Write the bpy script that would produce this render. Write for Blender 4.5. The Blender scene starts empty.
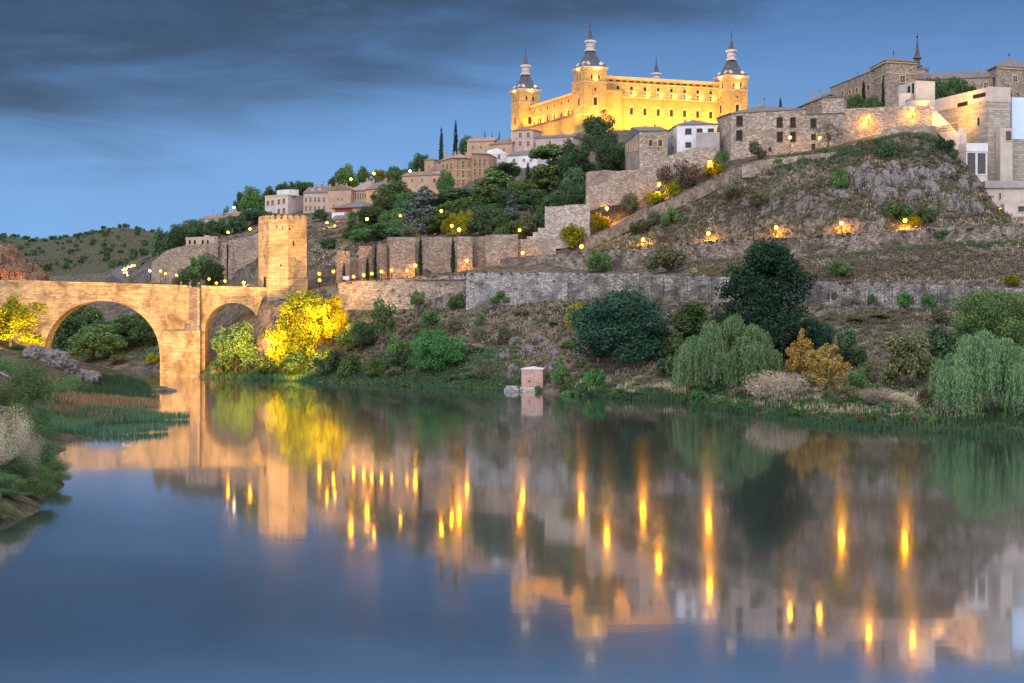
import bpy, bmesh, math, random
import numpy as np
from mathutils import Vector, noise
from mathutils.bvhtree import BVHTree
from mathutils.geometry import tessellate_polygon

# ------------------------------------------------------------------ camera, sky, sun, exposure
SC = bpy.context.scene
COL = SC.collection
R = math.radians
CAMZ, FPX, CX, HY = 20.0, 1600.0, 512.0, 310.0     # eye height, focal length in pixels, image centre column, horizon row

cam = bpy.data.objects.new('camera', bpy.data.cameras.new('camera'))
COL.objects.link(cam)
cam.location = (0, 0, CAMZ)
cam.rotation_euler = (R(90), 0, 0)
cam.data.sensor_width = 36.0
cam.data.lens = FPX / 1024 * 36.0
cam.data.shift_y = -(341.5 - HY) / 1024
cam.data.clip_start = 1.0
cam.data.clip_end = 9000
SC.camera = cam

SUN_EL, SUN_AZ = 32.0, 200.0      # degrees; azimuth clockwise from +Y (the sun stands behind the camera, a little to its left)
w = bpy.data.worlds.new("World")
SC.world = w
w.use_nodes = True
wt = w.node_tree
for n in list(wt.nodes):
    wt.nodes.remove(n)


class NT:
    """small helper round a node tree"""
    def __init__(s, t): s.t = t
    def n(s, typ, **kw):
        nd = s.t.nodes.new(typ)
        for k, v in kw.items(): setattr(nd, k, v)
        return nd
    def l(s, a, b): s.t.links.new(a, b)
    def val(s, sock, v):
        if hasattr(v, 'node'): s.l(v, sock)
        else: sock.default_value = v
    def math(s, op, a, b=0.0, c=None, clamp=False):
        nd = s.n('ShaderNodeMath', operation=op, use_clamp=clamp)
        s.val(nd.inputs[0], a); s.val(nd.inputs[1], b)
        if c is not None: s.val(nd.inputs[2], c)
        return nd.outputs[0]
    def step(s, x, lo, hi):
        nd = s.n('ShaderNodeMapRange', interpolation_type='SMOOTHSTEP')
        s.val(nd.inputs[0], x); nd.inputs[1].default_value = lo; nd.inputs[2].default_value = hi
        return nd.outputs[0]
    def mix(s, f, a, b, blend='MIX'):
        nd = s.n('ShaderNodeMix', data_type='RGBA', blend_type=blend)
        s.val(nd.inputs[0], f)
        for sock, v in ((nd.inputs[6], a), (nd.inputs[7], b)):
            if hasattr(v, 'node'): s.l(v, sock)
            else: sock.default_value = (v[0], v[1], v[2], 1)
        return nd.outputs[2]
    def ramp(s, f, stops):
        nd = s.n('ShaderNodeValToRGB')
        e = nd.color_ramp.elements
        while len(e) < len(stops): e.new(0.5)
        for i, (p, c) in enumerate(stops):
            e[i].position = p; e[i].color = (c[0], c[1], c[2], 1)
        s.val(nd.inputs[0], f)
        return nd.outputs[0]
    def noise(s, vec, scale, detail=4, rough=0.55, dist=0.0):
        nd = s.n('ShaderNodeTexNoise')
        if vec is not None: s.l(vec, nd.inputs['Vector'])
        nd.inputs['Scale'].default_value = scale; nd.inputs['Detail'].default_value = detail
        nd.inputs['Roughness'].default_value = rough; nd.inputs['Distortion'].default_value = dist
        return nd.outputs['Fac']
    def mapping(s, vec, scale=(1, 1, 1), loc=(0, 0, 0), rot=(0, 0, 0)):
        nd = s.n('ShaderNodeMapping')
        s.l(vec, nd.inputs[0]); nd.inputs['Location'].default_value = loc
        nd.inputs['Rotation'].default_value = rot; nd.inputs['Scale'].default_value = scale
        return nd.outputs[0]


W_ = NT(wt)
tc = W_.n('ShaderNodeTexCoord').outputs['Generated']
sep = W_.n('ShaderNodeSeparateXYZ'); W_.l(tc, sep.inputs[0])
dx, dy, dz = sep.outputs
sky = W_.n('ShaderNodeTexSky', sky_type='NISHITA')
sky.sun_disc = False
sky.sun_elevation = R(3.0)
sky.sun_rotation = R(SUN_AZ)
nish = W_.mix(1.0, sky.outputs[0], (0.10, 0.10, 0.10), 'MULTIPLY')
# dusk: blue air low down, a darker sheet of cloud above
base = W_.ramp(W_.math('MULTIPLY', dz, 4.0, clamp=True),
               [(0.0, (.20, .44, .80)), (0.16, (.185, .41, .77)), (0.36, (.160, .36, .71)), (0.58, (.108, .255, .55)), (0.76, (.066, .165, .39)), (0.86, (.08, .20, .44)), (1.0, (.17, .34, .64))])
cv = W_.mapping(tc, scale=(3.2, 1.0, 13.0), rot=(0, R(5), 0))
n1 = W_.noise(cv, 1.6, 6, 0.52, 0.6)
n2 = W_.noise(W_.mapping(tc, scale=(3.6, 1.0, 15.0), loc=(3.1, 0, 1.7), rot=(0, R(-7), 0)), 1.6, 6, 0.6, 0.4)
hgt = W_.math('ADD', W_.math('ADD', dz, W_.math('MULTIPLY', W_.math('SUBTRACT', n1, 0.5), 0.20)), W_.math('MULTIPLY', dx, -0.24))
dark = W_.math('MULTIPLY', W_.step(hgt, 0.120, 0.225), W_.step(dz, 0.26, 0.19))
dark = W_.math('MULTIPLY', dark, W_.math('ADD', 0.45, W_.math('MULTIPLY', n2, 0.85)), clamp=True)
front = W_.mix(W_.math('MULTIPLY', dark, 0.92), base, (.019, .039, .083))
streak = W_.math('MULTIPLY', W_.step(n2, 0.5, 0.72), W_.step(dz, 0.02, 0.10))
front = W_.mix(W_.math('MULTIPLY', streak, 0.30), front, (.15, .29, .55))
front = W_.mix(0.10, front, nish)
# overhead and behind the viewer the cloud still carries the afterglow
t = W_.step(W_.math('SUBTRACT', dz, W_.math('MULTIPLY', dy, 0.6)), -0.22, 0.75)
glow = W_.mix(t, front, (1.36, 1.28, 1.38))
bg = W_.n('ShaderNodeBackground'); W_.l(glow, bg.inputs[0]); bg.inputs[1].default_value = 1.03
wo = W_.n('ShaderNodeOutputWorld'); W_.l(bg.outputs[0], wo.inputs[0])

sun = bpy.data.objects.new('sun', bpy.data.lights.new('sun', 'SUN'))
COL.objects.link(sun)
sun.data.energy = 1.35
sun.data.angle = R(35)
sun.data.color = (1.0, 0.93, 0.90)
sa = R(SUN_AZ)
sd = Vector((math.sin(sa) * math.cos(R(SUN_EL)), math.cos(sa) * math.cos(R(SUN_EL)), math.sin(R(SUN_EL))))
sun.rotation_euler = sd.to_track_quat('Z', 'Y').to_euler()

SC.view_settings.view_transform = 'Standard'
SC.view_settings.look = 'None'
SC.view_settings.exposure = 0.18
SC.view_settings.gamma = 1.0
SC.render.engine = 'CYCLES'
SC.cycles.max_bounces = 5
SC.cycles.diffuse_bounces = 2
SC.cycles.glossy_bounces = 3
SC.cycles.transmission_bounces = 2
SC.cycles.transparent_max_bounces = 8
SC.cycles.sample_clamp_indirect = 8.0
SC.cycles.use_denoising = True
SC.cycles.use_light_tree = True

# ------------------------------------------------------------------ helpers
def P(px, py, u):
    """the point seen at image column px, row py at a depth of 2u metres"""
    return Vector(((px - CX) * u / 800.0, 2.0 * u, CAMZ + (HY - py) * u / 800.0))
def ZA(py, u): return CAMZ + (HY - py) * u / 800.0
def XA(px, u): return (px - CX) * u / 800.0

ORIG = {}
class MB:
    """collects polygons for one mesh"""
    def __init__(s): s.v = []; s.f = []
    def add(s, vs, fs):
        o = len(s.v); s.v += [tuple(v) for v in vs]; s.f += [tuple(i + o for i in f) for f in fs]; return s
    def box(s, x0, x1, y0, y1, z0, z1):
        return s.add([(x0, y0, z0), (x1, y0, z0), (x1, y1, z0), (x0, y1, z0), (x0, y0, z1), (x1, y0, z1), (x1, y1, z1), (x0, y1, z1)],
                     [(0, 3, 2, 1), (4, 5, 6, 7), (0, 1, 5, 4), (1, 2, 6, 5), (2, 3, 7, 6), (3, 0, 4, 7)])
    def obox(s, o, d, n, a0, a1, b0, b1, z0, z1):
        """box along the horizontal unit vectors d and n from the point o"""
        p = [o + d * a + n * b for a, b in ((a0, b0), (a1, b0), (a1, b1), (a0, b1))]
        vs = [(q.x, q.y, z0) for q in p] + [(q.x, q.y, z1) for q in p]
        return s.add(vs, [(0, 3, 2, 1), (4, 5, 6, 7), (0, 1, 5, 4), (1, 2, 6, 5), (2, 3, 7, 6), (3, 0, 4, 7)])
    def prism(s, pts, z0, z1, cap=True):
        n = len(pts)
        zt = z1 if isinstance(z1, (list, tuple)) else [z1] * n
        vs = [(p[0], p[1], z0) for p in pts] + [(p[0], p[1], zt[i]) for i, p in enumerate(pts)]
        fs = [(i, (i + 1) % n, n + (i + 1) % n, n + i) for i in range(n)]
        if cap: fs += [tuple(range(n - 1, -1, -1)), tuple(range(n, 2 * n))]
        return s.add(vs, fs)
    def tube(s, pts, rads, k=7, cap=True):
        o = len(s.v); m = len(pts)
        for i, p in enumerate(pts):
            p = Vector(p)
            t = (Vector(pts[min(i + 1, m - 1)]) - Vector(pts[max(i - 1, 0)])).normalized()
            a = t.orthogonal().normalized() if abs(t.z) < .95 else Vector((1, 0, 0)).cross(t).normalized()
            b = t.cross(a)
            for j in range(k):
                q = 2 * math.pi * j / k
                s.v.append(tuple(p + (a * math.cos(q) + b * math.sin(q)) * rads[i]))
        for i in range(m - 1):
            for j in range(k):
                s.f.append((o + i * k + j, o + i * k + (j + 1) % k, o + (i + 1) * k + (j + 1) % k, o + (i + 1) * k + j))
        if cap:
            s.f.append(tuple(o + j for j in range(k - 1, -1, -1))); s.f.append(tuple(o + (m - 1) * k + j for j in range(k)))
        return s
    def lathe(s, c, prof, k=8, rot=0.0, sx=1.0):
        o = len(s.v)
        for r, z in prof:
            for j in range(k):
                q = rot + 2 * math.pi * j / k
                s.v.append((c[0] + r * math.cos(q), c[1] + r * math.sin(q), c[2] + z))
        m = len(prof)
        for i in range(m - 1):
            for j in range(k):
                s.f.append((o + i * k + j, o + i * k + (j + 1) % k, o + (i + 1) * k + (j + 1) % k, o + (i + 1) * k + j))
        s.f.append(tuple(o + j for j in range(k - 1, -1, -1))); s.f.append(tuple(o + (m - 1) * k + j for j in range(k)))
        return s
    def mesh(s, name, mat, off=(0, 0, 0), smooth=False):
        me = bpy.data.meshes.new(name)
        ox, oy, oz = off
        me.from_pydata([(a - ox, b - oy, c - oz) for a, b, c in s.v], [], s.f)
        if mat: me.materials.append(mat)
        if smooth: me.polygons.foreach_set('use_smooth', [True] * len(me.polygons))
        me.update()
        return me

def link(name, data, parent=None, loc=(0, 0, 0)):
    o = bpy.data.objects.new(name, data); COL.objects.link(o)
    if parent is not None: o.parent = parent
    o.location = loc
    return o
def tag(o, label, cat, group=None, kind=None):
    if label: o['label'] = label
    if cat: o['category'] = cat
    if group: o['group'] = group
    if kind: o['kind'] = kind
    return o
def thing(name, label, cat, loc, group=None):
    """an Empty at the thing's base that parents its parts"""
    o = link(name, None, None, loc); ORIG[o] = tuple(loc)
    o.empty_display_size = 0.5
    return tag(o, label, cat, group)
def part(name, mb, mat, parent, label=None, smooth=False):
    off = ORIG[parent]
    o = link(name, mb.mesh(name, mat, off, smooth), parent)
    ORIG[o] = off
    if label: o['label'] = label
    return o
def solo(name, mb, mat, label, cat, loc, group=None, smooth=False):
    o = link(name, mb.mesh(name, mat, loc, smooth), None, loc); ORIG[o] = tuple(loc)
    return tag(o, label, cat, group)
def struct(name, mb, mat, smooth=False):
    o = link(name, mb.mesh(name, mat, (0, 0, 0), smooth)); o['kind'] = 'structure'
    return o
def copy_tree(o, parent=None):
    c = o.copy(); COL.objects.link(c); c.parent = parent
    for ch in o.children: copy_tree(ch, c)
    return c

# ------------------------------------------------------------------ materials
def new_mat(name):
    m = bpy.data.materials.new(name); m.use_nodes = True
    t = NT(m.node_tree)
    b = m.node_tree.nodes['Principled BSDF']
    return m, t, b
def objc(t): return t.n('ShaderNodeTexCoord').outputs['Object']
def bump(t, b, h, strength=0.5, dist=0.1):
    nd = t.n('ShaderNodeBump'); nd.inputs['Strength'].default_value = strength; nd.inputs['Distance'].default_value = dist
    t.l(h, nd.inputs['Height']); t.l(nd.outputs[0], b.inputs['Normal'])
def plain(name, c, rough=0.7, metal=0.0, emit=None, estr=0.0, vary=0.25):
    m, t, b = new_mat(name)
    v = t.noise(objc(t), 0.9, 5, 0.65)
    c2 = tuple(x * (1 - vary) for x in c); c3 = tuple(min(1, x * (1 + vary)) for x in c)
    t.l(t.mix(t.step(v, .3, .7), c2, c3), b.inputs['Base Color'])
    b.inputs['Roughness'].default_value = rough; b.inputs['Metallic'].default_value = metal
    if emit:
        b.inputs['Emission Color'].default_value = (*emit, 1); b.inputs['Emission Strength'].default_value = estr
    return m
def masonry(name, c1, c2, c3, size=0.9, mortar=(.2, .18, .16), stain=0.45, rubble=True, course=0.6):
    """stone wall: irregular rubble or coursed blocks, with broad stains and pale and dark single stones"""
    m, t, b = new_mat(name)
    oc = objc(t)
    d = t.n('ShaderNodeVectorMath', operation='ADD'); t.l(oc, d.inputs[0])
    nz = t.n('ShaderNodeTexNoise'); t.l(oc, nz.inputs['Vector']); nz.inputs['Scale'].default_value = 1.3
    sc = t.n('ShaderNodeVectorMath', operation='SCALE'); t.l(nz.outputs['Color'], sc.inputs[0]); sc.inputs['Scale'].default_value = 0.5 if rubble else 0.12
    t.l(sc.outputs[0], d.inputs[1])
    if rubble:
        vv = t.mapping(d.outputs[0], scale=(1.1 / size, 1.1 / size, 2.3 / size))
        vo = t.n('ShaderNodeTexVoronoi'); t.l(vv, vo.inputs['Vector']); vo.inputs['Scale'].default_value = 1
        ve = t.n('ShaderNodeTexVoronoi', feature='DISTANCE_TO_EDGE'); t.l(vv, ve.inputs['Vector']); ve.inputs['Scale'].default_value = 1
        cell = t.n('ShaderNodeSeparateColor'); t.l(vo.outputs['Color'], cell.inputs[0])
        rnd = cell.outputs[0]
        edge = t.math('MULTIPLY_ADD', t.step(ve.outputs['Distance'], 0.0, 0.12), .75, .25)
        rnd = t.math('MULTIPLY_ADD', rnd, .85, t.math('MULTIPLY_ADD', t.noise(oc, .9, 5, .7), .5, -.16))
    else:
        s3 = t.n('ShaderNodeSeparateXYZ'); t.l(d.outputs[0], s3.inputs[0])
        cb = t.n('ShaderNodeCombineXYZ'); t.l(t.math('ADD', s3.outputs[0], t.math('MULTIPLY', s3.outputs[1], 0.83)), cb.inputs[0]); t.l(s3.outputs[2], cb.inputs[1])
        br = t.n('ShaderNodeTexBrick'); t.l(cb.outputs[0], br.inputs['Vector'])
        br.inputs['Scale'].default_value = 1; br.inputs['Brick Width'].default_value = size * 1.9; br.inputs['Row Height'].default_value = course
        br.inputs['Mortar Size'].default_value = course * 0.07; br.inputs['Mortar Smooth'].default_value = 0.6
        br.inputs['Color1'].default_value = (0, 0, 0, 1); br.inputs['Color2'].default_value = (1, 1, 1, 1); br.inputs['Mortar'].default_value = (.5, .5, .5, 1)
        rnd = br.outputs['Color']
        edge = t.math('SUBTRACT', 1.0, t.math('MULTIPLY', br.outputs['Fac'], .8))
        rnd = t.math('MULTIPLY_ADD', rnd, .6, t.math('MULTIPLY_ADD', t.noise(oc, 1.1, 5, .7), .9, -.25))
    col = t.ramp(rnd, [(0.0, c1), (0.42, c2), (0.8, c3), (1.0, tuple(min(.8, x * 1.12) for x in c3))])
    big = t.noise(oc, 0.16, 6, 0.65, 0.6)
    col = t.mix(t.math('MULTIPLY', t.step(big, .42, .68), stain), col, tuple(x * .42 for x in c1))
    vst = t.noise(t.mapping(oc, scale=(0.9, 0.9, 0.12)), 1.0, 5, 0.7)
    col = t.mix(t.math('MULTIPLY', t.step(vst, .52, .75), stain * .8), col, tuple(x * .5 for x in c2))
    col = t.mix(edge, mortar, col)
    t.l(col, b.inputs['Base Color'])
    b.inputs['Roughness'].default_value = 0.9; b.inputs['Specular IOR Level'].default_value = 0.15
    fine = t.noise(oc, 3.0, 5, 0.7)
    bump(t, b, t.math('ADD', t.math('MULTIPLY', edge, 0.6), t.math('ADD', t.math('MULTIPLY', rnd, 0.35), t.math('MULTIPLY', fine, .5))), 0.8, 0.22)
    return m
def render_wall(name, c, stain=0.35, rough=0.9):
    """plastered wall with streaks and patches"""
    m, t, b = new_mat(name)
    oc = objc(t)
    a = t.noise(oc, 0.35, 6, 0.65, 0.4); s_ = t.noise(t.mapping(oc, scale=(1.6, 1.6, 0.15)), 1.0, 5, 0.7)
    col = t.mix(t.step(a, .35, .7), c, tuple(x * .78 for x in c))
    col = t.mix(t.math('MULTIPLY', t.step(s_, .5, .75), stain), col, tuple(x * .5 for x in c))
    t.l(col, b.inputs['Base Color']); b.inputs['Roughness'].default_value = rough
    b.inputs['Specular IOR Level'].default_value = 0.2
    bump(t, b, t.noise(oc, 4, 4), 0.3, 0.05)
    return m
def roof_mat(name, c1, c2):
    m, t, b = new_mat(name)
    oc = objc(t)
    s3 = t.n('ShaderNodeSeparateXYZ'); t.l(oc, s3.inputs[0])
    wv = t.math('SINE', t.math('MULTIPLY', t.math('ADD', s3.outputs[0], t.math('MULTIPLY', s3.outputs[1], .35)), 14.0))
    a = t.noise(oc, 0.5, 6, 0.7, .5); k = t.noise(oc, 2.6, 3, 0.7)
    col = t.mix(t.step(a, .35, .66), c1, c2)
    col = t.mix(t.math('MULTIPLY', t.step(k, .45, .7), .5), col, tuple(x * .45 for x in c1))
    t.l(col, b.inputs['Base Color']); b.inputs['Roughness'].default_value = 0.85
    bump(t, b, t.math('ADD', wv, k), 0.5, 0.08)
    return m
def leaf_mat(name, c, c_alt=None, trans=0.25, spread=0.5, clump=0.6):
    """foliage: every leaf its own tint, clumps of older and younger growth"""
    m = bpy.data.materials.new(name); m.use_nodes = True
    t = NT(m.node_tree); m.node_tree.nodes.clear()
    g = t.n('ShaderNodeNewGeometry')
    oi = t.n('ShaderNodeObjectInfo')
    oc = objc(t)
    rnd = g.outputs['Random Per Island']
    lo = tuple(x * (1 - spread) for x in c); hi = tuple(x * (1 + spread) for x in c)
    col = t.mix(rnd, lo, hi)
    alt = c_alt or (c[0] * 1.9, c[1] * 1.5, c[2] * 1.0)
    cl = t.noise(oc, clump, 3, 0.6)
    col = t.mix(t.math('MULTIPLY', t.step(cl, .45, .68), .7), col, alt)
    hs = t.n('ShaderNodeHueSaturation'); t.l(col, hs.inputs['Color'])
    t.l(t.math('ADD', 0.485, t.math('MULTIPLY', oi.outputs['Random'], 0.03)), hs.inputs['Hue'])
    t.l(t.math('ADD', 0.75, t.math('MULTIPLY', oi.outputs['Random'], 0.8)), hs.inputs['Value'])
    df = t.n('ShaderNodeBsdfDiffuse'); t.l(hs.outputs[0], df.inputs[0])
    tr = t.n('ShaderNodeBsdfTranslucent'); t.l(hs.outputs[0], tr.inputs[0])
    mx = t.n('ShaderNodeMixShader'); mx.inputs[0].default_value = trans
    t.l(df.outputs[0], mx.inputs[1]); t.l(tr.outputs[0], mx.inputs[2])
    out = t.n('ShaderNodeOutputMaterial'); t.l(mx.outputs[0], out.inputs[0])
    return m

M = {}
M['bridge'] = masonry('bridge_stone', (.29, .215, .115), (.45, .345, .195), (.57, .455, .28), 1.0, (.18, .13, .075), .85, False, .55)
M['bridge_dark'] = masonry('bridge_rubble', (.17, .13, .11), (.27, .21, .17), (.36, .3, .24), 0.8, (.12, .1, .08), .5)
M['tower'] = masonry('tower_stone', (.30, .22, .12), (.46, .35, .20), (.58, .46, .29), 1.0, (.16, .115, .065), .7, False, .5)
M['city'] = masonry('city_wall_stone', (.20, .158, .125), (.335, .27, .215), (.46, .385, .32), .85, (.14, .11, .09), .55)
M['grey'] = masonry('grey_stone', (.18, .175, .175), (.30, .295, .295), (.44, .435, .435), .9, (.13, .125, .125), .85)
M['rubble_dark'] = masonry('dark_brown_rubble', (.14, .115, .098), (.25, .21, .18), (.37, .325, .285), .9, (.09, .075, .07), .9)
M['grey_dark'] = masonry('dark_grey_stone', (.15, .14, .135), (.25, .24, .235), (.38, .37, .36), .95, (.10, .095, .1), .95)
M['rubble'] = masonry('rubble_stone', (.215, .175, .145), (.345, .29, .24), (.47, .41, .35), .85, (.15, .12, .10), .55)
M['pale'] = masonry('pale_stone', (.26, .235, .21), (.41, .375, .34), (.56, .52, .48), 1.0, (.2, .18, .155), .4)
M['house_stone'] = masonry('house_stone', (.22, .18, .145), (.36, .305, .25), (.52, .46, .4), 0.95, (.22, .18, .145), .4)
M['ashlar'] = masonry('museum_stone', (.25, .225, .20), (.37, .335, .30), (.48, .44, .40), 1.0, (.18, .16, .14), .2, False, .75)
M['convent'] = masonry('convent_stone', (.17, .14, .115), (.30, .25, .205), (.42, .36, .31), 0.95, (.22, .18, .15), .3)
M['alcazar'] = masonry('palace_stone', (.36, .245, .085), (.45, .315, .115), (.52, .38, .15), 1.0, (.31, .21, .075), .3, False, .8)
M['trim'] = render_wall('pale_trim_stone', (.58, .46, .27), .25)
M['slate'] = roof_mat('slate', (.055, .06, .08), (.10, .11, .14))
M['lead'] = render_wall('pale_lead_dormer', (.55, .53, .52), .3)
M['tile'] = roof_mat('clay_tile_roof', (.17, .12, .10), (.25, .18, .15))
M['tile_grey'] = roof_mat('weathered_tile_roof', (.11, .10, .105), (.19, .17, .165))
M['tile_pink'] = roof_mat('pinkish_tile_roof', (.25, .18, .155), (.34, .25, .22))
M['white'] = render_wall('white_plaster', (.66, .68, .72), .2)
M['offwhite'] = render_wall('off_white_plaster', (.55, .50, .50), .3)
M['pinkw'] = render_wall('pale_pink_plaster', (.47, .37, .36), .3)
M['tan'] = render_wall('tan_plaster', (.46, .33, .245), .3)
M['orangew'] = render_wall('orange_plaster', (.55, .33, .21), .3)
M['brick'] = render_wall('brick_facade', (.42, .27, .19), .4)
M['redw'] = render_wall('red_painted_wood', (.28, .07, .05), .3)
M['concrete'] = render_wall('pale_concrete', (.50, .455, .42), .3)
M['cream'] = render_wall('cream_concrete', (.60, .52, .46), .15)
M['grey_render'] = render_wall('grey_render', (.34, .33, .34), .3)
M['hut'] = masonry('hut_pink_stone', (.36, .23, .20), (.45, .30, .26), (.52, .37, .33), .6, (.4, .28, .25), .25)
M['glass'] = plain('window_glass', (.02, .024, .03), .15, vary=.3)
M['wood'] = plain('dark_wood', (.07, .05, .035), .8)
M['iron'] = plain('dark_iron', (.03, .03, .032), .5, .6)
M['rail'] = plain('grey_iron_rail', (.16, .15, .15), .6, .3)
M['paving'] = render_wall('grey_paving', (.30, .28, .28), .4)
M['road'] = plain('asphalt', (.075, .072, .072), .9)
M['kerbpaint'] = plain('white_paint', (.7, .7, .7), .6)
M['redpaint'] = plain('red_paint', (.45, .06, .05), .6)
M['void'] = plain('dark_interior', (.012, .011, .010), .9)
M['panel'] = plain('sky_tinted_panel', (.50, .66, .88), .45, vary=.04)  # blue of the reflected sky is put into this panel's base colour
M['louvre'] = plain('dark_louvre', (.06, .055, .055), .5)
M['bark'] = render_wall('bark', (.085, .065, .05), .5)
M['bark_grey'] = render_wall('pale_bark', (.15, .13, .115), .5)
M['sodium'] = plain('sodium_lamp_glass', (.9, .6, .3), .3, emit=(1.0, .35, .003), estr=95.0)
M['sodium_dim'] = plain('dim_sodium_lamp_glass', (.9, .6, .3), .3, emit=(1.0, .35, .003), estr=45.0)
M['sodium_down'] = plain('sodium_lamp_bottom_glass', (.9, .6, .3), .3, emit=(1.0, .35, .003), estr=3000.0)
M['sodium_dim_down'] = plain('dim_sodium_lamp_bottom_glass', (.9, .6, .3), .3, emit=(1.0, .35, .003), estr=1500.0)
M['white_lamp'] = plain('white_lamp_glass', (.9, .9, .9), .3, emit=(1.0, .60, .24), estr=38.0)
M['headlight'] = plain('car_headlight_glass', (.9, .9, .9), .2, emit=(1.0, .45, .02), estr=60.0)
M['taillight'] = plain('car_taillight_glass', (.5, .02, .02), .2, emit=(1.0, .05, .02), estr=20.0)
M['green_lamp'] = plain('green_signal_glass', (.1, .8, .5), .3, emit=(.1, 1.0, .55), estr=70.0)
M['car_a'] = plain('silver_car_paint', (.42, .43, .45), .3, .4)
M['car_b'] = plain('dark_car_paint', (.05, .055, .08), .3, .4)
M['tyre'] = plain('rubber', (.02, .02, .02), .9)

def ground_mat(name, grass, soil, rock, rocky=0.5, green=(.055, .075, .03), stripes=0.0):
    """hillside: dry grass, bare soil, rock where it is steep, green patches"""
    m, t, b = new_mat(name)
    oc = objc(t)
    g = t.n('ShaderNodeNewGeometry')
    s3 = t.n('ShaderNodeSeparateXYZ'); t.l(g.outputs['True Normal'], s3.inputs[0])
    n_a = t.noise(oc, 0.085, 7, 0.68, 0.8); n_b = t.noise(oc, 0.5, 6, 0.72, 0.5); n_c = t.noise(oc, 2.2, 4, 0.7)
    n_d = t.noise(t.mapping(oc, loc=(40, 7, 3)), 0.13, 6, 0.7, 0.5)
    col = t.mix(t.step(n_b, .43, .57), grass, soil)
    col = t.mix(t.math('MULTIPLY', t.step(n_d, .5, .62), .85), col, green)
    steep = t.math('ADD', t.math('SUBTRACT', 1.0, s3.outputs[2]), t.math('MULTIPLY', t.math('SUBTRACT', n_a, .5), 1.3))
    vo = t.n('ShaderNodeTexVoronoi', feature='DISTANCE_TO_EDGE'); t.l(t.mapping(oc, scale=(.42, .42, .22)), vo.inputs['Vector']); vo.inputs['Scale'].default_value = 1
    crack = t.step(t.noise(t.mapping(oc, scale=(.9, .9, .28)), 1.0, 6, .75, 1.2), .40, .50)
    rk = t.mix(t.step(n_c, .3, .7), tuple(x * .7 for x in rock), tuple(x * 1.3 for x in rock))
    rk = t.mix(crack, tuple(x * .38 for x in rock), rk)
    col = t.mix(t.step(steep, 1.02 - rocky, 1.22 - rocky), col, rk)
    col = t.mix(t.math('MULTIPLY', t.step(n_c, .50, .72), .55), col, tuple(x * .35 for x in soil))
    spk = t.noise(oc, 1.1, 3, 0.8)
    col = t.mix(t.math('MULTIPLY', t.step(spk, .56, .66), .5), col, tuple(min(.6, x * 1.7) for x in grass))
    t.l(col, b.inputs['Base Color']); b.inputs['Roughness'].default_value = 0.95; b.inputs['Specular IOR Level'].default_value = 0.1
    bump(t, b, t.math('ADD', t.math('MULTIPLY', n_b, 1.4), t.math('ADD', n_c, t.math('MULTIPLY', crack, .5))), 1.0, 0.5)
    return m
M['hill'] = ground_mat('dry_hillside', (.215, .19, .15), (.085, .075, .066), (.22, .205, .20), 0.46, (.055, .07, .035))
M['bank'] = ground_mat('bank_soil', (.14, .13, .07), (.085, .07, .05), (.22, .20, .20), 0.35, (.045, .075, .03))
M['farhill'] = ground_mat('far_dry_hills', (.105, .108, .066), (.08, .072, .052), (.15, .13, .12), 0.15, (.07, .085, .05))
M['rock'] = ground_mat('grey_rock', (.22, .205, .195), (.14, .13, .125), (.245, .23, .225), 0.8, (.10, .11, .06))
M['redrock'] = ground_mat('reddish_rock', (.24, .15, .10), (.14, .09, .07), (.27, .17, .12), 0.8, (.07, .07, .03))
M['sand'] = ground_mat('sandy_path', (.31, .255, .205), (.22, .18, .145), (.3, .25, .21), 0.0, (.20, .185, .12))

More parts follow.
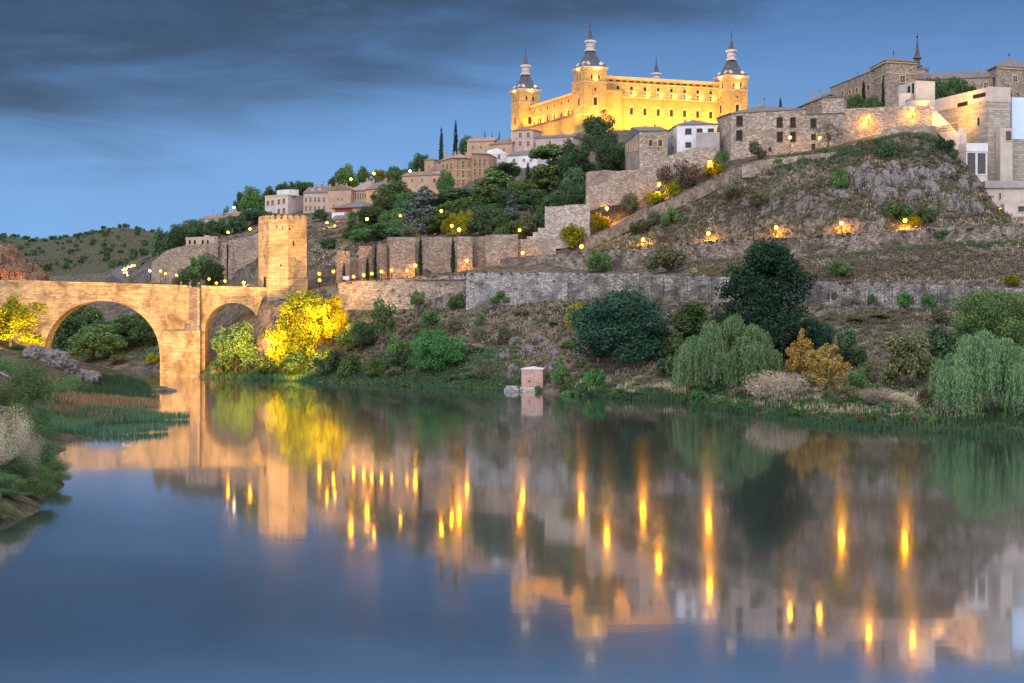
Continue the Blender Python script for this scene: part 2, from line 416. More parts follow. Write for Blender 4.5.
def halo_mat():  # see-through glowing shell, added round each lamp to imitate its halo
    m = bpy.data.materials.new('painted_lamp_halo'); m.use_nodes = True
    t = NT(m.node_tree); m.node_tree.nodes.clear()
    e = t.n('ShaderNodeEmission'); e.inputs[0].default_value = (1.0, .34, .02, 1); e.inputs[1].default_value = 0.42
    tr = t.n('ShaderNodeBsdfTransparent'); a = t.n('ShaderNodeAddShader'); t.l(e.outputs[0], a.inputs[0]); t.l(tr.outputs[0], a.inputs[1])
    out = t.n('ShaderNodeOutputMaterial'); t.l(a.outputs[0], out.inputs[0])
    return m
M['halo_shell'] = halo_mat()
def water_mat():
    m = bpy.data.materials.new('river_water'); m.use_nodes = True
    t = NT(m.node_tree); m.node_tree.nodes.clear()
    oc = objc(t)
    gl = t.n('ShaderNodeBsdfGlossy'); gl.inputs['Color'].default_value = (.92, .93, .95, 1)
    gl.inputs['Roughness'].default_value = 0.045
    g2 = t.n('ShaderNodeBsdfGlossy'); g2.inputs['Color'].default_value = (.92, .93, .95, 1); g2.inputs['Roughness'].default_value = 0.13
    df = t.n('ShaderNodeBsdfDiffuse'); df.inputs['Color'].default_value = (.013, .021, .021, 1)
    fr = t.n('ShaderNodeFresnel'); fr.inputs['IOR'].default_value = 1.9
    mx = t.n('ShaderNodeMixShader'); t.l(t.math('MULTIPLY_ADD', fr.outputs[0], 0.42, 0.58, clamp=True), mx.inputs[0])
    gm = t.n('ShaderNodeMixShader'); gm.inputs[0].default_value = .42; t.l(gl.outputs[0], gm.inputs[1]); t.l(g2.outputs[0], gm.inputs[2])
    t.l(df.outputs[0], mx.inputs[1]); t.l(gm.outputs[0], mx.inputs[2])
    h = t.math('ADD', t.noise(t.mapping(oc, scale=(.05, .22, 1)), 1.0, 3, .5), t.math('MULTIPLY', t.noise(t.mapping(oc, scale=(.35, 1.3, 1)), 1.0, 2, .5), .12))
    bp = t.n('ShaderNodeBump'); bp.inputs['Strength'].default_value = 0.10; bp.inputs['Distance'].default_value = 0.05
    t.l(h, bp.inputs['Height'])
    t.l(bp.outputs[0], gl.inputs['Normal']); t.l(bp.outputs[0], g2.inputs['Normal'])
    out = t.n('ShaderNodeOutputMaterial'); t.l(mx.outputs[0], out.inputs[0])
    return m
M['water'] = water_mat()

# ------------------------------------------------------------------ ground, water, hillside
def lay(pts, zmode=False):
    """one contour of the hillside: (column, depth, row) or, with zmode, (column, depth, height)"""
    a = np.array(pts, float)
    px = np.arange(-150, 1251, 5.0)
    u = np.interp(px, a[:, 0], a[:, 1])
    k = np.array([.25, .5, .25])
    def sm(y):
        yy = np.concatenate([[y[0]], y, [y[-1]]]); return np.convolve(yy, k, 'valid')
    if zmode: z = np.interp(px, a[:, 0], a[:, 2])
    else:
        z = CAMZ + (HY - a[:, 2]) * a[:, 1] / 800.0
        z = np.interp(px, a[:, 0], z)
    return px, sm(u), sm(z)

Wl = [(-150, 320, 0), (0, 290, 0), (50, 276, 0), (100, 268, 0), (150, 263, 0), (180, 255, 0), (205, 236, 0), (250, 228, 0), (300, 225, 0), (400, 210, 0), (470, 203, 0), (530, 197, 0), (600, 184, 0), (680, 174, 0), (740, 157, 0), (830, 139, 0), (960, 131, 0), (1024, 126, 0), (1150, 112, 0), (1250, 104, 0)]
Bl = [(-150, 330, 2), (0, 298, 2), (50, 283, 2), (100, 275, 2.5), (150, 268, 2.5), (180, 259, 2.5), (205, 241, 2), (250, 233, 2), (300, 230, 2.5), (400, 215, 2.5), (470, 208, 3), (530, 201, 3), (600, 189, 1.3), (680, 182, 1.8), (740, 169, 1.8), (830, 156, 2), (960, 148, 2), (1024, 143, 2.2), (1150, 130, 2.5), (1250, 122, 2.5)]
S1 = [(-150, 345, 345), (0, 315, 345), (50, 300, 345), (100, 292, 345), (150, 284, 343), (180, 275, 338), (205, 262, 335), (250, 237, 340), (268, 232, 336), (300, 231, 334), (340, 232, 345), (400, 225, 345), (470, 217, 345), (530, 210, 346), (600, 202, 350), (680, 196, 357), (740, 188, 366), (830, 181, 372), (960, 176, 376), (1024, 171, 380), (1150, 160, 390), (1250, 150, 395)]
LWb = [(-150, 370, 325), (0, 340, 325), (50, 325, 322), (100, 318, 320), (150, 305, 316), (180, 290, 312), (205, 275, 306), (235, 262, 303), (252, 246, 312), (262, 237.5, 312), (275, 235.5, 306), (300, 236, 301), (320, 238, 303), (340, 239, 310), (400, 236, 309), (466, 230, 308), (560, 222, 299), (600, 219, 299), (700, 212, 301), (740, 209, 302), (800, 205, 304), (900, 200, 306), (1024, 194, 308), (1150, 188, 312), (1250, 182, 314)]
RDf = [(-150, 400, 296), (0, 370, 298), (50, 352, 298), (100, 340, 296), (150, 322, 291), (180, 308, 288.5), (205, 296, 287.5), (235, 280, 287), (252, 256, 290), (262, 240, 300), (275, 237.5, 300), (300, 238, 295), (320, 240, 290), (340, 239.8, 285), (400, 236.8, 282), (466, 230.8, 278), (560, 222.8, 278), (700, 212.8, 281), (740, 209.8, 283), (800, 205.8, 285), (900, 200.8, 287), (1024, 194.8, 292), (1150, 188.8, 299), (1250, 182.8, 304)]
UWb = [(-150, 430, 292), (0, 395, 292), (50, 378, 290), (100, 362, 287), (150, 332, 284), (180, 318, 282), (205, 310, 281), (235, 303, 280), (258, 296, 279), (275, 280, 279), (310, 262, 280), (340, 247, 281), (360, 248, 279), (387, 249, 277), (415, 251, 275), (450, 252, 272), (485, 252, 265), (518, 250, 262), (545, 247, 262), (585, 243, 272), (640, 240, 268), (700, 234, 262), (740, 230, 258), (800, 224, 257), (860, 221, 252), (945, 218, 243), (1024, 215, 240), (1150, 208, 240), (1250, 204, 240)]
Pf = [(-150, 470, 285), (0, 430, 285), (50, 400, 284), (100, 380, 281), (130, 350, 276), (150, 336, 264), (180, 322, 256), (205, 314, 247), (235, 308, 240), (258, 306, 236), (275, 300, 240), (310, 285, 258), (340, 258, 262), (360, 255, 258), (387, 251, 242), (415, 253, 240), (485, 254, 238), (518, 252, 242), (545, 249, 256), (585, 244, 252), (640, 241, 249), (700, 235, 244), (740, 231, 241), (800, 225, 238), (860, 222, 235), (945, 219, 229), (1024, 216, 227), (1150, 209, 226), (1250, 205, 226)]
H1 = [(-150, 520, 282), (0, 500, 281), (50, 470, 280), (100, 450, 277), (130, 400, 270), (150, 350, 258), (180, 335, 250), (205, 330, 243), (258, 322, 230), (275, 315, 232), (310, 305, 238), (340, 300, 238), (387, 285, 236), (415, 280, 234), (485, 270, 232), (518, 262, 236), (545, 256, 247), (585, 250.2, 252), (610, 249.8, 241), (640, 247.8, 226), (670, 246, 213), (700, 244, 200), (722, 242, 191), (740, 238, 196), (765, 233, 200), (800, 230, 198), (860, 227, 196), (930, 226, 192), (965, 226, 205), (985, 225, 218), (1005, 223, 224), (1024, 222, 224), (1150, 215, 222), (1250, 212, 222)]
H2 = [(-150, 650, 279), (0, 600, 278), (50, 550, 277), (100, 500, 274), (130, 430, 266), (150, 375, 255), (180, 350, 246), (205, 345, 238), (258, 335, 218), (275, 330, 222), (310, 325, 226), (340, 318, 226), (387, 305, 224), (415, 300, 222), (485, 290, 222), (518, 275, 226), (545, 262, 240), (560, 256, 245), (585, 252.5, 238), (610, 252, 227), (640, 250, 211), (670, 248, 198), (700, 246, 185), (730, 244, 169), (760, 243, 160), (800, 241, 155), (840, 238, 150), (870, 236, 143), (900, 236, 136), (930, 236, 134), (945, 236, 143), (960, 235.5, 158), (985, 234, 190), (1003, 232, 218), (1024, 230, 221), (1150, 222, 220), (1250, 218, 220)]
H3 = [(-150, 900, 279), (0, 800, 277), (100, 650, 273), (150, 420, 254), (205, 365, 236), (258, 350, 214), (310, 345, 214), (340, 345, 212), (387, 340, 205), (440, 330, 196), (485, 315, 185), (518, 310, 176), (545, 300, 178), (585, 268, 196), (610, 262, 196), (640, 258, 178), (670, 256, 170), (700, 254, 165), (730, 251, 160), (760, 249, 156), (800, 247, 151), (840, 245, 145), (870, 244, 137), (900, 245, 130), (930, 246, 130), (945, 247, 141), (960, 248, 160), (985, 247, 185), (1003, 245, 207), (1024, 243, 208), (1150, 236, 208), (1250, 232, 208)]
H4 = [(-150, 1200, 279), (0, 1000, 277), (100, 700, 270), (150, 520, 256), (205, 420, 238), (258, 385, 206), (310, 385, 192), (340, 385, 188), (387, 380, 182), (440, 374, 172), (485, 374, 161), (518, 374, 159), (545, 360, 160), (585, 320, 160), (640, 300, 158), (670, 290, 154), (700, 285, 150), (730, 283, 150), (800, 283, 128), (840, 280, 116), (870, 280, 110), (900, 285, 108), (930, 290, 104), (985, 290, 112), (1024, 290, 112), (1250, 280, 120)]
H5 = [(-150, 1300, 279), (0, 1100, 277), (100, 800, 268), (150, 600, 258), (205, 480, 245), (258, 440, 216), (310, 435, 197), (387, 425, 180), (440, 410, 162), (485, 400, 149), (520, 395, 142), (585, 372, 131), (640, 372, 131), (720, 380, 131), (800, 375, 116), (870, 350, 104), (930, 350, 100), (1024, 350, 100), (1250, 340, 110)]

def build_terrain():
    px, u0, z0 = lay(Wl, True)
    rows = []
    def row(u, z, amp, n=1): rows.append((u, z, amp, n))
    row(u0 - 6, z0 - 4, 0)
    row(u0, z0, 0.1, 2)
    _, u, z = lay(Bl, True); row(u, z, .25, 5)
    _, u, z = lay(S1); row(u, z, .9, 8)
    _, u, z = lay(LWb); row(u, z, .25, 8)
    _, u, zr = lay(RDf); row(u, zr, .0, 2)
    row(u + 3.6, zr, .0, 4); row(u + 4.2, zr + .3, .15, 2)
    _, u, z = lay(UWb); row(u, np.maximum(z, zr), .3, 9)
    _, u, z = lay(Pf); row(u, z, .15, 4)
    row(u + 1.8, z + .2, .1, 3)
    _, u, z = lay(H1); row(u, z, 1.7, 12)
    _, u, z = lay(H2); row(u, z, .8, 14)
    row(u + 1.5, z + .15, .1, 3)
    _, u, z = lay(H3); row(u, z, .6, 6)
    _, u, z = lay(H4); row(u, z, .6, 8)
    _, u, z = lay(H5); row(u, z, .6, 8)
    row(u + 110, z - 3, .8, 4)
    row(u * 0 + 1500, z * 0 + 25, 1, 6)
    grid = []
    m = len(px)
    for i, (u, z, a, n) in enumerate(rows):
        if i == 0: grid.append((u, z, np.full(m, a))); continue
        pu, pz, pa, _ = rows[i - 1]
        for k in range(1, n + 1):
            f = k / n
            grid.append((pu + (u - pu) * f, pz + (z - pz) * f, np.full(m, pa + (a - pa) * f + (0.5 if n > 6 and 0 < f < 1 else 0) * math.sin(math.pi * f))))
    mb = MB()
    for u, z, a in grid:
        for j in range(m):
            X = (px[j] - CX) * u[j] / 800; Y = 2 * u[j]; Z = z[j]
            q = Vector((X * .07, Y * .07, Z * .07)); q2 = Vector((X * .28, Y * .28, Z * .28))
            d = noise.noise(q) * 1.3 + noise.noise(q2) * .6 + (abs(noise.noise(q * 2.1)) - .25) * 1.1
            e = noise.noise(q + Vector((31, 5, 9))) * 1.3 + noise.noise(q2 + Vector((3, 15, 9))) * .6
            mb.v.append((X + d * a[j] * .8, Y + e * a[j] * 1.5, Z + d * a[j]))
    g = len(grid)
    for i in range(g - 1):
        for j in range(m - 1):
            mb.f.append((i * m + j, i * m + j + 1, (i + 1) * m + j + 1, (i + 1) * m + j))
    return mb
TER = build_terrain()
struct('hillside', TER, M['hill'], True)

def rbf_surface(ctrl, xs, ys, lim=None):
    c = np.array(ctrl, float); A = c[:, :2]; z = c[:, 2]
    D = np.sqrt(((A[:, None] - A[None]) ** 2).sum(-1))
    n = len(c); K = np.zeros((n + 3, n + 3)); K[:n, :n] = D; K[:n, n] = 1; K[:n, n + 1:] = A; K[n, :n] = 1; K[n + 1:, :n] = A.T
    wv = np.linalg.solve(K + np.eye(n + 3) * 1e-9, np.concatenate([z, [0, 0, 0]]))
    gx, gy = np.meshgrid(xs, ys)
    q = np.stack([gx.ravel(), gy.ravel()], 1)
    d = np.sqrt(((q[:, None] - A[None]) ** 2).sum(-1))
    return (d @ wv[:n] + wv[n] + q @ wv[n + 1:]).reshape(gx.shape), gx, gy

def pz(px, py, u): v = P(px, py, u); return (v.x, v.y, v.z)
def sh(px, py, z=0.0):
    u = 16000.0 / (py - 310); v = P(px, py, u); return (v.x, v.y, z)
LB = [sh(-60, 560), sh(0, 522), sh(32, 494), sh(60, 482), sh(52, 466), sh(46, 446), sh(60, 434), sh(120, 434), sh(165, 431), sh(190, 419), sh(160, 406), sh(128, 399),
      sh(150, 395), sh(176, 392), sh(170, 387), sh(130, 384), sh(100, 382), sh(97, 376)]
below = [(-20, 150, -2.5), (-35, 190, -2.5), (-48, 240, -2.5), (-62, 270, -2.5), (-58, 300, -3), (-60, 345, -3), (-72, 385, -3), (-74, 405, -3), (-82, 440, -3), (-92, 480, -3.5), (-100, 520, -4), (-130, 560, -4), (-40, 100, -1.5), (-28, 60, -2), (-10, 110, -3)]
up = [pz(-60, 345, 150), pz(0, 372, 150), pz(22, 398, 140), pz(30, 352, 188), pz(58, 362, 190), pz(84, 379, 200), pz(40, 350, 236), pz(0, 338, 242), pz(-60, 318, 242), pz(-60, 300, 275), pz(-20, 430, 88), pz(-60, 440, 80), pz(-10, 395, 115), pz(-120, 330, 200),
      sh(80, 412, .25), sh(130, 415, .25), sh(80, 425, .25), sh(60, 400, .5), sh(100, 395, .4), sh(5, 462, 1.6), sh(70, 455, -1.2), sh(82, 468, -1.5), sh(78, 492, -1.5), sh(60, 505, -1.2), sh(30, 525, -1.2), sh(0, 550, -1.2), sh(100, 450, -1.5), sh(140, 445, -1.5), (-140, 300, 14), (-200, 400, 22), (-160, 180, 14), (-90, 120, 9), (-80, 60, 9), (-200, 520, 20), (-170, 560, 6)]
xs = np.arange(-240, -8, 1.6); ys = np.arange(50, 575, 2.6)
zz, gx, gy = rbf_surface(LB + below + up, xs, ys)
LBM = MB()
for i in range(zz.shape[0]):
    for j in range(zz.shape[1]):
        X, Y, Z = gx[i, j], gy[i, j], zz[i, j]
        q = Vector((X * .12, Y * .12, 0)); q2 = Vector((X * .5, Y * .5, 3))
        k = min(1, max(0, Z * .3))
        LBM.v.append((X, Y, max(-3.5, Z + k * (noise.noise(q) * 1.0 + noise.noise(q2) * .5))))
nx = zz.shape[1]
for i in range(zz.shape[0] - 1):
    for j in range(nx - 1):
        LBM.f.append((i * nx + j, i * nx + j + 1, (i + 1) * nx + j + 1, (i + 1) * nx + j))
struct('left_bank', LBM, M['bank'], True)

# far hills across the valley
def far_terrain():
    top = [(-400, 236), (-200, 240), (-60, 236), (0, 237), (40, 239), (60, 238), (90, 234), (105, 229), (125, 227), (150, 232), (190, 242), (260, 252), (420, 262)]
    a = np.array(top, float); mb = MB()
    px = np.arange(-400, 421, 5.0); tp = np.interp(px, a[:, 0], a[:, 1]); m = len(px)
    n = 26
    for i in range(n + 6):
        f = i / n
        for j in range(m):
            if i <= n:
                u = 520 + f * 420; py = 284 + (tp[j] - 284) * (f ** .85)
                z = ZA(py, u)
            else:
                u = 940 + (i - n) * 30; z = ZA(tp[j], 940) - (i - n) ** 1.4 * 3
            X = (px[j] - CX) * u / 800
            q = Vector((X * .012, u * .024, 0))
            z += (noise.noise(q) * 3.0 + noise.noise(q * 3.3) * 1.3) * min(1, f * 2)
            mb.v.append((X, 2 * u, z))
    for i in range(n + 5):
        for j in range(m - 1):
            mb.f.append((i * m + j, i * m + j + 1, (i + 1) * m + j + 1, (i + 1) * m + j))
    return mb
FAR = far_terrain()
struct('far_hills', FAR, M['farhill'], True)
g = MB(); g.add([(-4000, -1500, -4.5), (4000, -1500, -4.5), (4000, 7000, -4.5), (-4000, 7000, -4.5)], [(0, 1, 2, 3)]); struct('ground', g, M['bank'])
g = MB(); g.add([(-500, -60, 0), (420, -60, 0), (420, 680, 0), (-500, 680, 0)], [(0, 1, 2, 3)]); struct('water', g, M['water'])

BV = [BVHTree.FromPolygons([Vector(v) for v in mb.v], mb.f) for mb in (TER, LBM, FAR)]
def ground_z(x, y, which=None):
    best = None
    for k, bv in enumerate(BV):
        if which is not None and k != which: continue
        h = bv.ray_cast(Vector((x, y, 400)), Vector((0, 0, -1)))
        if h[0] is not None and (best is None or h[0].z > best): best = h[0].z
    return best if best is not None else 0.0
def gp(px, py):
    """the point of the ground that shows at this pixel"""
    d = Vector(((px - CX) / FPX, 1, (HY - py) / FPX)).normalized()
    best = None
    for bv in BV:
        h = bv.ray_cast(Vector((0, 0, CAMZ)), d)
        if h[0] is not None and (best is None or h[3] < best[1]): best = (h[0], h[3])
    return best[0] if best else None

def strip(rows_a, rows_b, zoff, n=None):
    """a thin road or path sheet between two contours, lying just above the ground"""
    mb = MB()
    for a, b in zip(rows_a, rows_b):
        for k in range(4):
            f = k / 3
            x = a[0] + (b[0] - a[0]) * f; y = a[1] + (b[1] - a[1]) * f
            mb.v.append((x, y, ground_z(x, y, 0) + zoff))
    for i in range(len(rows_a) - 1):
        for k in range(3):
            mb.f.append((i * 4 + k, (i + 1) * 4 + k, (i + 1) * 4 + k + 1, i * 4 + k + 1))
    return mb
_, ru, rz = lay(RDf); rpx = np.arange(-150, 1251, 5.0)
idx = [i for i in range(len(rpx)) if 330 <= rpx[i]]
struct('road', strip([((rpx[i] - CX) * (ru[i] + .5) / 800, 2 * (ru[i] + .5)) for i in idx], [((rpx[i] - CX) * (ru[i] + 3.6) / 800, 2 * (ru[i] + 3.6)) for i in idx], .08), M['road'], True)
_, hu, hz = lay(H2)
idx = [i for i in range(len(rpx)) if 548 <= rpx[i] <= 842]
struct('path', strip([((rpx[i] - CX) * (hu[i] - 1.6) / 800, 2 * (hu[i] - 1.6)) for i in idx], [((rpx[i] - CX) * (hu[i] + 1.7) / 800, 2 * (hu[i] + 1.7)) for i in idx], .16), M['sand'], True)

# ------------------------------------------------------------------ builders for walls and buildings
def wall_mesh(pts, thick, lean=0.0, sub=2.5):
    """pts: (column, top row, bottom row, depth); a wall of real thickness, its face slightly uneven"""
    fine = []
    for a, b in zip(pts[:-1], pts[1:]):
        n = max(1, int(abs(b[0] - a[0]) / sub))
        for k in range(n): fine.append([a[i] + (b[i] - a[i]) * k / n for i in range(4)])
    fine.append(list(pts[-1]))
    mb = MB()
    for k, (px, pt, pb, u) in enumerate(fine):
        T = P(px, pt, u); B = P(px, pb, u)
        j = noise.noise(Vector((T.x * .4, T.y * .4, 0))) * .2 + noise.noise(Vector((T.x * 1.7, T.y * 1.7, 4))) * .16
        mb.v += [(B.x, B.y - lean, B.z), (T.x, T.y, T.z + j), (T.x, T.y + thick, T.z + j), (T.x, T.y + thick, B.z)]
    for k in range(len(fine) - 1):
        o = k * 4
        mb.f += [(o, o + 4, o + 5, o + 1), (o + 1, o + 5, o + 6, o + 2), (o + 2, o + 6, o + 7, o + 3)]
    e = (len(fine) - 1) * 4
    mb.f += [(0, 1, 2, 3), (e, e + 3, e + 2, e + 1)]
    return mb
def wall(name, label, pts, mat, thick=0.9, lean=0.3, coping=None, group=None):
    mid = pts[len(pts) // 2]
    loc = P(mid[0], mid[2], mid[3])
    if coping is None:
        return solo(name, wall_mesh(pts, thick, lean), M[mat], label, 'wall', loc, group)
    t = thing(name, label, 'wall', loc, group)
    part('wall_face', wall_mesh(pts, thick, lean), M[mat], t)
    cp = MB(); 
    for a, b in zip(pts[:-1], pts[1:]):
        A = P(a[0], a[1], a[3]); B = P(b[0], b[1], b[3]); h = .28
        v = [(p.x, p.y + s, p.z + z) for p in (A, B) for s, z in ((-.15, .05), (thick + .15, .05), (thick + .15, .05 + h), (-.15, .05 + h))]
        cp.add(v, [(0, 3, 2, 1), (4, 5, 6, 7), (0, 4, 7, 3), (3, 7, 6, 2), (2, 6, 5, 1), (1, 5, 4, 0)])
    part('coping', cp, M[coping], t)
    return t

WCACHE = {}
def window(parent, pos, d, wd, ht, style='plain', frame='trim', pane='glass', name='window'):
    """a framed window on a wall: frame mesh with a recessed pane as its sub-part; d is the wall's direction, outward is to its right"""
    key = (round(wd, 1), round(ht, 1), style, frame, pane)
    if key not in WCACHE:
        wd, ht = key[0], key[1]; a = wd / 2; b = ht / 2; f = max(.12, min(.3, wd * .16))
        fr = MB(); pn = MB()
        if style == 'arch':
            k = 8; prev = None
            r = a
            for i in range(k + 1):
                q = math.pi * i / k
                cur = ((r + f) * math.cos(q), b - r + (r + f) * math.sin(q), r * math.cos(q), b - r + r * math.sin(q))
                if prev:
                    v = [(prev[0], -.16, prev[1]), (cur[0], -.16, cur[1]), (cur[2], -.16, cur[3]), (prev[2], -.16, prev[3])]
                    v += [(x, .05, z) for x, y, z in v]
                    fr.add(v, [(0, 1, 2, 3), (0, 4, 5, 1), (2, 6, 7, 3)])
                prev = cur
            fr.box(-a - f, -a, -.16, .05, -b, b - r); fr.box(a, a + f, -.16, .05, -b, b - r); fr.box(-a - f * 1.4, a + f * 1.4, -.22, .05, -b - f, -b)
            pts = [(-a, -b), (a, -b)] + [(r * math.cos(math.pi * i / k), b - r + r * math.sin(math.pi * i / k)) for i in range(k + 1)]
            pn.add([(x, -.03, z) for x, z in pts], [tuple(range(len(pts)))])
            pn.add([(x, .03, z) for x, z in pts], [tuple(range(len(pts) - 1, -1, -1))])
        else:
            fr.box(-a - f, -a, -.15, .05, -b, b); fr.box(a, a + f, -.15, .05, -b, b)
            fr.box(-a - f, a + f, -.15, .05, b, b + f); fr.box(-a - f * 1.5, a + f * 1.5, -.22, .05, -b - f, -b)
            if style == 'ped':
                o = len(fr.v); z = b + f + .25
                fr.add([(-a - f * 2, -.3, z), (a + f * 2, -.3, z), (0, -.3, z + wd * .45), (-a - f * 2, .05, z), (a + f * 2, .05, z), (0, .05, z + wd * .45)],
                       [(0, 1, 2), (0, 3, 4, 1), (1, 4, 5, 2), (2, 5, 3, 0)])
            if style == 'bars' and wd > .7:
                fr.box(-.05, .05, -.09, -.02, -b, b); fr.box(-a, a, -.09, -.02, -.05, .05)
            if style == 'slit': fr = MB().box(-a - .06, -a, -.06, .04, -b, b).box(a, a + .06, -.06, .04, -b, b)
            pn.box(-a, a, -.03, .03, -b, b)
        WCACHE[key] = (fr.mesh(name, M[frame]), pn.mesh('pane', M[pane]))
    fm, pm = WCACHE[key]
    off = Vector(ORIG[parent])
    o = link(name, fm, parent, Vector(pos) - off)
    o.rotation_euler.z = math.atan2(d[1], d[0])
    p = link('pane', pm, o); ORIG[o] = tuple(pos)
    return o

def ray_face(px, A, B):
    """where the sight line through this column meets the vertical plane A-B"""
    k = (px - CX) / FPX
    d = B - A
    # A.x + s d.x = k (A.y + s d.y)
    s = (k * A.y - A.x) / (d.x - k * d.y)
    return A + d * s

def roof_mesh(kind, foot, z, h, over):
    c = sum(foot, Vector((0, 0))) / len(foot)
    ex = []
    for p in foot:
        v = (p - c); ex.append(c + v * (1 + over / max(.1, v.length)))
    mb = MB()
    if kind == 'pyr':
        n = len(ex)
        mb.add([(p.x, p.y, z) for p in ex] + [(p.x, p.y, z + .3) for p in ex] + [(c.x, c.y, z + h)],
               [tuple(range(n - 1, -1, -1))] + [(i, (i + 1) % n, n + (i + 1) % n, n + i) for i in range(n)] + [(n + i, n + (i + 1) % n, 2 * n) for i in range(n)])
        return mb
    A, B, C, D = ex
    if kind in ('gable_front', 'hip_front'): A, B, C, D = B, C, D, A; 
    base_kind = kind.split('_')[0]
    M1 = (A + D) / 2; M2 = (B + C) / 2
    L = (M2 - M1).length; wdt = (D - A).length
    k = 0.0 if base_kind == 'gable' else min(.48, wdt / 2 / L)
    R1 = M1 + (M2 - M1) * k; R2 = M2 + (M1 - M2) * k
    e = .22
    vs = [(p.x, p.y, z) for p in (A, B, C, D)] + [(p.x, p.y, z + e) for p in (A, B, C, D)] + [(R1.x, R1.y, z + h), (R2.x, R2.y, z + h)]
    mb.add(vs, [(3, 2, 1, 0), (0, 1, 5, 4), (1, 2, 6, 5), (2, 3, 7, 6), (3, 0, 4, 7), (4, 5, 9, 8), (6, 7, 8, 9), (5, 6, 9), (7, 4, 8)])
    return mb

class Bld: pass
def bld(name, label, cat, corners, pytop, pybot, mat, depth=12.0, roof=None, group=None, deep=4.0, side_ofs=(0, 0), parapet=None):
    """a building whose visible corners stand at (column, depth) pairs; two corners give one front, three give a corner view"""
    pts = [Vector((XA(px, u), 2 * u)) for px, u in corners]
    if len(pts) == 2:
        A, B = pts; d = (B - A).normalized(); back = Vector((-d.y, d.x))
        foot = [A, B, B + back * depth, A + back * depth]
    else:
        A, B, C = pts; foot = [A, B, C, A + C - B]
    ref = corners[0][1] if len(corners) == 2 else corners[1][1]
    zt = ZA(pytop, ref); zb = ZA(pybot, ref)
    c = sum(foot, Vector((0, 0))) / 4
    t = thing(name, label, cat, (c.x, c.y, zb), group)
    b = Bld(); b.root = t; b.foot = foot; b.zt = zt; b.zb = zb; b.ref = ref; b.mat = mat
    w_ = MB().prism(foot, zb - deep, zt)
    if roof and roof[0].startswith('gable'):
        kind, h, rm = roof[0], roof[1], roof[2]
        A, B, C, D = foot
        if kind == 'gable_front': A, B, C, D = B, C, D, A
        for p, q in ((A, D), (B, C)):
            m = (p + q) / 2
            n = Vector(((q - p).y, -(q - p).x)).normalized() * .02
            sg = 1 if (m - c).dot(n) > 0 else -1
            w_.add([(p.x, p.y, zt), (q.x, q.y, zt), (m.x, m.y, zt + h * .93), (p.x - n.x * sg * 20, p.y - n.y * sg * 20, zt), (q.x - n.x * sg * 20, q.y - n.y * sg * 20, zt), (m.x - n.x * sg * 20, m.y - n.y * sg * 20, zt + h * .93)],
                   [(0, 1, 2), (5, 4, 3), (0, 2, 5, 3), (2, 1, 4, 5)])
    part('wall', w_, M[mat], t)
    if roof:
        over = roof[3] if len(roof) > 3 else .5
        b.roof = part('roof', roof_mesh(roof[0], foot, zt + .01, roof[1], over), M[roof[2]], t)
        if group and ('hill' in group) and roof[0] != 'pyr':
            rq = random.Random(int(corners[0][0] * 10)); A_, B_, C_, D_ = foot
            for _k in range(1 + (len(label) % 2)):
                f_ = rq.uniform(.2, .8); p_ = A_.lerp(B_, f_).lerp(D_.lerp(C_, f_), rq.uniform(.3, .6)); hh = zt + roof[1] * .95 + rq.uniform(.4, 1.0); w2 = .38
                part('chimney', MB().box(p_.x - w2, p_.x + w2, p_.y - w2, p_.y + w2, zt, hh).box(p_.x - w2 - .1, p_.x + w2 + .1, p_.y - w2 - .1, p_.y + w2 + .1, hh + .001, hh + .2), M['brick'], b.roof)
            f_ = rq.uniform(.15, .85); p_ = A_.lerp(B_, f_).lerp(D_.lerp(C_, f_), .5); hh = zt + roof[1]
            part('aerial', MB().tube([(p_.x, p_.y, zt), (p_.x, p_.y, hh + 2.2)], [.04, .04], 5).box(p_.x - .6, p_.x + .6, p_.y - .03, p_.y + .03, hh + 2.0, hh + 2.06).box(p_.x - .4, p_.x + .4, p_.y - .03, p_.y + .03, hh + 1.7, hh + 1.76), M['iron'], b.roof)
    elif parapet:
        mb = MB()
        for i in range(4):
            p, q = foot[i], foot[(i + 1) % 4]; d = (q - p).normalized(); n = Vector((d.y, -d.x)); Lk = (q - p).length
            mb.obox(p, d, n, -.12, Lk + (.12 if i % 2 == 0 else -.13), -.25, .12 if i % 2 == 0 else .11, zt - .25, zt + parapet)
        part('parapet', mb, M['trim'] if mat not in ('white', 'panel', 'cream', 'concrete') else M[mat], t)
    return b
def wins(b, face, items, style='bars', frame='trim', pane='glass', name='window'):
    """items: (column, row, width in pixels, height in pixels) on the given face"""
    A, B = b.foot[face], b.foot[(face + 1) % 4]
    d = (B - A).normalized(); n = Vector((d.y, -d.x))
    for px, py, wp, hp in items:
        q = ray_face(px, A, B); u = q.y / 2
        k = u / 800
        cosf = max(.25, abs(d.dot(Vector((1, 0))) - d.y * (px - CX) / FPX))
        pos = Vector((q.x + n.x * .01, q.y + n.y * .01, CAMZ + (HY - py) * k))
        window(b.root, pos, d, min(3.2, wp * k / cosf), hp * k, style, frame, pane, name)
def block(b, nm, px0, px1, py0, py1, face, proud, mat, inset=0.0):
    """a box standing on or against a face of the building"""
    A, B = b.foot[face], b.foot[(face + 1) % 4]
    d = (B - A).normalized(); n = Vector((d.y, -d.x))
    q0 = ray_face(px0, A, B); q1 = ray_face(px1, A, B); k = b.ref / 800
    mb = MB().obox(q0, d, n, 0, (q1 - q0).length, -inset, proud, CAMZ + (HY - py1) * k, CAMZ + (HY - py0) * k)
    return part(nm, mb, M[mat], b.root)
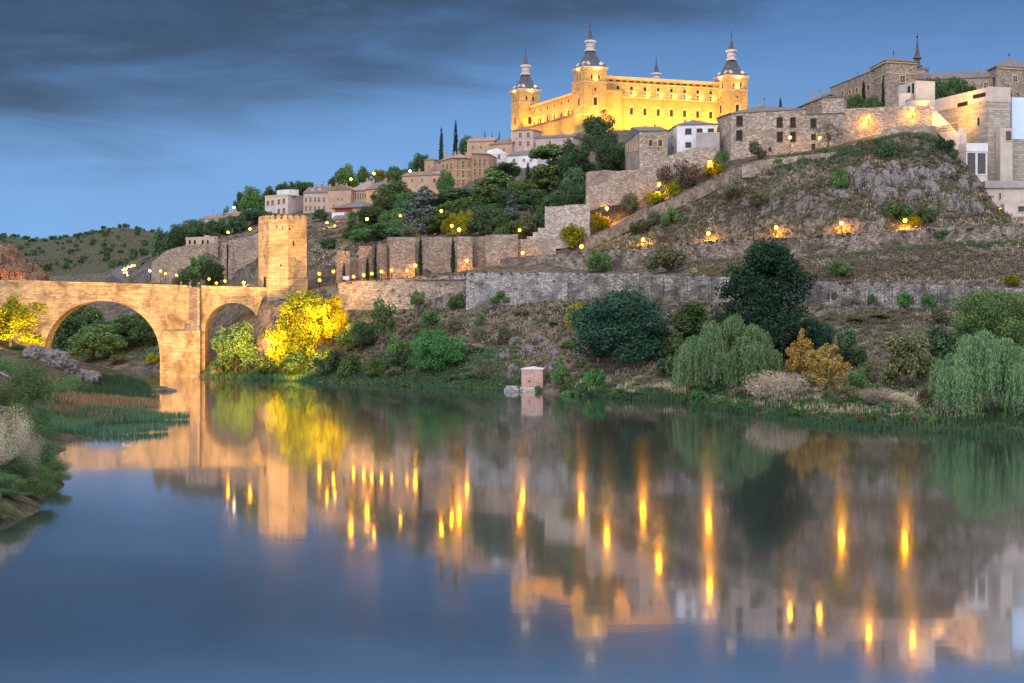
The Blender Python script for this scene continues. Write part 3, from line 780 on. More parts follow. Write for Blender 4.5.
def chimney(b, px, py, wpx, hpx, back=.45, mat='brick'):
    A, B, C, D = b.foot
    q = ray_face(px, A.lerp(D, back), B.lerp(C, back)); k = q.y / 2 / 800
    z1 = CAMZ + (HY - py) * k; w2 = wpx * k / 2
    mb = MB().box(q.x - w2, q.x + w2, q.y - w2, q.y + w2, b.zt - .2, z1).box(q.x - w2 - .12, q.x + w2 + .12, q.y - w2 - .12, q.y + w2 + .12, z1, z1 + .25)
    return part('chimney', mb, M[mat], b.roof if hasattr(b, 'roof') else b.root)
def spot(loc, target, power, ang=100, col=(1.0, .44, .04), rad=.5, blend=.8):
    L = bpy.data.lights.new('floodlight', 'SPOT'); L.energy = power; L.color = col; L.spot_size = R(ang); L.spot_blend = blend; L.shadow_soft_size = rad
    o = link('floodlight_beam', L); o.location = loc
    o.rotation_euler = (Vector(target) - Vector(loc)).to_track_quat('-Z', 'Y').to_euler()
    return o

# ------------------------------------------------------------------ the bridge
UB = 242.0; YB = 2 * UB; KB = UB / 800
br = thing('stone_bridge', 'old stone arch bridge lit golden, crossing the river to the gate tower', 'bridge', (XA(150, UB), YB, 0))
BW = 7.0
def deck_z(px): return ZA(np.interp(px, [-90, 0, 60, 205, 275], [281, 283, 284.5, 289, 291]), UB)
def soffit(px):
    if 44 <= px <= 160:
        a = (px - 102) / 58.0; return ZA(354 - 53.5 * math.sqrt(max(0, 1 - a * a)), UB)
    if 205 <= px <= 261:
        a = (px - 233) / 28.0; return ZA(333 - 30.5 * math.sqrt(max(0, 1 - a * a)) ** .9, UB)
    return None
def span(px0, px1, arch):
    mb = MB(); n = max(2, int((px1 - px0) / 1.0)); prev = None
    for i in range(n + 1):
        px = px0 + (px1 - px0) * i / n
        zb = -4.0
        if arch:
            zs = soffit(min(max(px, px0 + .001), px1 - .001)); zb = zs if zs is not None else -4
        zt = deck_z(px); X = XA(px, UB); o = len(mb.v)
        mb.v += [(X, YB, zb), (X, YB, zt), (X, YB + BW, zt), (X, YB + BW, zb)]
        if prev is not None:
            p = prev; mb.f += [(p, o, o + 1, p + 1), (p + 1, o + 1, o + 2, p + 2), (p + 2, o + 2, o + 3, p + 3), (p + 3, o + 3, o, p)]
        else: mb.f.append((o, o + 1, o + 2, o + 3))
        prev = o
    mb.f.append((prev, prev + 3, prev + 2, prev + 1))
    return mb
part('abutment', span(-110, 44, False), M['bridge'], br)
part('arch_span', span(44, 160, True), M['bridge'], br)
part('pier', span(160, 205, False), M['bridge'], br)
part('arch_span', span(205, 261, True), M['bridge'], br)
part('abutment', span(261, 276, False), M['bridge_dark'], br)
def ring(cx, cy, a, b_, wd, q0, q1, e=1.0):
    mb = MB(); n = 34; prev = None
    for i in range(n + 1):
        q = q0 + (q1 - q0) * i / n
        def pt(A, B):
            c = math.cos(q); s = math.sin(q); return P(cx - A * c, cy - B * (abs(s) ** e), UB)
        i_, o_ = pt(a - .3, b_ - .3), pt(a + wd, b_ + wd); o = len(mb.v)
        mb.v += [(i_.x, YB - .22, i_.z), (o_.x, YB - .22, o_.z), (o_.x, YB + .05, o_.z), (i_.x, YB + .05, i_.z)]
        if prev is not None:
            p = prev; mb.f += [(p, o, o + 1, p + 1), (p + 1, o + 1, o + 2, p + 2), (p + 3, o + 3, o, p)]
        prev = o
    return mb
part('arch_ring', ring(102, 354, 58, 53.5, 6.0, 0.0, math.pi), M['trim_b'] if 'trim_b' in M else M['tower'], br)
part('arch_ring', ring(233, 333, 28, 30.5, 4.5, 0.05, math.pi - .05, .9), M['tower'], br)
# parapet with a string course, the turret buttress on its stepped pier
for a, b in ((-110, 187), (201, 275)):
    n = 12; PF = MB(); PB = MB()
    for i in range(n):
        p0 = a + (b - a) * i / n; p1 = a + (b - a) * (i + 1) / n
        z0, z1 = deck_z(p0), deck_z(p1); x0, x1 = XA(p0, UB), XA(p1, UB)
        for pp, y0, y1 in ((PF, YB - .12, YB + .45), (PB, YB + BW - .45, YB + BW + .1)):
            v = [(x0, y0, z0 - .1), (x1, y0, z1 - .1), (x1, y1, z1 - .1), (x0, y1, z0 - .1), (x0, y0, z0 + 1.0), (x1, y0, z1 + 1.0), (x1, y1, z1 + 1.0), (x0, y1, z0 + 1.0)]
            pp.add(v, [(0, 3, 2, 1), (4, 5, 6, 7), (0, 1, 5, 4), (1, 2, 6, 5), (2, 3, 7, 6), (3, 0, 4, 7)])
    part('parapet', PF, M['bridge'], br); part('parapet', PB, M['bridge'], br)
tb = MB()
xs_ = [XA(p, UB) for p in (163, 187.5, 201.5)]
tb.prism([(xs_[0], YB), (xs_[0] + .3, YB - 2.2), (xs_[1], YB - 3.4), (xs_[2], YB - 2.2), (xs_[2] + .1, YB)], -4, ZA(331, UB))
part('cutwater', tb, M['bridge'], br)
tb = MB()
tb.prism([(xs_[1], YB - .02), (xs_[1] + .2, YB - 1.7), (xs_[2] - .3, YB - 1.7), (xs_[2], YB - .02)], ZA(331, UB) - .3, ZA(287, UB))
tb.add([(xs_[1], YB - 3.4, ZA(331, UB)), (xs_[2], YB - 2.2, ZA(331, UB)), (xs_[2] - .3, YB - 1.7, ZA(325, UB)), (xs_[1] + .2, YB - 1.7, ZA(323, UB)), (xs_[1] - 1.2, YB - 1.2, ZA(331, UB))], [(0, 1, 2, 3), (0, 3, 4)])
part('turret', tb, M['bridge_dark'], br)
part('quoin', MB().box(xs_[1] + .18, xs_[1] + .78, YB - 1.76, YB - 1.6, ZA(328, UB), ZA(288, UB)), M['tower'], br)
part('quoin', MB().box(xs_[2] - .88, xs_[2] - .28, YB - 1.76, YB - 1.6, ZA(328, UB), ZA(288, UB)), M['tower'], br)
for px in (181, 190, 199): part('finial', MB().lathe((XA(px, UB), YB + .2, deck_z(px) + .8), [(.28, 0), (.28, .7), (.4, .75), (.1, 1.3)], 6), M['bridge_dark'], br)

# ------------------------------------------------------------------ the gate tower
gt_ = thing('gate_tower', 'tall golden stone gate tower with battlements at the end of the bridge', 'tower', P(282, 292, 242))
hexa = [(258.3, 245.2), (269, 241), (288, 239.8), (306.7, 242.5), (304, 251), (264, 253.5)]
hx = [Vector((XA(a, u), 2 * u)) for a, u in hexa]
zt = ZA(221, 241)
zb0 = ZA(296, 241)
part('wall', MB().prism(hx, zb0 - 8, zt), M['tower'], gt_)
hc = sum(hx, Vector((0, 0))) / 6
led = [hx[1]] + [hc + (p - hc) * 1.035 for p in hx[1:4]] + [hx[3], hc]
part('plinth', MB().prism(led, zb0 - 8, ZA(279, 241)), M['tower'], gt_)
mer = MB()
for i in range(6):
    a, b = hx[i], hx[(i + 1) % 6]; d = (b - a); L = d.length; d.normalize(); n = Vector((d.y, -d.x))
    mer.obox(a, d, n, 0, L, -.55, -.005, zt - .02, zt + .45)
    cnt = max(2, int(round(L / 2.3)))
    for k in range(cnt):
        c0 = (k + .2) * L / cnt; c1 = (k + .8) * L / cnt
        mer.obox(a, d, n, c0, c1, -.56, .01, zt + .42, zt + 1.6)
        m_ = (c0 + c1) / 2
        p0 = a + d * c0 + n * -.56; p1 = a + d * c1 + n * -.56; p2 = a + d * c1; p3 = a + d * c0; pm = a + d * m_ + n * -.28
        mer.add([(p.x, p.y, zt + 1.5) for p in (p0, p1, p2, p3)] + [(pm.x, pm.y, zt + 2.0)], [(0, 1, 4), (1, 2, 4), (2, 3, 4), (3, 0, 4)])
part('battlement', mer, M['tower'], gt_)
GT = Bld(); GT.root = gt_
def hwin(i, px, py, w_, h_, style, nm='window'):
    A, B = hx[i], hx[i + 1]; d = (B - A).normalized(); n = Vector((d.y, -d.x)); q = ray_face(px, A, B); k = q.y / 1600
    pos = Vector((q.x + n.x * .01, q.y + n.y * .01, CAMZ + (HY - py) * k))
    window(gt_, pos, d, w_, h_, style, 'tower', 'void', nm)
hwin(2, 293.2, 243.5, .8, 1.5, 'arch'); hwin(2, 289.5, 229, .6, .7, 'slit', 'loophole'); hwin(1, 276.4, 226.8, .3, .9, 'slit', 'loophole'); hwin(1, 282.5, 227.5, .3, .9, 'slit', 'loophole')
hwin(2, 295.4, 259.7, .3, 1.0, 'slit', 'loophole'); hwin(1, 281, 265.5, .5, .6, 'slit', 'loophole'); hwin(0, 264.5, 256, .6, 1.6, 'slit', 'loophole'); hwin(0, 263, 238, .5, .8, 'slit', 'loophole')
hwin(0, 265.2, 283.5, 2.6, 4.6, 'arch', 'doorway')

# ------------------------------------------------------------------ town walls
def battl(name, label, corners, pytop, pybot, mat='city', depth=5, merlons=True, mh=1.3):
    b = bld(name, label, 'tower', corners, pytop, pybot, mat, depth, deep=3)
    if merlons:
        mb = MB()
        for i in range(4):
            p, q = b.foot[i], b.foot[(i + 1) % 4]; d = (q - p).normalized(); n = Vector((d.y, -d.x)); L = (q - p).length
            cnt = max(2, int(L / 1.5))
            for k in range(cnt):
                mb.obox(p, d, n, (k + .15) * L / cnt, (k + .75) * L / cnt, -.5, -.01 + .003 * i, b.zt - .02, b.zt + mh)
        part('battlement', mb, M[mat], b.root)
    return b
battl('wall_turret', 'slim crenellated wall turret nearest the gate tower, beside the yellow tree', [(336.4, 246), (341, 245), (350, 246)], 255, 283)
battl('wall_turret', 'second crenellated wall turret with dark cypresses at its foot', [(358.6, 247.5), (362, 246.5), (372, 248)], 250, 281)
battl('wall_turret', 'third crenellated turret, tight against the big square wall bastion', [(377.5, 248.5), (380, 247.5), (387.5, 249)], 248, 280)
battl('wall_bastion', 'broad flat topped square bastion, its foot lit orange by lamps', [(387, 250), (390, 248.5), (415, 249)], 237, 279, merlons=False)
battl('wall_bastion', 'narrow pale square bastion of the town wall beside the darker recess', [(456.5, 250.6), (457, 249.8), (472.5, 250)], 236.5, 270, 'rubble', merlons=False)
battl('wall_bastion', 'wide stone bastion of the town wall left of the stepped wall', [(485, 250.6), (485.5, 249.6), (518, 248)], 234.8, 265, 'rubble', merlons=False)
wall('town_wall', 'low old wall between the first and second crenellated turrets', [(341, 258, 283, 247.5), (359, 257, 281, 248.5)], 'city', 1.5)
wall('town_wall', 'short old wall between the second and third crenellated turrets', [(371, 254, 280, 249), (379, 253, 280, 249)], 'city', 1.5)
wall('town_wall', 'stone curtain wall between two dark narrow cypresses', [(414, 237.3, 277, 251.4), (436, 237, 275, 251.8), (458, 237.2, 272, 252)], 'city', 1.6)
wall('town_wall', 'dark recessed length of curtain wall right of the narrow bastion', [(471, 237, 269, 252.2), (486, 236.5, 266, 252)], 'bridge_dark', 1.6)
wall('town_wall', 'low stone wall with a lamp below the stepped wall', [(517, 239.5, 264, 249.5), (543, 239.5, 262, 247.8), (543.2, 238.5, 262, 247.2), (556, 238.5, 262, 246.6)], 'rubble', 1.4)
wall('stepped_wall', 'pale stone wall stepping down towards the lamp on the town wall', [(520, 239, 250, 251.5), (527, 239, 250, 251.6), (527.01, 236, 250, 251.6), (533, 236, 250, 251.6), (533.01, 232, 250, 251.6), (538, 232, 250, 251.6), (538.01, 228, 250, 251.6), (544.9, 228, 250, 251.6), (545, 206.5, 250, 251.6), (566, 205.5, 248, 251.8), (590, 204, 242, 252.4)], 'pale', 2.5, .8)
wall('terrace_wall', 'tall patched rubble wall holding the terrace left of the sandy ramp', [(586, 172, 212, 254), (604, 170, 206, 254), (618, 171, 205, 254), (640, 170, 204, 254), (664, 167, 196, 254)], 'rubble', 2.5, 1.0)
wall('terrace_wall', 'low tan wall on the slope below the white house', [(660, 158, 178, 254.5), (694, 148, 170, 253.5), (718, 147, 164, 252.6)], 'house_stone', 1.5, .4)
hs = [(560, 246), (585, 238), (610, 227), (640, 211), (670, 198), (700, 185), (730, 169), (745, 164.5)]
_h2 = np.array(H2, float)
wall('ramp_wall', 'sandy wall edging the ramp that climbs past the street lamps', [(a, y + 1.2, y + 13.5, float(np.interp(a, _h2[:, 0], _h2[:, 1])) - 1.9) for a, y in hs], 'sand', .5, .6)
wall('rubble_wall', 'dark rubble wall under the big stone building at the hill brow', [(742, 166, 178, 241.2), (770, 159, 176, 240.2), (800, 155.5, 174, 239), (836, 152, 165, 236.5)], 'rubble', .8, .5)
lw = [(338, 282.5, 312, 239.2), (400, 279, 313, 236.2), (466, 275, 312, 230.6)]
wall('road_wall', 'golden rubble wall carrying the road beside the lit yellow tree', lw, 'rubble', .9, .5)
led_ = MB()
for a, b in (((404, 280), (466, 279.3)),):
    A, B = P(a[0], a[1], 236.0), P(b[0], b[1], 230.5); A.y -= .5; B.y -= .5
    led_.add([(p.x, p.y + s, p.z + z) for p in (A, B) for s, z in ((-.5, 0), (.6, 0), (.6, .35), (-.5, .35))], [(0, 3, 2, 1), (4, 5, 6, 7), (0, 4, 7, 3), (3, 7, 6, 2), (2, 6, 5, 1), (1, 5, 4, 0)])
solo('stone_ledge', led_, M['grey'], 'long stone ledge along the road wall above the thin tree', 'ledge', P(435, 280, 233))
wall('road_wall', 'long blue grey stone wall along the road above the round green bush', [(466, 272.8, 313, 229.6), (520, 272.6, 310, 225.3), (567.5, 273, 305, 221.4)], 'grey', .9, .4)
wall('road_wall', 'grey road wall with pilasters behind the two big dark trees', [(567.7, 272.8, 305, 221.5), (640, 274, 306, 216.6), (740, 277.5, 308, 208.6)], 'grey_dark', .9, .3)
wall('road_wall', 'weathered grey road wall right of the tallest dark tree', [(740.2, 278.5, 309, 208.5), (800, 281, 311, 204.6), (900, 283.5, 312, 199.6), (1024, 288.5, 315, 193.6), (1200, 297, 322, 184.5)], 'grey_dark', .9, .3)
PW = [(575, 273, 304, 221.3), (640, 274, 306, 216.6), (740, 277.5, 308, 208.6), (800, 281, 311, 204.6), (900, 283.5, 312, 199.6), (1024, 288.5, 315, 193.6)]
PR = [o for o in bpy.data.objects if o.name.startswith('road_wall')]
for i, px in enumerate(range(590, 1020, 12)):
    a = np.array(PW); u = float(np.interp(px, a[:, 0], a[:, 3])); T = P(px, float(np.interp(px, a[:, 0], a[:, 1])) + 1.2, u)
    host = PR[2] if px < 740 else PR[3]
    part('pilaster', MB().box(T.x - .22, T.x + .22, T.y - .75, T.y + .1, T.z - 9, T.z), M['grey_dark'], host)
wall('retaining_wall', 'upper terrace wall of brown stone below the ramp and orange lamps', [(500, 258.5, 268, 247.6), (545, 254.5, 273, 244.5), (585, 250.5, 276, 242.6), (640, 247.5, 272, 239.6), (700, 242.5, 266, 233.6)], 'rubble_dark', .8, .6)
wall('retaining_wall', 'upper terrace wall along the lamp lit path under the cliff', [(700.2, 242.5, 266, 233.4), (740, 239.5, 261, 229.6), (800, 236.5, 261, 223.6), (860, 233.5, 256, 220.6), (945, 227.3, 247, 217.6), (1024, 225.3, 244, 214.6), (1200, 224.5, 244, 206.0)], 'rubble_dark', .8, .6)
# cliff walls left of the gate tower
wall('cliff_wall', 'old buttressed city wall on the rock left of the gate tower', [(222, 243, 285, 306.5), (240, 239, 284, 303.5), (262, 232, 284, 300)], 'city', 2, 1.2)
wall('cliff_wall', 'long weathered city wall behind the bushy tree and road lamps', [(152, 262.5, 282, 326), (166, 250.5, 284, 322), (184, 246, 284, 318.5), (206, 243.5, 284, 313.5), (218, 242.5, 284, 310)], 'city', 2, 1.2)
for px, pt, lb in ((224.5, 244, 'left'), (231, 242, 'right')):
    A = P(px, 283, 304.5); zt_ = ZA(pt, 304.5)
    mb = MB(); mb.add([(A.x - 1.1, A.y - 1.6, A.z - 3), (A.x + 1.1, A.y - 1.6, A.z - 3), (A.x + 1.1, A.y + 4, A.z - 3), (A.x - 1.1, A.y + 4, A.z - 3), (A.x - .8, A.y - .2, zt_), (A.x + .8, A.y - .2, zt_), (A.x + .8, A.y + 4, zt_), (A.x - .8, A.y + 4, zt_)],
                      [(0, 3, 2, 1), (4, 5, 6, 7), (0, 1, 5, 4), (1, 2, 6, 5), (2, 3, 7, 6), (3, 0, 4, 7)])
    solo('wall_buttress', mb, M['city'], lb + ' of two tall tapering buttresses on the city wall by the gate tower', 'buttress', (A.x, A.y, A.z))
wall('cliff_wall', 'broken reddish wall on the slope just right of the gate tower', [(308, 272, 285, 262), (322, 268, 284, 259), (338, 268, 284, 252)], 'city', 1.4, .5)

# ------------------------------------------------------------------ the palace on the hilltop
O = Vector((XA(584, 384), 768.0)); rv = Vector((.9308, .3655)).normalized(); lv = Vector((-rv.y, rv.x))
LR, LL, TW = 77.7, 84.0, 11.8
RECR, RECL = 8.0, 6.8
pal = thing('palace', 'great square palace with corner towers floodlit gold on the hilltop', 'palace', (O.x, O.y, 108))
def pbox(mb, a0, a1, b0, b1, z0, z1): return mb.obox(O, rv, lv, a0, a1, b0, b1, z0, z1)
ZT = 137.0
tow = [(0, 0, 'near'), (LR, 0, 'right'), (0, LL, 'left'), (LR, LL, 'back')]
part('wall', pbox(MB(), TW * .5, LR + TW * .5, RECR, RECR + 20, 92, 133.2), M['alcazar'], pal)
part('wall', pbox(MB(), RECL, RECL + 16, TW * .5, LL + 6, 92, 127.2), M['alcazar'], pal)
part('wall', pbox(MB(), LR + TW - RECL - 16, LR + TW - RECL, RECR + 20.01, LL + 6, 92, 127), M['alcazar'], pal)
part('wall', pbox(MB(), RECL + 16.01, LR + TW - RECL - 16.01, LL + TW - 24, LL + TW - 8, 92, 127), M['alcazar'], pal)
rf = MB(); 
def proof(a0, a1, b0, b1, z, h, along):
    if along == 'a': m0, m1 = (a0, (b0 + b1) / 2), (a1, (b0 + b1) / 2)
    else: m0, m1 = ((a0 + a1) / 2, b0), ((a0 + a1) / 2, b1)
    c = [(a0, b0), (a1, b0), (a1, b1), (a0, b1)]
    v = [(*(O + rv * a + lv * b), z) for a, b in c] + [(*(O + rv * a + lv * b), z + h) for a, b in (m0, m1)]
    rf.add(v, [(3, 2, 1, 0)] + ([(0, 1, 5, 4), (2, 3, 4, 5), (1, 2, 5), (3, 0, 4)] if along == 'a' else [(1, 2, 5, 4), (3, 0, 4, 5), (0, 1, 4), (2, 3, 5)]))
proof(TW + .1, LR - .1, RECR + 1.2, RECR + 20.3, 133.25, 1.0, 'a'); proof(RECL + .8, RECL + 16.4, TW + 8, LL - .1, 127.3, 2.6, 'b')
part('roof', rf, M['tile'], pal)
# cornices, string courses and the balcony of the long right front
part('cornice', pbox(MB(), TW + .01, LR - .01, RECR - 1.0, RECR + .5, 133.21, 134.3), M['trim'], pal)
part('cornice', pbox(MB(), TW + .01, LR - .01, RECR - .35, RECR + .1, 131.0, 131.4), M['trim'], pal)
part('cornice', pbox(MB(), TW + .01, LR - .01, RECR - .3, RECR + .1, 114.0, 114.5), M['trim'], pal)
part('cornice', pbox(MB(), RECL - .9, RECL + .5, TW + .01, LL - .01, 127.21, 128.2), M['trim'], pal)
part('cornice', pbox(MB(), RECL - .3, RECL + .1, TW + .01, LL - .01, 121.6, 122.0), M['trim'], pal)
bal = MB()
pbox(bal, TW + .02, LR - .02, RECR - 1.3, RECR + .1, 124.1, 124.5)
pbox(bal, TW + .02, LR - .02, RECR - 1.3, RECR - 1.05, 125.6, 125.8)
nb = 46
for k in range(nb):
    a = TW + .3 + (LR - TW - .6) * k / (nb - 1); pbox(bal, a - .14, a + .14, RECR - 1.26, RECR - 1.09, 124.51, 125.59)
part('balcony', bal, M['trim'], pal)
part('terrace', pbox(MB(), 1.2, RECL + .01, TW + .02, LL - .02, 92, 115.2), M['alcazar'], pal)
tl = MB(); pbox(tl, .6, 1.9, TW + .03, LL - .03, 115.21, 115.9); part('terrace_ledge', tl, M['tile'], pal)
for a, b, nm in tow:
    twr = part('corner_tower', pbox(MB(), a, a + TW, b, b + TW, 92, ZT - .6), M['alcazar'], pal)
    part('cornice', pbox(MB(), a - .75, a + TW + .75, b - .75, b + TW + .75, ZT - .55, ZT + .2), M['trim'], twr); cm = MB(); pbox(cm, a - .35, a + TW + .35, b - .35, b + TW + .35, ZT - 1.3, ZT - .56); part('cornice', cm, M['trim'], twr)
    for z_ in (129.6, 114.0): part('string_course', pbox(MB(), a - .2, a + TW + .2, b - .2, b + TW + .2, z_, z_ + .55), M['trim'], twr)
    C_ = O + rv * (a + TW / 2) + lv * (b + TW / 2); c3 = (C_.x, C_.y, ZT + .2); ro = math.atan2(rv.y, rv.x) + math.pi / 4; s2 = math.sqrt(2)
    h = TW / 2 * s2
    sr = part('spire_roof', MB().lathe(c3, [(h * 1.06, 0), (h * .98, .7), (h * .72, 2.2), (h * .52, 4.2), (h * .38, 6.6), (h * .30, 8.2)], 4, ro), M['slate'], pal)
    ln = MB().lathe(c3, [(h * .36, 8.2), (h * .36, 8.7)], 8, ro).lathe(c3, [(h * .25, 8.7), (h * .25, 12.4)], 8, ro).lathe(c3, [(h * .37, 12.4), (h * .37, 13.0), (h * .25, 13.5)], 8, ro).lathe(c3, [(h * .29, 10.4), (h * .29, 10.7)], 8, ro)
    part('lantern', ln, M['lead'], sr)
    part('spire', MB().lathe(c3, [(h * .25, 13.5), (h * .17, 14.4), (h * .13, 15.2), (h * .10, 17.0), (.12, 20.2)], 8, ro), M['slate'], sr)
    part('finial', MB().lathe(c3, [(.12, 20.2), (.45, 20.6), (.12, 21.0), (.06, 22.6), (.28, 22.8), (.05, 23.1), (.05, 24.4)], 6), M['iron'], sr)
    for s_, (da, db) in enumerate(((0, -1), (0, 1), (-1, 0), (1, 0))):
        for off in (-TW * .28, TW * .28):
            ca = a + TW / 2 + da * TW * .40 + (off if da == 0 else 0); cb = b + TW / 2 + db * TW * .40 + (off if db == 0 else 0)
            dm = MB(); pbox(dm, ca - .85, ca + .85, cb - .85, cb + .85, ZT + .25, ZT + 2.0)
            q = O + rv * ca + lv * cb; dm.lathe((q.x, q.y, ZT + 2.0), [(1.35, 0), (.05, .9)], 4, ro); part('dormer', dm, M['lead'], sr)
    for da, db, d in ((0, -1, rv), (-1, 0, -lv)):
        for f in (.34, .66):
            p = O + rv * (a + (TW * f if da == 0 else -.01)) + lv * (b + (TW * f if db == 0 else -.01))
            window(pal, (p.x, p.y, 132.2), d, 1.1, 2.4, 'arch', 'trim', 'void')
        p = O + rv * (a + (TW * .5 if da == 0 else -.01)) + lv * (b + (TW * .5 if db == 0 else -.01))
        if nm != 'back':
            window(pal, (p.x, p.y, 120.5), d, 1.9, 3.8, 'ped', 'trim', 'void')
            window(pal, (p.x, p.y, 126.3), d, 1.0, 1.3, 'plain', 'trim', 'void')
for k in range(9):
    a = TW + (LR - TW) * (k + .35) / 9
    p = O + rv * a + lv * (RECR - .01)
    window(pal, (p.x, p.y, 128.9), rv, 1.6, 1.8, 'plain', 'trim', 'void')
    window(pal, (p.x, p.y, 132.2), rv, 2.6, .7, 'slit', 'trim', 'void')
    window(pal, (p.x, p.y, 117.6), rv, 1.8, 3.4, 'ped', 'trim', 'void')
    if k < 8:
        p = O + rv * (a + (LR - TW) / 18) + lv * (RECR - .01); window(pal, (p.x, p.y, 132.2), rv, 2.0, .7, 'slit', 'trim', 'void')
    p = O + rv * a + lv * (RECR - .01); window(pal, (p.x, p.y, 125.9), rv, 1.5, 2.0, 'plain', 'trim', 'void', 'balcony_door')
for k in range(8):
    b = TW + (LL - TW) * (k + .5) / 8
    p = O + rv * (RECL - .01) + lv * b
    window(pal, (p.x, p.y, 118.6), -lv, 2.0, 3.0, 'ped', 'trim', 'void'); window(pal, (p.x, p.y, 124.8), -lv, 1.5, 2.0, 'plain', 'trim', 'void')
GOLD = (1.0, .40, .025)
def W2(a, b, z): q = O + rv * a + lv * b; return (q.x, q.y, z)
for a in (16, 26, 36, 46, 56, 66, 74): spot(W2(a, -1.5, 106.5), W2(a, RECR, 124), 29000, 135, GOLD)
for a in (2, 10): spot(W2(a, -8, 107), W2(a, 0, 127), 23000, 120, GOLD)
for a in (LR + 2, LR + 9): spot(W2(a, -8, 107), W2(a, 0, 127), 23000, 120, GOLD)
for b in (6, 90): spot(W2(-9, b, 108), W2(0, b, 127), 25000, 120, GOLD)
for b in (20, 36, 52, 68, 80): spot(W2(2.2, b, 116.2), W2(RECL + 1, b, 126), 9500, 150, GOLD, .2)
for b in (20, 44, 68): spot(W2(-10, b, 108), W2(1, b, 112), 14000, 120, (1.0, .40, .04))
spot(W2(4, LL - 9, 117), W2(5, LL, 130), 6000, 120, GOLD)
for a, b, nm in tow[:3]:
    spot(W2(a + TW / 2 + 1, b - 2.8, ZT - 2.0), W2(a + TW / 2, b + 3, ZT + 8), 900, 140, (1.0, .86, .68), .2)
    spot(W2(a - 2.8, b + TW / 2, ZT - 2.0), W2(a + 3, b + TW / 2, ZT + 8), 900, 140, (1.0, .86, .68), .2)
# strip lamps along the balcony washing the gallery above it
for a in np.linspace(TW + 3, LR - 3, 9): spot(W2(float(a), RECR - .8, 124.8), W2(float(a), RECR + .6, 131), 4200, 160, (1.0, .56, .11), .25)
for b_, (a, bb) in enumerate(((0, 0), (LR, 0))):
    spot(W2(a + TW / 2, bb - 1.6, 130.4), W2(a + TW / 2, bb + 1, 136), 2600, 150, (1.0, .58, .12), .2)

# ------------------------------------------------------------------ houses on the left of the hill
G1 = 'houses stepping up the hill'
b = bld('flat_roofed_house', 'pale flat roofed house with six small windows, just above the gate tower', 'house', [(265, 352), (288, 346), (303.5, 352)], 195, 219, 'offwhite', parapet=.5, group=G1)
wins(b, 0, [(272.7, 202.5, 2.2, 4.2), (279, 201.8, 2.2, 4.5), (284, 201, 2.2, 4.5), (279, 211.3, 2.2, 4.6), (284, 210.5, 2.2, 4.6), (268, 203, 2, 4)])
block(b, 'penthouse', 275, 287.5, 189, 195, 0, -1.0, 'white', 6)
b = bld('terraced_house', 'pinkish house with dormers and two rows of windows beside the flat roofed house', 'house', [(303.5, 347), (328, 345)], 193.5, 222, 'pinkw', 11, ('gable', 3.2, 'tile_grey', .4), G1)
wins(b, 0, [(x, 199.5, 1.9, 4.4) for x in (306, 310.5, 315, 319, 324)] + [(x, 208.3, 1.9, 4.4) for x in (306, 310.5, 315, 319, 324)] + [(x, 216.5, 1.9, 4) for x in (306, 310.5, 319, 324)])
for x in (311, 318): 
    dmr = block(b, 'dormer', x - 1.8, x + 1.8, 188.5, 194, 0, -1.6, 'pinkw', 3.2)
chimney(b, 315, 185.0, 2.4, 6); chimney(b, 322, 184.5, 1.8, 6)
block(b, 'string_course', 303.6, 327.9, 204, 204.6, 0, .12, 'trim')
b = bld('gabled_house', 'tan gabled house wall with two tiny attic windows', 'house', [(328, 344.5), (351, 343)], 190.5, 223, 'tan', 13, ('gable_front', 2.6, 'tile', .35), G1)
wins(b, 0, [(338.2, 199, 1.2, 1.8), (342, 199, 1.2, 1.8), (333.8, 206.5, 2, 4), (345.5, 209, 1.6, 3)])
chimney(b, 330, 185, 2, 5)
b = bld('columned_hall', 'long low hall with a row of narrow tall window slits under its pinkish roof', 'house', [(350, 345), (371.5, 343)], 191, 216, 'tan', 16, ('hip', 5.2, 'tile_pink', .7), G1)
wins(b, 0, [(x, 196, 1.0, 6.2) for x in (353.3, 355.8, 358.2, 360.6, 363, 365.4)], 'plain')
b = bld('orange_house', 'small orange walled house with a slate grey roof behind the dark trees', 'house', [(366, 340), (385, 338)], 189.5, 214, 'orangew', 14, ('hip', 4.0, 'tile_grey', .6), G1)
wins(b, 0, [(376, 196, 2, 3.4)])
b = bld('white_shed', 'small white rooftop block beside the slate grey roof', 'shed', [(374.5, 349), (384.5, 347)], 183, 192, 'white', 7, ('gable', .8, 'tile_grey', .3), G1)
wins(b, 0, [(379, 186.5, 2, 2.2)])
b = bld('balconied_house', 'low house with two overhanging grey roofs, a red band and a white balcony', 'house', [(333.5, 330), (364, 326)], 208.5, 226, 'orangew', 15, ('hip', 3.4, 'tile_grey', 1.8), G1)
block(b, 'red_band', 335.5, 352, 208.8, 212.4, 0, .15, 'redw'); block(b, 'balcony', 334, 346.5, 213, 218.4, 0, 1.5, 'white', 0)
lr = MB(); A_, B_ = b.foot[0], b.foot[1]; d_ = (B_ - A_).normalized(); n_ = Vector((d_.y, -d_.x)); k_ = 326 / 800
q0 = ray_face(338, A_, B_); q1 = ray_face(373, A_, B_); zt_ = ZA(213, 327)
lr.add([(*(q0 + n_ * 4.6), zt_ - 2.4), (*(q1 + n_ * 4.6), zt_ - 2.4), (*(q1 + n_ * .02), zt_), (*(q0 + n_ * .02), zt_), (*(q0 + n_ * 4.6), zt_ - 2.7), (*(q1 + n_ * 4.6), zt_ - 2.7), (*(q1 + n_ * .02), zt_ - .3), (*(q0 + n_ * .02), zt_ - .3)],
       [(0, 1, 2, 3), (7, 6, 5, 4), (0, 4, 5, 1), (1, 5, 6, 2), (3, 7, 4, 0)])
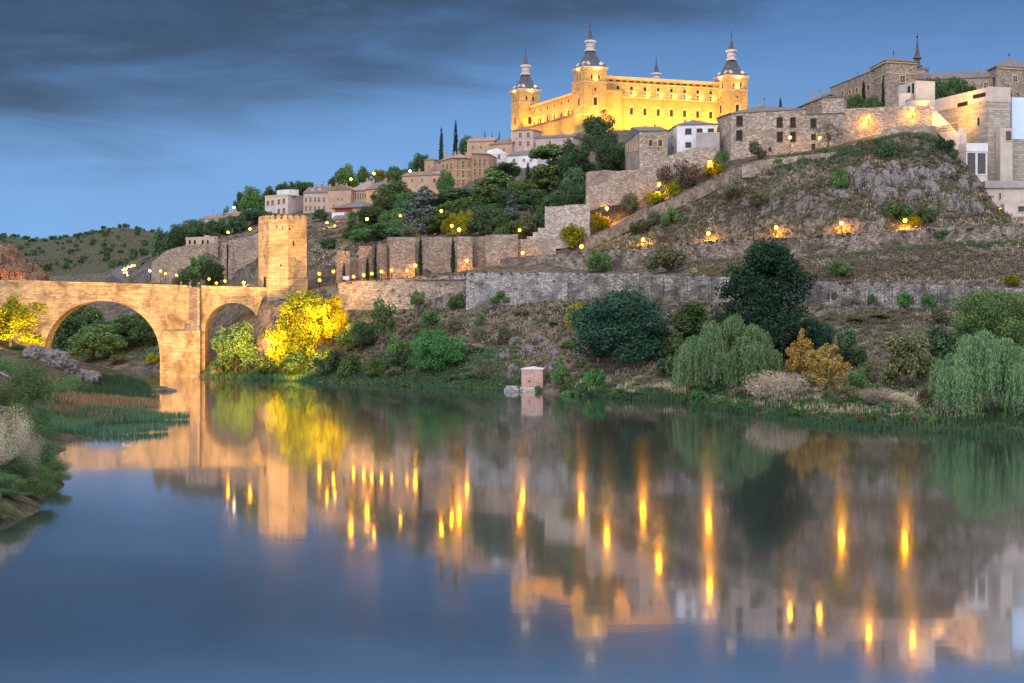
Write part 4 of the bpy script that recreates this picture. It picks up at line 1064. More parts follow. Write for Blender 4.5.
part('lower_roof', lr, M['tile_grey'], b.root)
block(b, 'porch_wall', 341.5, 364, 219.2, 230, 0, 4.0, 'orangew')
block(b, 'porch_window', 346, 348.2, 222, 225.5, 0, 4.08, 'glass')
b = bld('long_house', 'long low tan house with a reddish door left of the big brick block', 'house', [(402, 338), (441, 334)], 176.5, 192, 'tan', 12, ('gable', 2.4, 'tile', .6), G1)
wins(b, 0, [(434.5, 180.5, 3.4, 4.4)], 'plain', 'trim', 'redw'); wins(b, 0, [(412, 180, 1.6, 3), (422, 180, 1.6, 3)])
b = bld('chimney_tower', 'small square brick tower rising behind the long low tan house', 'tower', [(424.5, 342), (434, 341)], 160.5, 182, 'brick', 5, ('pyr', 1.2, 'tile', .3), G1)
wins(b, 0, [(429, 166, 1.6, 2.4)])
b = bld('sloped_roof_house', 'tiled house stepping down from the big brick block to the brick tower', 'house', [(430, 337), (443, 334)], 171, 190, 'pinkw', 9, ('gable_front', 2.8, 'tile_pink', .4), G1)
# the large brick apartment block with a bevelled corner: seen as two wings
b = bld('apartment_block', 'large brick apartment block with three storeys of tall windows above the dark trees', 'apartment block', [(440, 337), (453.5, 330), (471.5, 331.5)], 158, 210, 'brick', 14, ('hip', 2.2, 'tile_pink', .7), G1)
wins(b, 0, [(443.8, 167, 1.9, 5.8), (447.4, 166.8, 1.9, 5.8), (451.5, 166.2, 1.9, 5.8), (443.8, 176, 1.9, 5.2), (447.4, 176, 1.9, 5.2), (451.5, 175.5, 1.9, 5.2), (444, 184.5, 1.9, 5), (447.6, 184.5, 1.9, 5), (451.5, 184, 1.9, 5)])
wins(b, 1, [(457.5, 164.8, 1.9, 5.4), (463.2, 164.2, 2.2, 7), (468.5, 163.6, 1.9, 5.4), (457.5, 174, 1.9, 5.2), (463.2, 173.8, 2.2, 6.6), (468.5, 173.2, 1.9, 5.2), (457.5, 182.6, 1.9, 5), (463.2, 182.4, 2.2, 6), (468.5, 182, 1.9, 5), (457.5, 191, 1.9, 4.6), (463.2, 191, 1.9, 4.6), (468.5, 190.5, 1.9, 4.6)])
block(b, 'string_course', 453.6, 471.4, 169, 169.8, 1, .18, 'trim'); block(b, 'string_course', 453.6, 471.4, 178, 178.8, 1, .18, 'trim')
for px in (446, 455, 466): chimney(b, px, 152.5, 2.2, 5)
b = bld('apartment_block', 'right wing of the brick apartment block with a shallow pink tiled roof', 'apartment block', [(471.7, 331), (489, 333), (498, 342)], 154.5, 210, 'brick', 14, ('hip', 1.8, 'tile_pink', .7), G1)
wins(b, 0, [(474.8, 162.4, 2, 6.4), (479.6, 162.4, 2, 6.8), (484.4, 162.4, 2, 6.8), (474.8, 172, 2, 6), (479.6, 172, 2, 6), (484.4, 172, 2, 6), (474.8, 181, 2, 5.4), (479.6, 181, 2, 5.4), (484.4, 181, 2, 5.4)])
wins(b, 1, [(492, 162.2, 1.6, 6), (492, 172, 1.6, 6)])
b = bld('white_house', 'white plastered house with a patched roof between the brick block and the pine', 'house', [(478, 345), (487, 340), (508, 341)], 154, 172, 'white', 12, ('gable', 2.6, 'white', .2), G1)
wins(b, 1, [(499, 156.5, 2.4, 4)])
b = bld('white_house', 'long low whitewashed house with a brown tiled roof beside the stone pine', 'house', [(507, 338), (537, 334)], 156.5, 174, 'white', 9, ('gable', 2.4, 'tile_grey', .4), G1)
wins(b, 0, [(514, 160.5, 2.6, 2.4), (524, 160, 2, 2), (531, 160, 2, 2)])
b = bld('square_house', 'square pinkish house with four windows standing below the lit palace', 'house', [(511.5, 352), (533, 350)], 131, 165, 'pinkw', 10, ('hip', 1.6, 'tile', .5), G1)
wins(b, 0, [(520.4, 135, 2.8, 4.4), (528.3, 135, 2.8, 4.4), (520.4, 143.4, 2.8, 4.4), (528.3, 143.4, 2.8, 4.4)])
b = bld('stepped_house', 'long tan house with a tiled roof just right of the dark cypresses', 'house', [(467, 356), (494, 354)], 142, 165, 'tan', 10, ('gable', 2.2, 'tile_pink', .5), G1)
wins(b, 0, [(473, 147, 1.6, 3), (481, 147, 1.6, 3)])
b = bld('sloping_house', 'tan house whose roof slopes down to the left of the square pinkish house', 'house', [(490, 354), (512, 351)], 145, 165, 'tan', 9, ('gable', 2.6, 'tile', .5), G1)
wins(b, 0, [(504, 149.5, 1.8, 3.4)])
b = bld('long_house', 'long pink walled house under the palace, right of the square pinkish house', 'house', [(533, 351), (573, 347)], 139, 168, 'pinkw', 10, ('gable', 1.9, 'tile_grey', .6), G1)
wins(b, 0, [(534.5, 144.5, 2.2, 3.6), (550, 142.5, 1.4, 4), (560, 146, 1.6, 3)])
b = bld('small_house', 'small plain house with a tiled roof against the big eucalyptus', 'house', [(562, 335), (581, 333)], 149, 172, 'pinkw', 8, ('gable', 1.4, 'tile', .5), G1)
wins(b, 0, [(571, 154, 1.6, 2.6)])
b = bld('low_house', 'low roofed house half hidden by the trees at the left end of the hill', 'house', [(200, 345), (222, 343)], 219.5, 236, 'offwhite', 9, ('gable', 1.8, 'tile', .5), G1)
wins(b, 0, [(207, 224, 1.6, 2.4), (214, 224, 1.6, 2.4)])
b = bld('low_house', 'small tan house beside the white lamp above the tree row', 'house', [(225, 346), (240, 345)], 214, 232, 'tan', 9, ('gable', 1.2, 'tile_pink', .4), G1)
b = bld('arcade_wall', 'low pale arcaded wall under the row of trees by the city wall', 'wall', [(186, 322), (214, 317)], 238, 247, 'pinkw', 2, parapet=.2)
wins(b, 0, [(x, 242, 2.6, 4.4) for x in (190, 195, 203, 208)], 'arch', 'trim', 'void', 'arch_opening')

# ------------------------------------------------------------------ houses and convent on the right of the hill
b = bld('gabled_stone_house', 'gabled stone house with two arched windows and a row of side windows', 'house', [(625, 275), (639.5, 256), (667.5, 255)], 131.5, 158, 'house_stone', 14, ('gable_front', 3.6, 'tile_grey', .5), 'buildings on the hill brow')
wins(b, 1, [(650.6, 142.8, 4, 7), (660.2, 142.8, 4, 7)], 'arch'); wins(b, 1, [(654.8, 125.8, 1.6, 2.2)], 'plain')
wins(b, 0, [(x, 146 + (639 - x) * .15, 1.2, 7.5) for x in (627.5, 630, 632.5, 635, 637.3)], 'plain')
G2 = 'buildings on the hill brow'
b = bld('white_house', 'white walled house with a dark hipped roof below the palace', 'house', [(667.5, 266), (677, 256.5), (716.5, 255.5)], 125.2, 150, 'white', 12, ('hip', 2.3, 'tile_grey', .5), G2)
wins(b, 1, [(688.3, 131.4, 4.6, 4.4), (699.6, 131.2, 4.4, 4), (710.8, 131.2, 4.4, 4), (688.3, 144.8, 4.4, 3.6)], 'bars', 'iron'); wins(b, 0, [(672.4, 133, 2, 6), (672.4, 145, 1.6, 2.4)])
b = bld('annex', 'plain grey rendered annex in front of the white walled house', 'annex', [(696, 254), (719.5, 253)], 133.6, 150, 'grey_render', 2.5, group=G2)
part('coping', MB().prism([f + (f - (b.foot[0] + b.foot[2]) / 2).normalized() * .15 for f in b.foot], b.zt + .01, b.zt + .25), M['trim'], b.root)
b = bld('stone_block_house', 'big plain stone building with two rows of dark windows at the hill brow', 'house', [(717, 258), (731, 251.5), (806, 246.5)], 113.6, 162, 'house_stone', 14, ('hip', 2.6, 'tile_grey', .5), G2)
wins(b, 1, [(739.6, 121, 5, 9), (779.7, 122.3, 4.6, 9), (793, 122.5, 4.6, 9), (739.4, 135.4, 5, 9), (779.9, 136.8, 4.6, 9), (793, 137, 4.6, 9), (760, 122, 4.4, 8), (760, 136, 4.4, 8)][:6], 'bars', 'wood', 'void')
wins(b, 1, [(752, 149, 2, 3), (770, 149.5, 2, 3)], 'plain', 'wood', 'void')
b = bld('stone_block_house', 'right end of the stone building with a raised square parapet', 'house', [(806.2, 246.6), (843.5, 244.6)], 114.8, 160, 'house_stone', 13, ('gable', .5, 'tile_grey', .5), G2)
wins(b, 0, [(813.5, 123.2, 4.4, 8.4), (813.5, 137, 3.6, 5), (813.5, 146.5, 3, 5), (829, 137, 2.6, 4)], 'bars', 'wood', 'void')
block(b, 'raised_parapet', 822, 843.3, 98.5, 114.9, 0, .02, 'house_stone', 7); block(b, 'eave_slab', 821.5, 843.8, 97.3, 98.6, 0, .4, 'tile_grey', 7.3)
block(b, 'roof_light', 831, 837.5, 102, 110, 0, .08, 'pale')
CV = 'parts of the hilltop convent'
b = bld('convent_wing', 'long convent wing with a receding row of windows and a tiled roof', 'convent', [(830, 312), (871.5, 290)], 88, 118, 'convent', 12, ('gable', 2.2, 'tile_grey', .7), CV)
wins(b, 0, [(836.2, 94.8, 2.2, 4.4), (842.8, 93.6, 2.2, 4.4), (850, 92, 2.2, 4.6), (857, 90.4, 2.2, 4.6), (868.6, 87.6, 2.6, 5.2)], 'plain')
b = bld('convent_wing', 'low convent range under a broad hipped roof at the left end', 'convent', [(796, 310), (830, 290), (856, 300)], 95.0, 120, 'convent', 12, ('hip', 4.6, 'tile_grey', .9), CV)
wins(b, 0, [(804, 106.5, 1.8, 2.4), (812, 105, 1.8, 2.4), (820, 103.4, 1.8, 2.4)], 'plain')
b = bld('convent_tower', 'square convent tower with a low pyramid roof and iron finial', 'tower', [(871, 292), (885.5, 283), (916.8, 285)], 61, 112, 'convent', 12, ('pyr', 3.0, 'tile_grey', .9), CV)
wins(b, 1, [(902.5, 79, 4.6, 6.4)], 'bars'); wins(b, 0, [(880, 80, 3, 6)], 'bars')
block(b, 'string_course', 885.6, 916.6, 72.4, 73.2, 1, .2, 'trim'); block(b, 'string_course', 871.2, 885.4, 73.4, 74.2, 0, .2, 'trim')
block(b, 'cornice', 885.6, 916.6, 61.2, 62.4, 1, .45, 'trim'); block(b, 'cornice', 871.2, 885.4, 61.6, 62.8, 0, .45, 'trim')
c_ = sum(b.foot, Vector((0, 0))) / 4
part('finial', MB().lathe((c_.x, c_.y, b.zt + 2.7), [(.3, 0), (.08, .5), (.08, 1.6), (.35, 1.9), (.08, 2.2), (.05, 3.2)], 6), M['iron'], b.root)
b = bld('convent_tower', 'small brick belfry with a thin dark needle spire behind the square tower', 'tower', [(913, 303), (925, 302)], 70, 100, 'brick', 5, ('pyr', 1.2, 'tile_grey', .4), CV)
c_ = sum(b.foot, Vector((0, 0))) / 4
c_ = Vector((XA(917.3, 304), 608.0))
part('spire', MB().lathe((c_.x, c_.y, ZA(68, 304)), [(1.9, 0), (1.9, .8), (1.0, 1.2), (1.0, 3.2), (1.8, 3.6), (1.3, 4.4), (.8, 5.6), (.45, 8.2), (.12, 11.4)], 8), M['slate'], b.root)
part('finial', MB().lathe((c_.x, c_.y, ZA(68, 304) + 11.4), [(.12, 0), (.5, .5), (.1, 1.0), (.06, 2.6)], 6), M['iron'], b.root)
wins(b, 0, [(921, 75, 1.8, 4)], 'arch')
b = bld('convent_wing', 'long low convent wing with a tiled roof behind the green hedge', 'convent', [(917, 288), (993, 285)], 80, 112, 'convent', 11, ('gable', 3.2, 'tile_grey', .7), CV)
wins(b, 0, [(986, 85.2, 4, 5), (970, 85.6, 3, 4.6), (925, 84.8, 2.6, 4)], 'bars')
b = bld('convent_tower', 'wide convent pavilion with a pyramid roof at the right edge', 'tower', [(975.5, 296), (996.5, 284), (1044, 287)], 67, 112, 'convent', 12, ('pyr', 5.4, 'tile_grey', .9), CV)
wins(b, 1, [(1015, 79, 4, 6)], 'bars'); block(b, 'cornice', 996.6, 1043, 67.2, 68.4, 1, .45, 'trim')
c_ = sum(b.foot, Vector((0, 0))) / 4
part('finial', MB().lathe((c_.x, c_.y, b.zt + 5.0), [(.3, 0), (.08, .5), (.08, 1.3), (.35, 1.6), (.05, 2.4)], 6), M['iron'], b.root)

# ------------------------------------------------------------------ the modern congress building and its walls
wall('retaining_wall', 'lamp lit orange stone wall under the hilltop convent', [(843.3, 109, 150, 245.2), (870, 107.5, 148, 245.6), (905, 106.2, 146, 246.0), (934, 105.5, 146, 246.4)], 'house_stone', 2.5, .6)
wall('retaining_wall', 'rough lower stone wall crowning the rocky cliff', [(874, 138, 148, 242.5), (884, 129, 146, 242.4), (900, 126, 144, 242.4), (920, 124.6, 144, 242.4), (937, 126, 146, 242.6)], 'rubble', 3, .8)
MG = 'modern concrete blocks at the right edge'
b = bld('concrete_block', 'pale concrete lookout block with two tall windows and lamplit corner', 'building', [(898.5, 256), (916, 250), (935, 251)], 80.5, 120, 'cream', 8, group=MG)
wins(b, 0, [(909.2, 91, 3.0, 9.5), (913.3, 88.5, 2.8, 10.5)], 'plain', 'concrete')
b = bld('concrete_block', 'low white concrete block left of the lookout block', 'building', [(899, 249.5), (910, 248.7)], 93.5, 108, 'cream', 5, group=MG)
b = bld('concrete_wall', 'slanted brown roofed ramp below the lookout block', 'building', [(907, 248.0), (930, 247.4)], 100.5, 110, 'grey_render', 2.2, ('hip', .6, 'tile', .2), MG)
b = bld('museum', 'tall sandstone and concrete museum block whose long side glows orange', 'museum', [(934, 262), (988, 247), (1010.5, 248)], 87, 180, 'ashlar', 14, group=MG, deep=6)
block(b, 'concrete_band', 988.0, 1010.4, 86.5, 101.5, 1, .12, 'concrete', 1); block(b, 'concrete_band', 935, 987.9, 87.2, 100.5, 0, .12, 'cream', 1)
wins(b, 0, [(978.8, 121.5, 2.4, 8)], 'plain', 'concrete'); wins(b, 0, [(981, 102, 1.6, 2)], 'plain', 'concrete')
block(b, 'roof_grille', 958, 968, 96.6, 100.8, 0, .22, 'iron'); block(b, 'roof_grille', 973.5, 986, 91.8, 95.8, 0, .22, 'iron')
b = bld('white_annex', 'white box annex with two big dark louvred windows below the museum', 'annex', [(953.5, 245.5), (966, 241.5), (987.6, 242)], 143, 176, 'offwhite', 6, group=MG, deep=6)
wins(b, 1, [(971.2, 163.4, 8.2, 21), (981.4, 163.6, 8.2, 21)], 'plain', 'white', 'louvre', 'louvred_window')
block(b, 'lintel', 966.1, 987.4, 143, 151.5, 1, .35, 'white')
b = bld('concrete_pillar', 'narrow concrete stair tower with one dark window on the museum corner', 'tower', [(1000.3, 245.4), (1012.6, 245.6)], 128, 179.5, 'concrete', 3.5, group=MG, deep=6)
wins(b, 0, [(1008.4, 135.8, 5.6, 9.6)], 'plain', 'concrete', 'louvre')
b = bld('stone_wing', 'stone wing topped by a big pale blue wall at the right edge', 'building', [(1011.5, 249.8), (1090, 251)], 139, 182, 'ashlar', 12, group=MG, deep=6)  # the pale blue on top is reflected sky put into the panel's colour
block(b, 'sky_tinted_panel', 1011.6, 1089.5, 97.3, 139.1, 0, .15, 'panel', 6)
b = bld('concrete_house', 'low concrete building with a flat grey roof slab, below the stone wing', 'building', [(986, 238), (1100, 237)], 188, 226, 'concrete', 8, group=MG, deep=8)
block(b, 'roof_slab', 984.5, 1099, 181, 188.1, 0, .8, 'grey_render', 8)
wins(b, 0, [(1000, 196, 1.6, 6)], 'plain', 'concrete')
b = bld('white_house', 'small white block with a square window beside the last path lamp', 'house', [(1004.5, 234.5), (1060, 234)], 203.4, 228, 'offwhite', 5, group=MG, deep=6)
wins(b, 0, [(1021, 209, 6, 5.6), (1017.5, 220, 4, 6.6), (1038, 210, 6, 6)], 'plain', 'concrete')
# the orange lit stair and footbridge between cliff wall and museum
st = thing('stairway', 'orange lit outside stair climbing between the stone wall and the museum', 'stairs', P(946, 128, 245))
mb = MB()
for k in range(16):
    f = k / 16; p = P(957 - 24 * f, 134 - 24 * f, 244.5 + 2.5 * f); mb.box(p.x - 1.2, p.x + .4, p.y - 1.5, p.y + 2.5, p.z - 5, p.z)
part('steps', mb, M['cream'], st)
mb = MB(); A = P(938, 130, 243.0); Bq = P(958, 127.5, 243.0)
for k in range(15):
    f = k / 14; p = A.lerp(Bq, f); mb.box(p.x - .06, p.x + .06, p.y - .06, p.y + .06, p.z - .6, p.z + 1.0)
for z in (-.6, .2, 1.0): mb.tube([A + Vector((0, 0, z)), Bq + Vector((0, 0, z))], [.09, .09], 5)
part('railing', mb, M['iron'], st)
b = bld('concrete_pillar', 'short concrete pier at the end of the orange stair', 'pier', [(958, 244.4), (966.5, 244.2)], 128.5, 146, 'concrete', 3, group=MG)

# ------------------------------------------------------------------ hut at the waterline
b = bld('pump_house', 'small pink stone hut standing in the river under the rocks', 'hut', [(521.5, 196.5), (542.8, 196.2)], 369.5, 385, 'hut', 5, ('hip', .7, 'lead', .25), None, deep=1)
A_, B_ = b.foot[0], b.foot[1]
part('plinth', MB().box(A_.x - .45, B_.x + .45, A_.y - .7, A_.y + 5.6, -1.5, .95), M['pale'], b.root)
block(b, 'opening', 528.6, 530.2, 380.5, 382.3, 0, .05, 'void')
solo('landing_stone', MB().box(XA(504, 196), XA(519, 196), 391, 396, -1.5, .75).box(XA(506, 196), XA(518, 196), 392, 396, .75, 1.3), M['grey'], 'low grey masonry landing at the water left of the pink hut', 'landing', P(511, 390, 196))
# low barrier on the road and notice board by the turrets
t = thing('road_barrier', 'low red and white barrier board on the road wall', 'barrier', P(483, 278, 229.8))
A = P(476, 277.5, 230.2); Bq = P(490, 277.5, 229.4); 
mb = MB()
for k in range(4): 
    p = A.lerp(Bq, (k + .5) / 4); mb.box(p.x - .08, p.x + .08, p.y - .06, p.y + .06, p.z - 1.2, p.z + .9)
part('post', mb, M['iron'], t)
for k in range(6):
    p = A.lerp(Bq, k / 6); q = A.lerp(Bq, (k + 1) / 6)
    part('board', MB().box(p.x, q.x, p.y - .15, p.y - .07, p.z + .1, p.z + .85), M['redpaint'] if k % 2 else M['kerbpaint'], t)
t = thing('notice_board', 'small white notice board on a post by the first crenellated turret', 'sign', P(346, 280, 241.5))
p = P(346, 278, 241.5)
part('board', MB().box(p.x - .95, p.x + .95, p.y - .05, p.y + .05, p.z - .5, p.z + .55), M['kerbpaint'], t)
part('post', MB().box(p.x - .8, p.x - .7, p.y + .06, p.y + .16, p.z - 2, p.z + .4).box(p.x + .7, p.x + .8, p.y + .06, p.y + .16, p.z - 2, p.z + .4), M['iron'], t)

# ------------------------------------------------------------------ vegetation
M['l_dark'] = leaf_mat('dark_broadleaf', (.024, .063, .043), (.055, .11, .055), .15, .5, .35)
M['l_dark2'] = leaf_mat('dark_evergreen', (.062, .115, .058), (.11, .17, .07), .25, .5, .35)
M['l_mid'] = leaf_mat('mid_green_leaves', (.085, .155, .06), (.14, .21, .075), .25, .5, .4)
M['l_bright'] = leaf_mat('bright_green_leaves', (.055, .15, .05), (.10, .22, .07), .25, .45, .5)
M['l_pine'] = leaf_mat('pine_needles', (.085, .14, .05), (.14, .185, .065), .15, .55, .4)
M['l_blue'] = leaf_mat('blue_cedar_needles', (.10, .13, .12), (.15, .18, .155), .1, .5, .5)
M['l_cyp'] = leaf_mat('cypress_leaves', (.020, .042, .028), (.035, .065, .036), .1, .5, .6)
M['l_olive'] = leaf_mat('olive_grey_leaves', (.13, .145, .075), (.19, .19, .10), .25, .45, .5)
M['l_willow'] = leaf_mat('willow_leaves', (.115, .215, .105), (.20, .30, .14), .3, .45, .5)
M['l_yellow'] = leaf_mat('yellow_autumn_leaves', (.40, .31, .085), (.38, .33, .14), .3, .4, .4)
M['l_rust'] = leaf_mat('rusty_autumn_leaves', (.20, .12, .045), (.36, .25, .05), .3, .5, .5)
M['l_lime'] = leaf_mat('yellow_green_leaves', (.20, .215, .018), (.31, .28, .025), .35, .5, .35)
M['l_pale'] = leaf_mat('pale_seedhead_twigs', (.36, .315, .25), (.29, .26, .165), .2, .4, .8)
M['l_brown'] = leaf_mat('dry_brown_twigs', (.095, .075, .065), (.135, .11, .075), .1, .5, .6)
M['l_scrub'] = leaf_mat('grey_green_scrub', (.105, .115, .065), (.15, .145, .09), .2, .5, .6)
M['g_dry'] = leaf_mat('dry_grass', (.37, .31, .23), (.27, .225, .165), .2, .5, .05)
M['g_green'] = leaf_mat('green_reeds', (.045, .10, .058), (.075, .13, .06), .2, .5, .1)
M['g_rust'] = leaf_mat('rusty_reeds', (.235, .14, .085), (.13, .13, .06), .2, .4, .12)
M['g_beige'] = leaf_mat('beige_reed_plumes', (.36, .31, .23), (.25, .24, .13), .2, .45, .12)

def quads_mesh(name, C_, A_, B_, mat, extra=None):
    """many small leaf faces: centre, half-axis a, half-axis b; shaped as kites"""
    n = len(C_)
    v = np.empty((n, 4, 3)); v[:, 0] = C_ - A_; v[:, 1] = C_ + B_ * .9 - A_ * .1; v[:, 2] = C_ + A_; v[:, 3] = C_ - B_ * .9 - A_ * .1
    v = v.reshape(-1, 3)
    me = bpy.data.meshes.new(name)
    me.vertices.add(n * 4); me.vertices.foreach_set('co', v.ravel())
    me.loops.add(n * 4); me.loops.foreach_set('vertex_index', np.arange(n * 4))
    me.polygons.add(n); me.polygons.foreach_set('loop_start', np.arange(0, n * 4, 4)); me.polygons.foreach_set('loop_total', np.full(n, 4))
    me.materials.append(mat); me.update(calc_edges=True); me.validate()
    return me
def unit(v): return v / np.maximum(1e-9, np.linalg.norm(v, axis=1))[:, None]
def leaves(rng, lobes, n, size, up=.25, aspect=.7):
    """leaf faces through the lobes' volume, thicker near each lobe's skin"""
    L = np.array(lobes, float); vol = (L[:, 3] * L[:, 4] * L[:, 5]) ** .75
    idx = rng.choice(len(L), n, p=vol / vol.sum())
    d = unit(rng.normal(size=(n, 3)))
    r = np.where(rng.random(n) < .75, .72 + .34 * rng.random(n), rng.random(n) ** .5 * .8)
    r = r + rng.normal(size=n) * .05
    C_ = L[idx, :3] + d * L[idx, 3:6] * r[:, None]
    nn = unit(d + rng.normal(size=(n, 3)) * .7 + np.array([0, 0, up]))
    a = unit(np.cross(nn, rng.normal(size=(n, 3)))); b = np.cross(nn, a)
    s = size * (.55 + .9 * rng.random(n))[:, None]
    return C_, a * s, b * s * aspect
def trunk_mesh(rng, H, r, limbs, mat, lean=.04, split=.35):
    mb = MB(); k = 6
    pts = [(0, 0, -H * .04)] + [(rng.normal() * lean * H * i / k, rng.normal() * lean * H * i / k, H * .8 * i / k) for i in range(1, k + 1)]
    mb.tube(pts, [r * (1.25 if i == 0 else 1 - .8 * i / k) for i in range(k + 1)], 7)
    for lx, ly, lz in limbs:
        f = split + .4 * rng.random(); i = min(k - 1, int(f * k)); p = Vector(pts[i]); q = Vector((lx, ly, lz))
        if q.z < p.z + .05 * H: p = Vector(pts[max(1, int(k * .25))])
        m = p.lerp(q, .5) + Vector((rng.normal() * .1, rng.normal() * .1, .06)) * H * .3
        mb.tube([p, m, q], [r * .42, r * .25, r * .08], 5)
    return mb.mesh('trunk', M[mat], smooth=True)
KIND = {}
def make_kind(key, H, W, mat, fn, nleaf, size, bark='bark', tr=.022, nvar=2, up=.25, aspect=.7, trunk=True, seed=1):
    out = []
    for v in range(nvar):
        rng = np.random.default_rng(seed * 100 + v + len(KIND) * 17)
        lobes = fn(rng, H, W)
        C_, a, b = leaves(rng, lobes, nleaf, size, up, aspect)
        cm = quads_mesh('crown' if trunk else 'shrub', C_, a, b, M[mat])
        tm = None
        if trunk:
            L = np.array(lobes); sel = rng.choice(len(L), min(7, len(L)), replace=False)
            tm = trunk_mesh(rng, H, H * tr, [tuple(L[i, :3]) for i in sel], bark)
        out.append((tm, cm))
    KIND[key] = (H, W, out)
def lob_round(low=.18, n=26, rl=.30, flat=1.0):
    def f(rng, H, W):
        out = []; c = H * (low + (1 - low) / 2); rz = H * (1 - low) / 2
        for i in range(n):
            d = rng.normal(size=3); d /= np.linalg.norm(d); k = .45 + .4 * rng.random()
            if d[2] < 0: q = 1 / max(.3, math.hypot(d[0], d[1])) * .92; d[0] *= q; d[1] *= q
            r = rl * (.65 + .7 * rng.random())
            out.append((d[0] * W / 2 * k * .95, d[1] * W / 2 * k * .95, c + d[2] * rz * k, r * W / 2, r * W / 2, r * rz * flat))
        out.append((0, 0, c, W * .28, W * .28, rz * .55))
        return out
    return f
def lob_cone(n=40, top=.04):
    def f(rng, H, W):
        out = []
        for i in range(n):
            z = .10 + .86 * (i / n); w_ = (1 - z) ** .8 * W / 2 + top * W; q = rng.random() * 6.28; k = .55 * rng.random() + .3
            r = max(.06 * W, w_ * .42)
            out.append((math.cos(q) * w_ * k, math.sin(q) * w_ * k, z * H, r * 1.1, r * 1.1, r * .8))
        return out
    return f
def lob_pyr(rng, H, W):
    out = []
    for i in range(70):
        z = (i + .5) / 70; w_ = W / 2 * (1 - z ** 4) * (.45 + .6 * rng.random()); q = rng.random() * 6.28; r = W * (.10 + .07 * rng.random())
        out.append((math.cos(q) * w_, math.sin(q) * w_, (.04 + .90 * z) * H, r, r, r * .8))
    return out
def lob_spindle(rng, H, W):
    out = []
    for i in range(26):
        z = .03 + .95 * i / 25; w_ = W / 2 * (min(1, (z + .03) * 4.2) ** .6) * (max(.03, 1 - z) ** .42); q = rng.random() * 6.28
        out.append((math.cos(q) * w_ * .15, math.sin(q) * w_ * .15, z * H, w_ * .85 + .04, w_ * .85 + .04, H * .045))
    return out
def lob_umbrella(rng, H, W):
    out = []
    for i in range(24):
        q = rng.random() * 6.28; k = math.sqrt(rng.random()) * .8; z = .52 + .42 * (1 - k * k) * (.45 + .55 * rng.random())
        r = .26 * (.7 + .6 * rng.random())
        out.append((math.cos(q) * W / 2 * k, math.sin(q) * W / 2 * k, z * H, r * W / 2, r * W / 2, r * H * .30))
    return out
def lob_sparse(rng, H, W):
    out = []
    for i in range(15):
        q = rng.random() * 6.28; z = .3 + .68 * i / 14; k = (.9 - .6 * z) * (.5 + .5 * rng.random())
        r = .2 * (.6 + .6 * rng.random())
        out.append((math.cos(q) * W / 2 * k * 1.3, math.sin(q) * W / 2 * k * 1.3, z * H, r * W / 2 * 1.4, r * W / 2 * 1.4, r * H * .16))
    return out
def lob_bush(rng, H, W):
    out = []
    for i in range(18):
        q = rng.random() * 6.28; k = math.sqrt(rng.random()) * .68; r = .30 * (.6 + .7 * rng.random()); z = (.22 + .62 * rng.random() * (1 - k * k)) * H
        out.append((math.cos(q) * W / 2 * k, math.sin(q) * W / 2 * k, z, r * W / 2 * 1.1, r * W / 2 * 1.1, min(r * H * .62, z * 1.05)))
    return out
make_kind('dark', 18, 20, 'l_dark', lob_round(.0, 60, .23), 30000, .25, nvar=2, up=.4)
make_kind('dark_tall', 24, 19, 'l_dark', lob_pyr, 32000, .26, nvar=1, up=.4)
make_kind('ever', 12, 11, 'l_dark2', lob_round(.03, 34, .25), 9500, .25, nvar=4, up=.4)
make_kind('mid', 12, 11, 'l_mid', lob_round(.04, 34, .25), 9500, .25, nvar=4, up=.4)
make_kind('mid_big', 15, 22, 'l_mid', lob_round(.0, 60, .2), 26000, .21, nvar=2, up=.4)
make_kind('bright', 11, 15, 'l_bright', lob_round(.0, 44, .25), 17000, .21, nvar=1, up=.5)
make_kind('lime', 14, 15, 'l_lime', lob_round(.0, 50, .19), 7500, .28, nvar=2, aspect=.6)
make_kind('yellow', 9, 7, 'l_yellow', lob_round(.02, 40, .15), 3200, .17, nvar=1)
make_kind('rust', 9, 7, 'l_rust', lob_round(.1, 34, .16), 3000, .18, nvar=1)
make_kind('pine', 14, 12, 'l_pine', lob_umbrella, 6200, .36, nvar=2, up=.5)
make_kind('pinefull', 14, 11, 'l_pine', lob_round(.06, 38, .23, .8), 6800, .36, nvar=2, up=.5)
make_kind('cedar', 16, 11, 'l_blue', lob_cone(46), 9000, .30, nvar=1)
make_kind('cypress', 14, 3, 'l_cyp', lob_spindle, 3000, .24, nvar=2, up=.6, aspect=.5)
make_kind('euca', 20, 18, 'l_dark2', lob_round(.10, 26, .165), 8500, .28, 'bark_grey', nvar=1)
make_kind('sparse', 12, 7, 'l_mid', lob_round(.15, 40, .13), 2600, .19, nvar=2, tr=.012)
make_kind('bare', 8, 7, 'l_brown', lob_round(.2, 22, .2), 1500, .18, nvar=1, aspect=.35)
make_kind('olive_tree', 9, 8, 'l_olive', lob_round(.03, 30, .26), 5200, .24, nvar=1)
make_kind('bush', 4, 5, 'l_mid', lob_bush, 3600, .15, trunk=False, nvar=3)
make_kind('bush_dark', 5, 6, 'l_dark2', lob_bush, 2400, .24, trunk=False, nvar=2)
make_kind('bush_olive', 4, 5, 'l_scrub', lob_bush, 3200, .14, trunk=False, nvar=3)
make_kind('bush_brown', 4, 6, 'l_brown', lob_bush, 1600, .19, trunk=False, nvar=2, aspect=.4)
make_kind('bush_pale', 5, 7, 'l_pale', lob_bush, 5200, .13, trunk=False, nvar=2, aspect=.3)
make_kind('bush_lime', 4, 5, 'l_lime', lob_bush, 1800, .19, trunk=False, nvar=2)
make_kind('bush_bright', 3, 4, 'l_bright', lob_bush, 2000, .16, trunk=False, nvar=1)
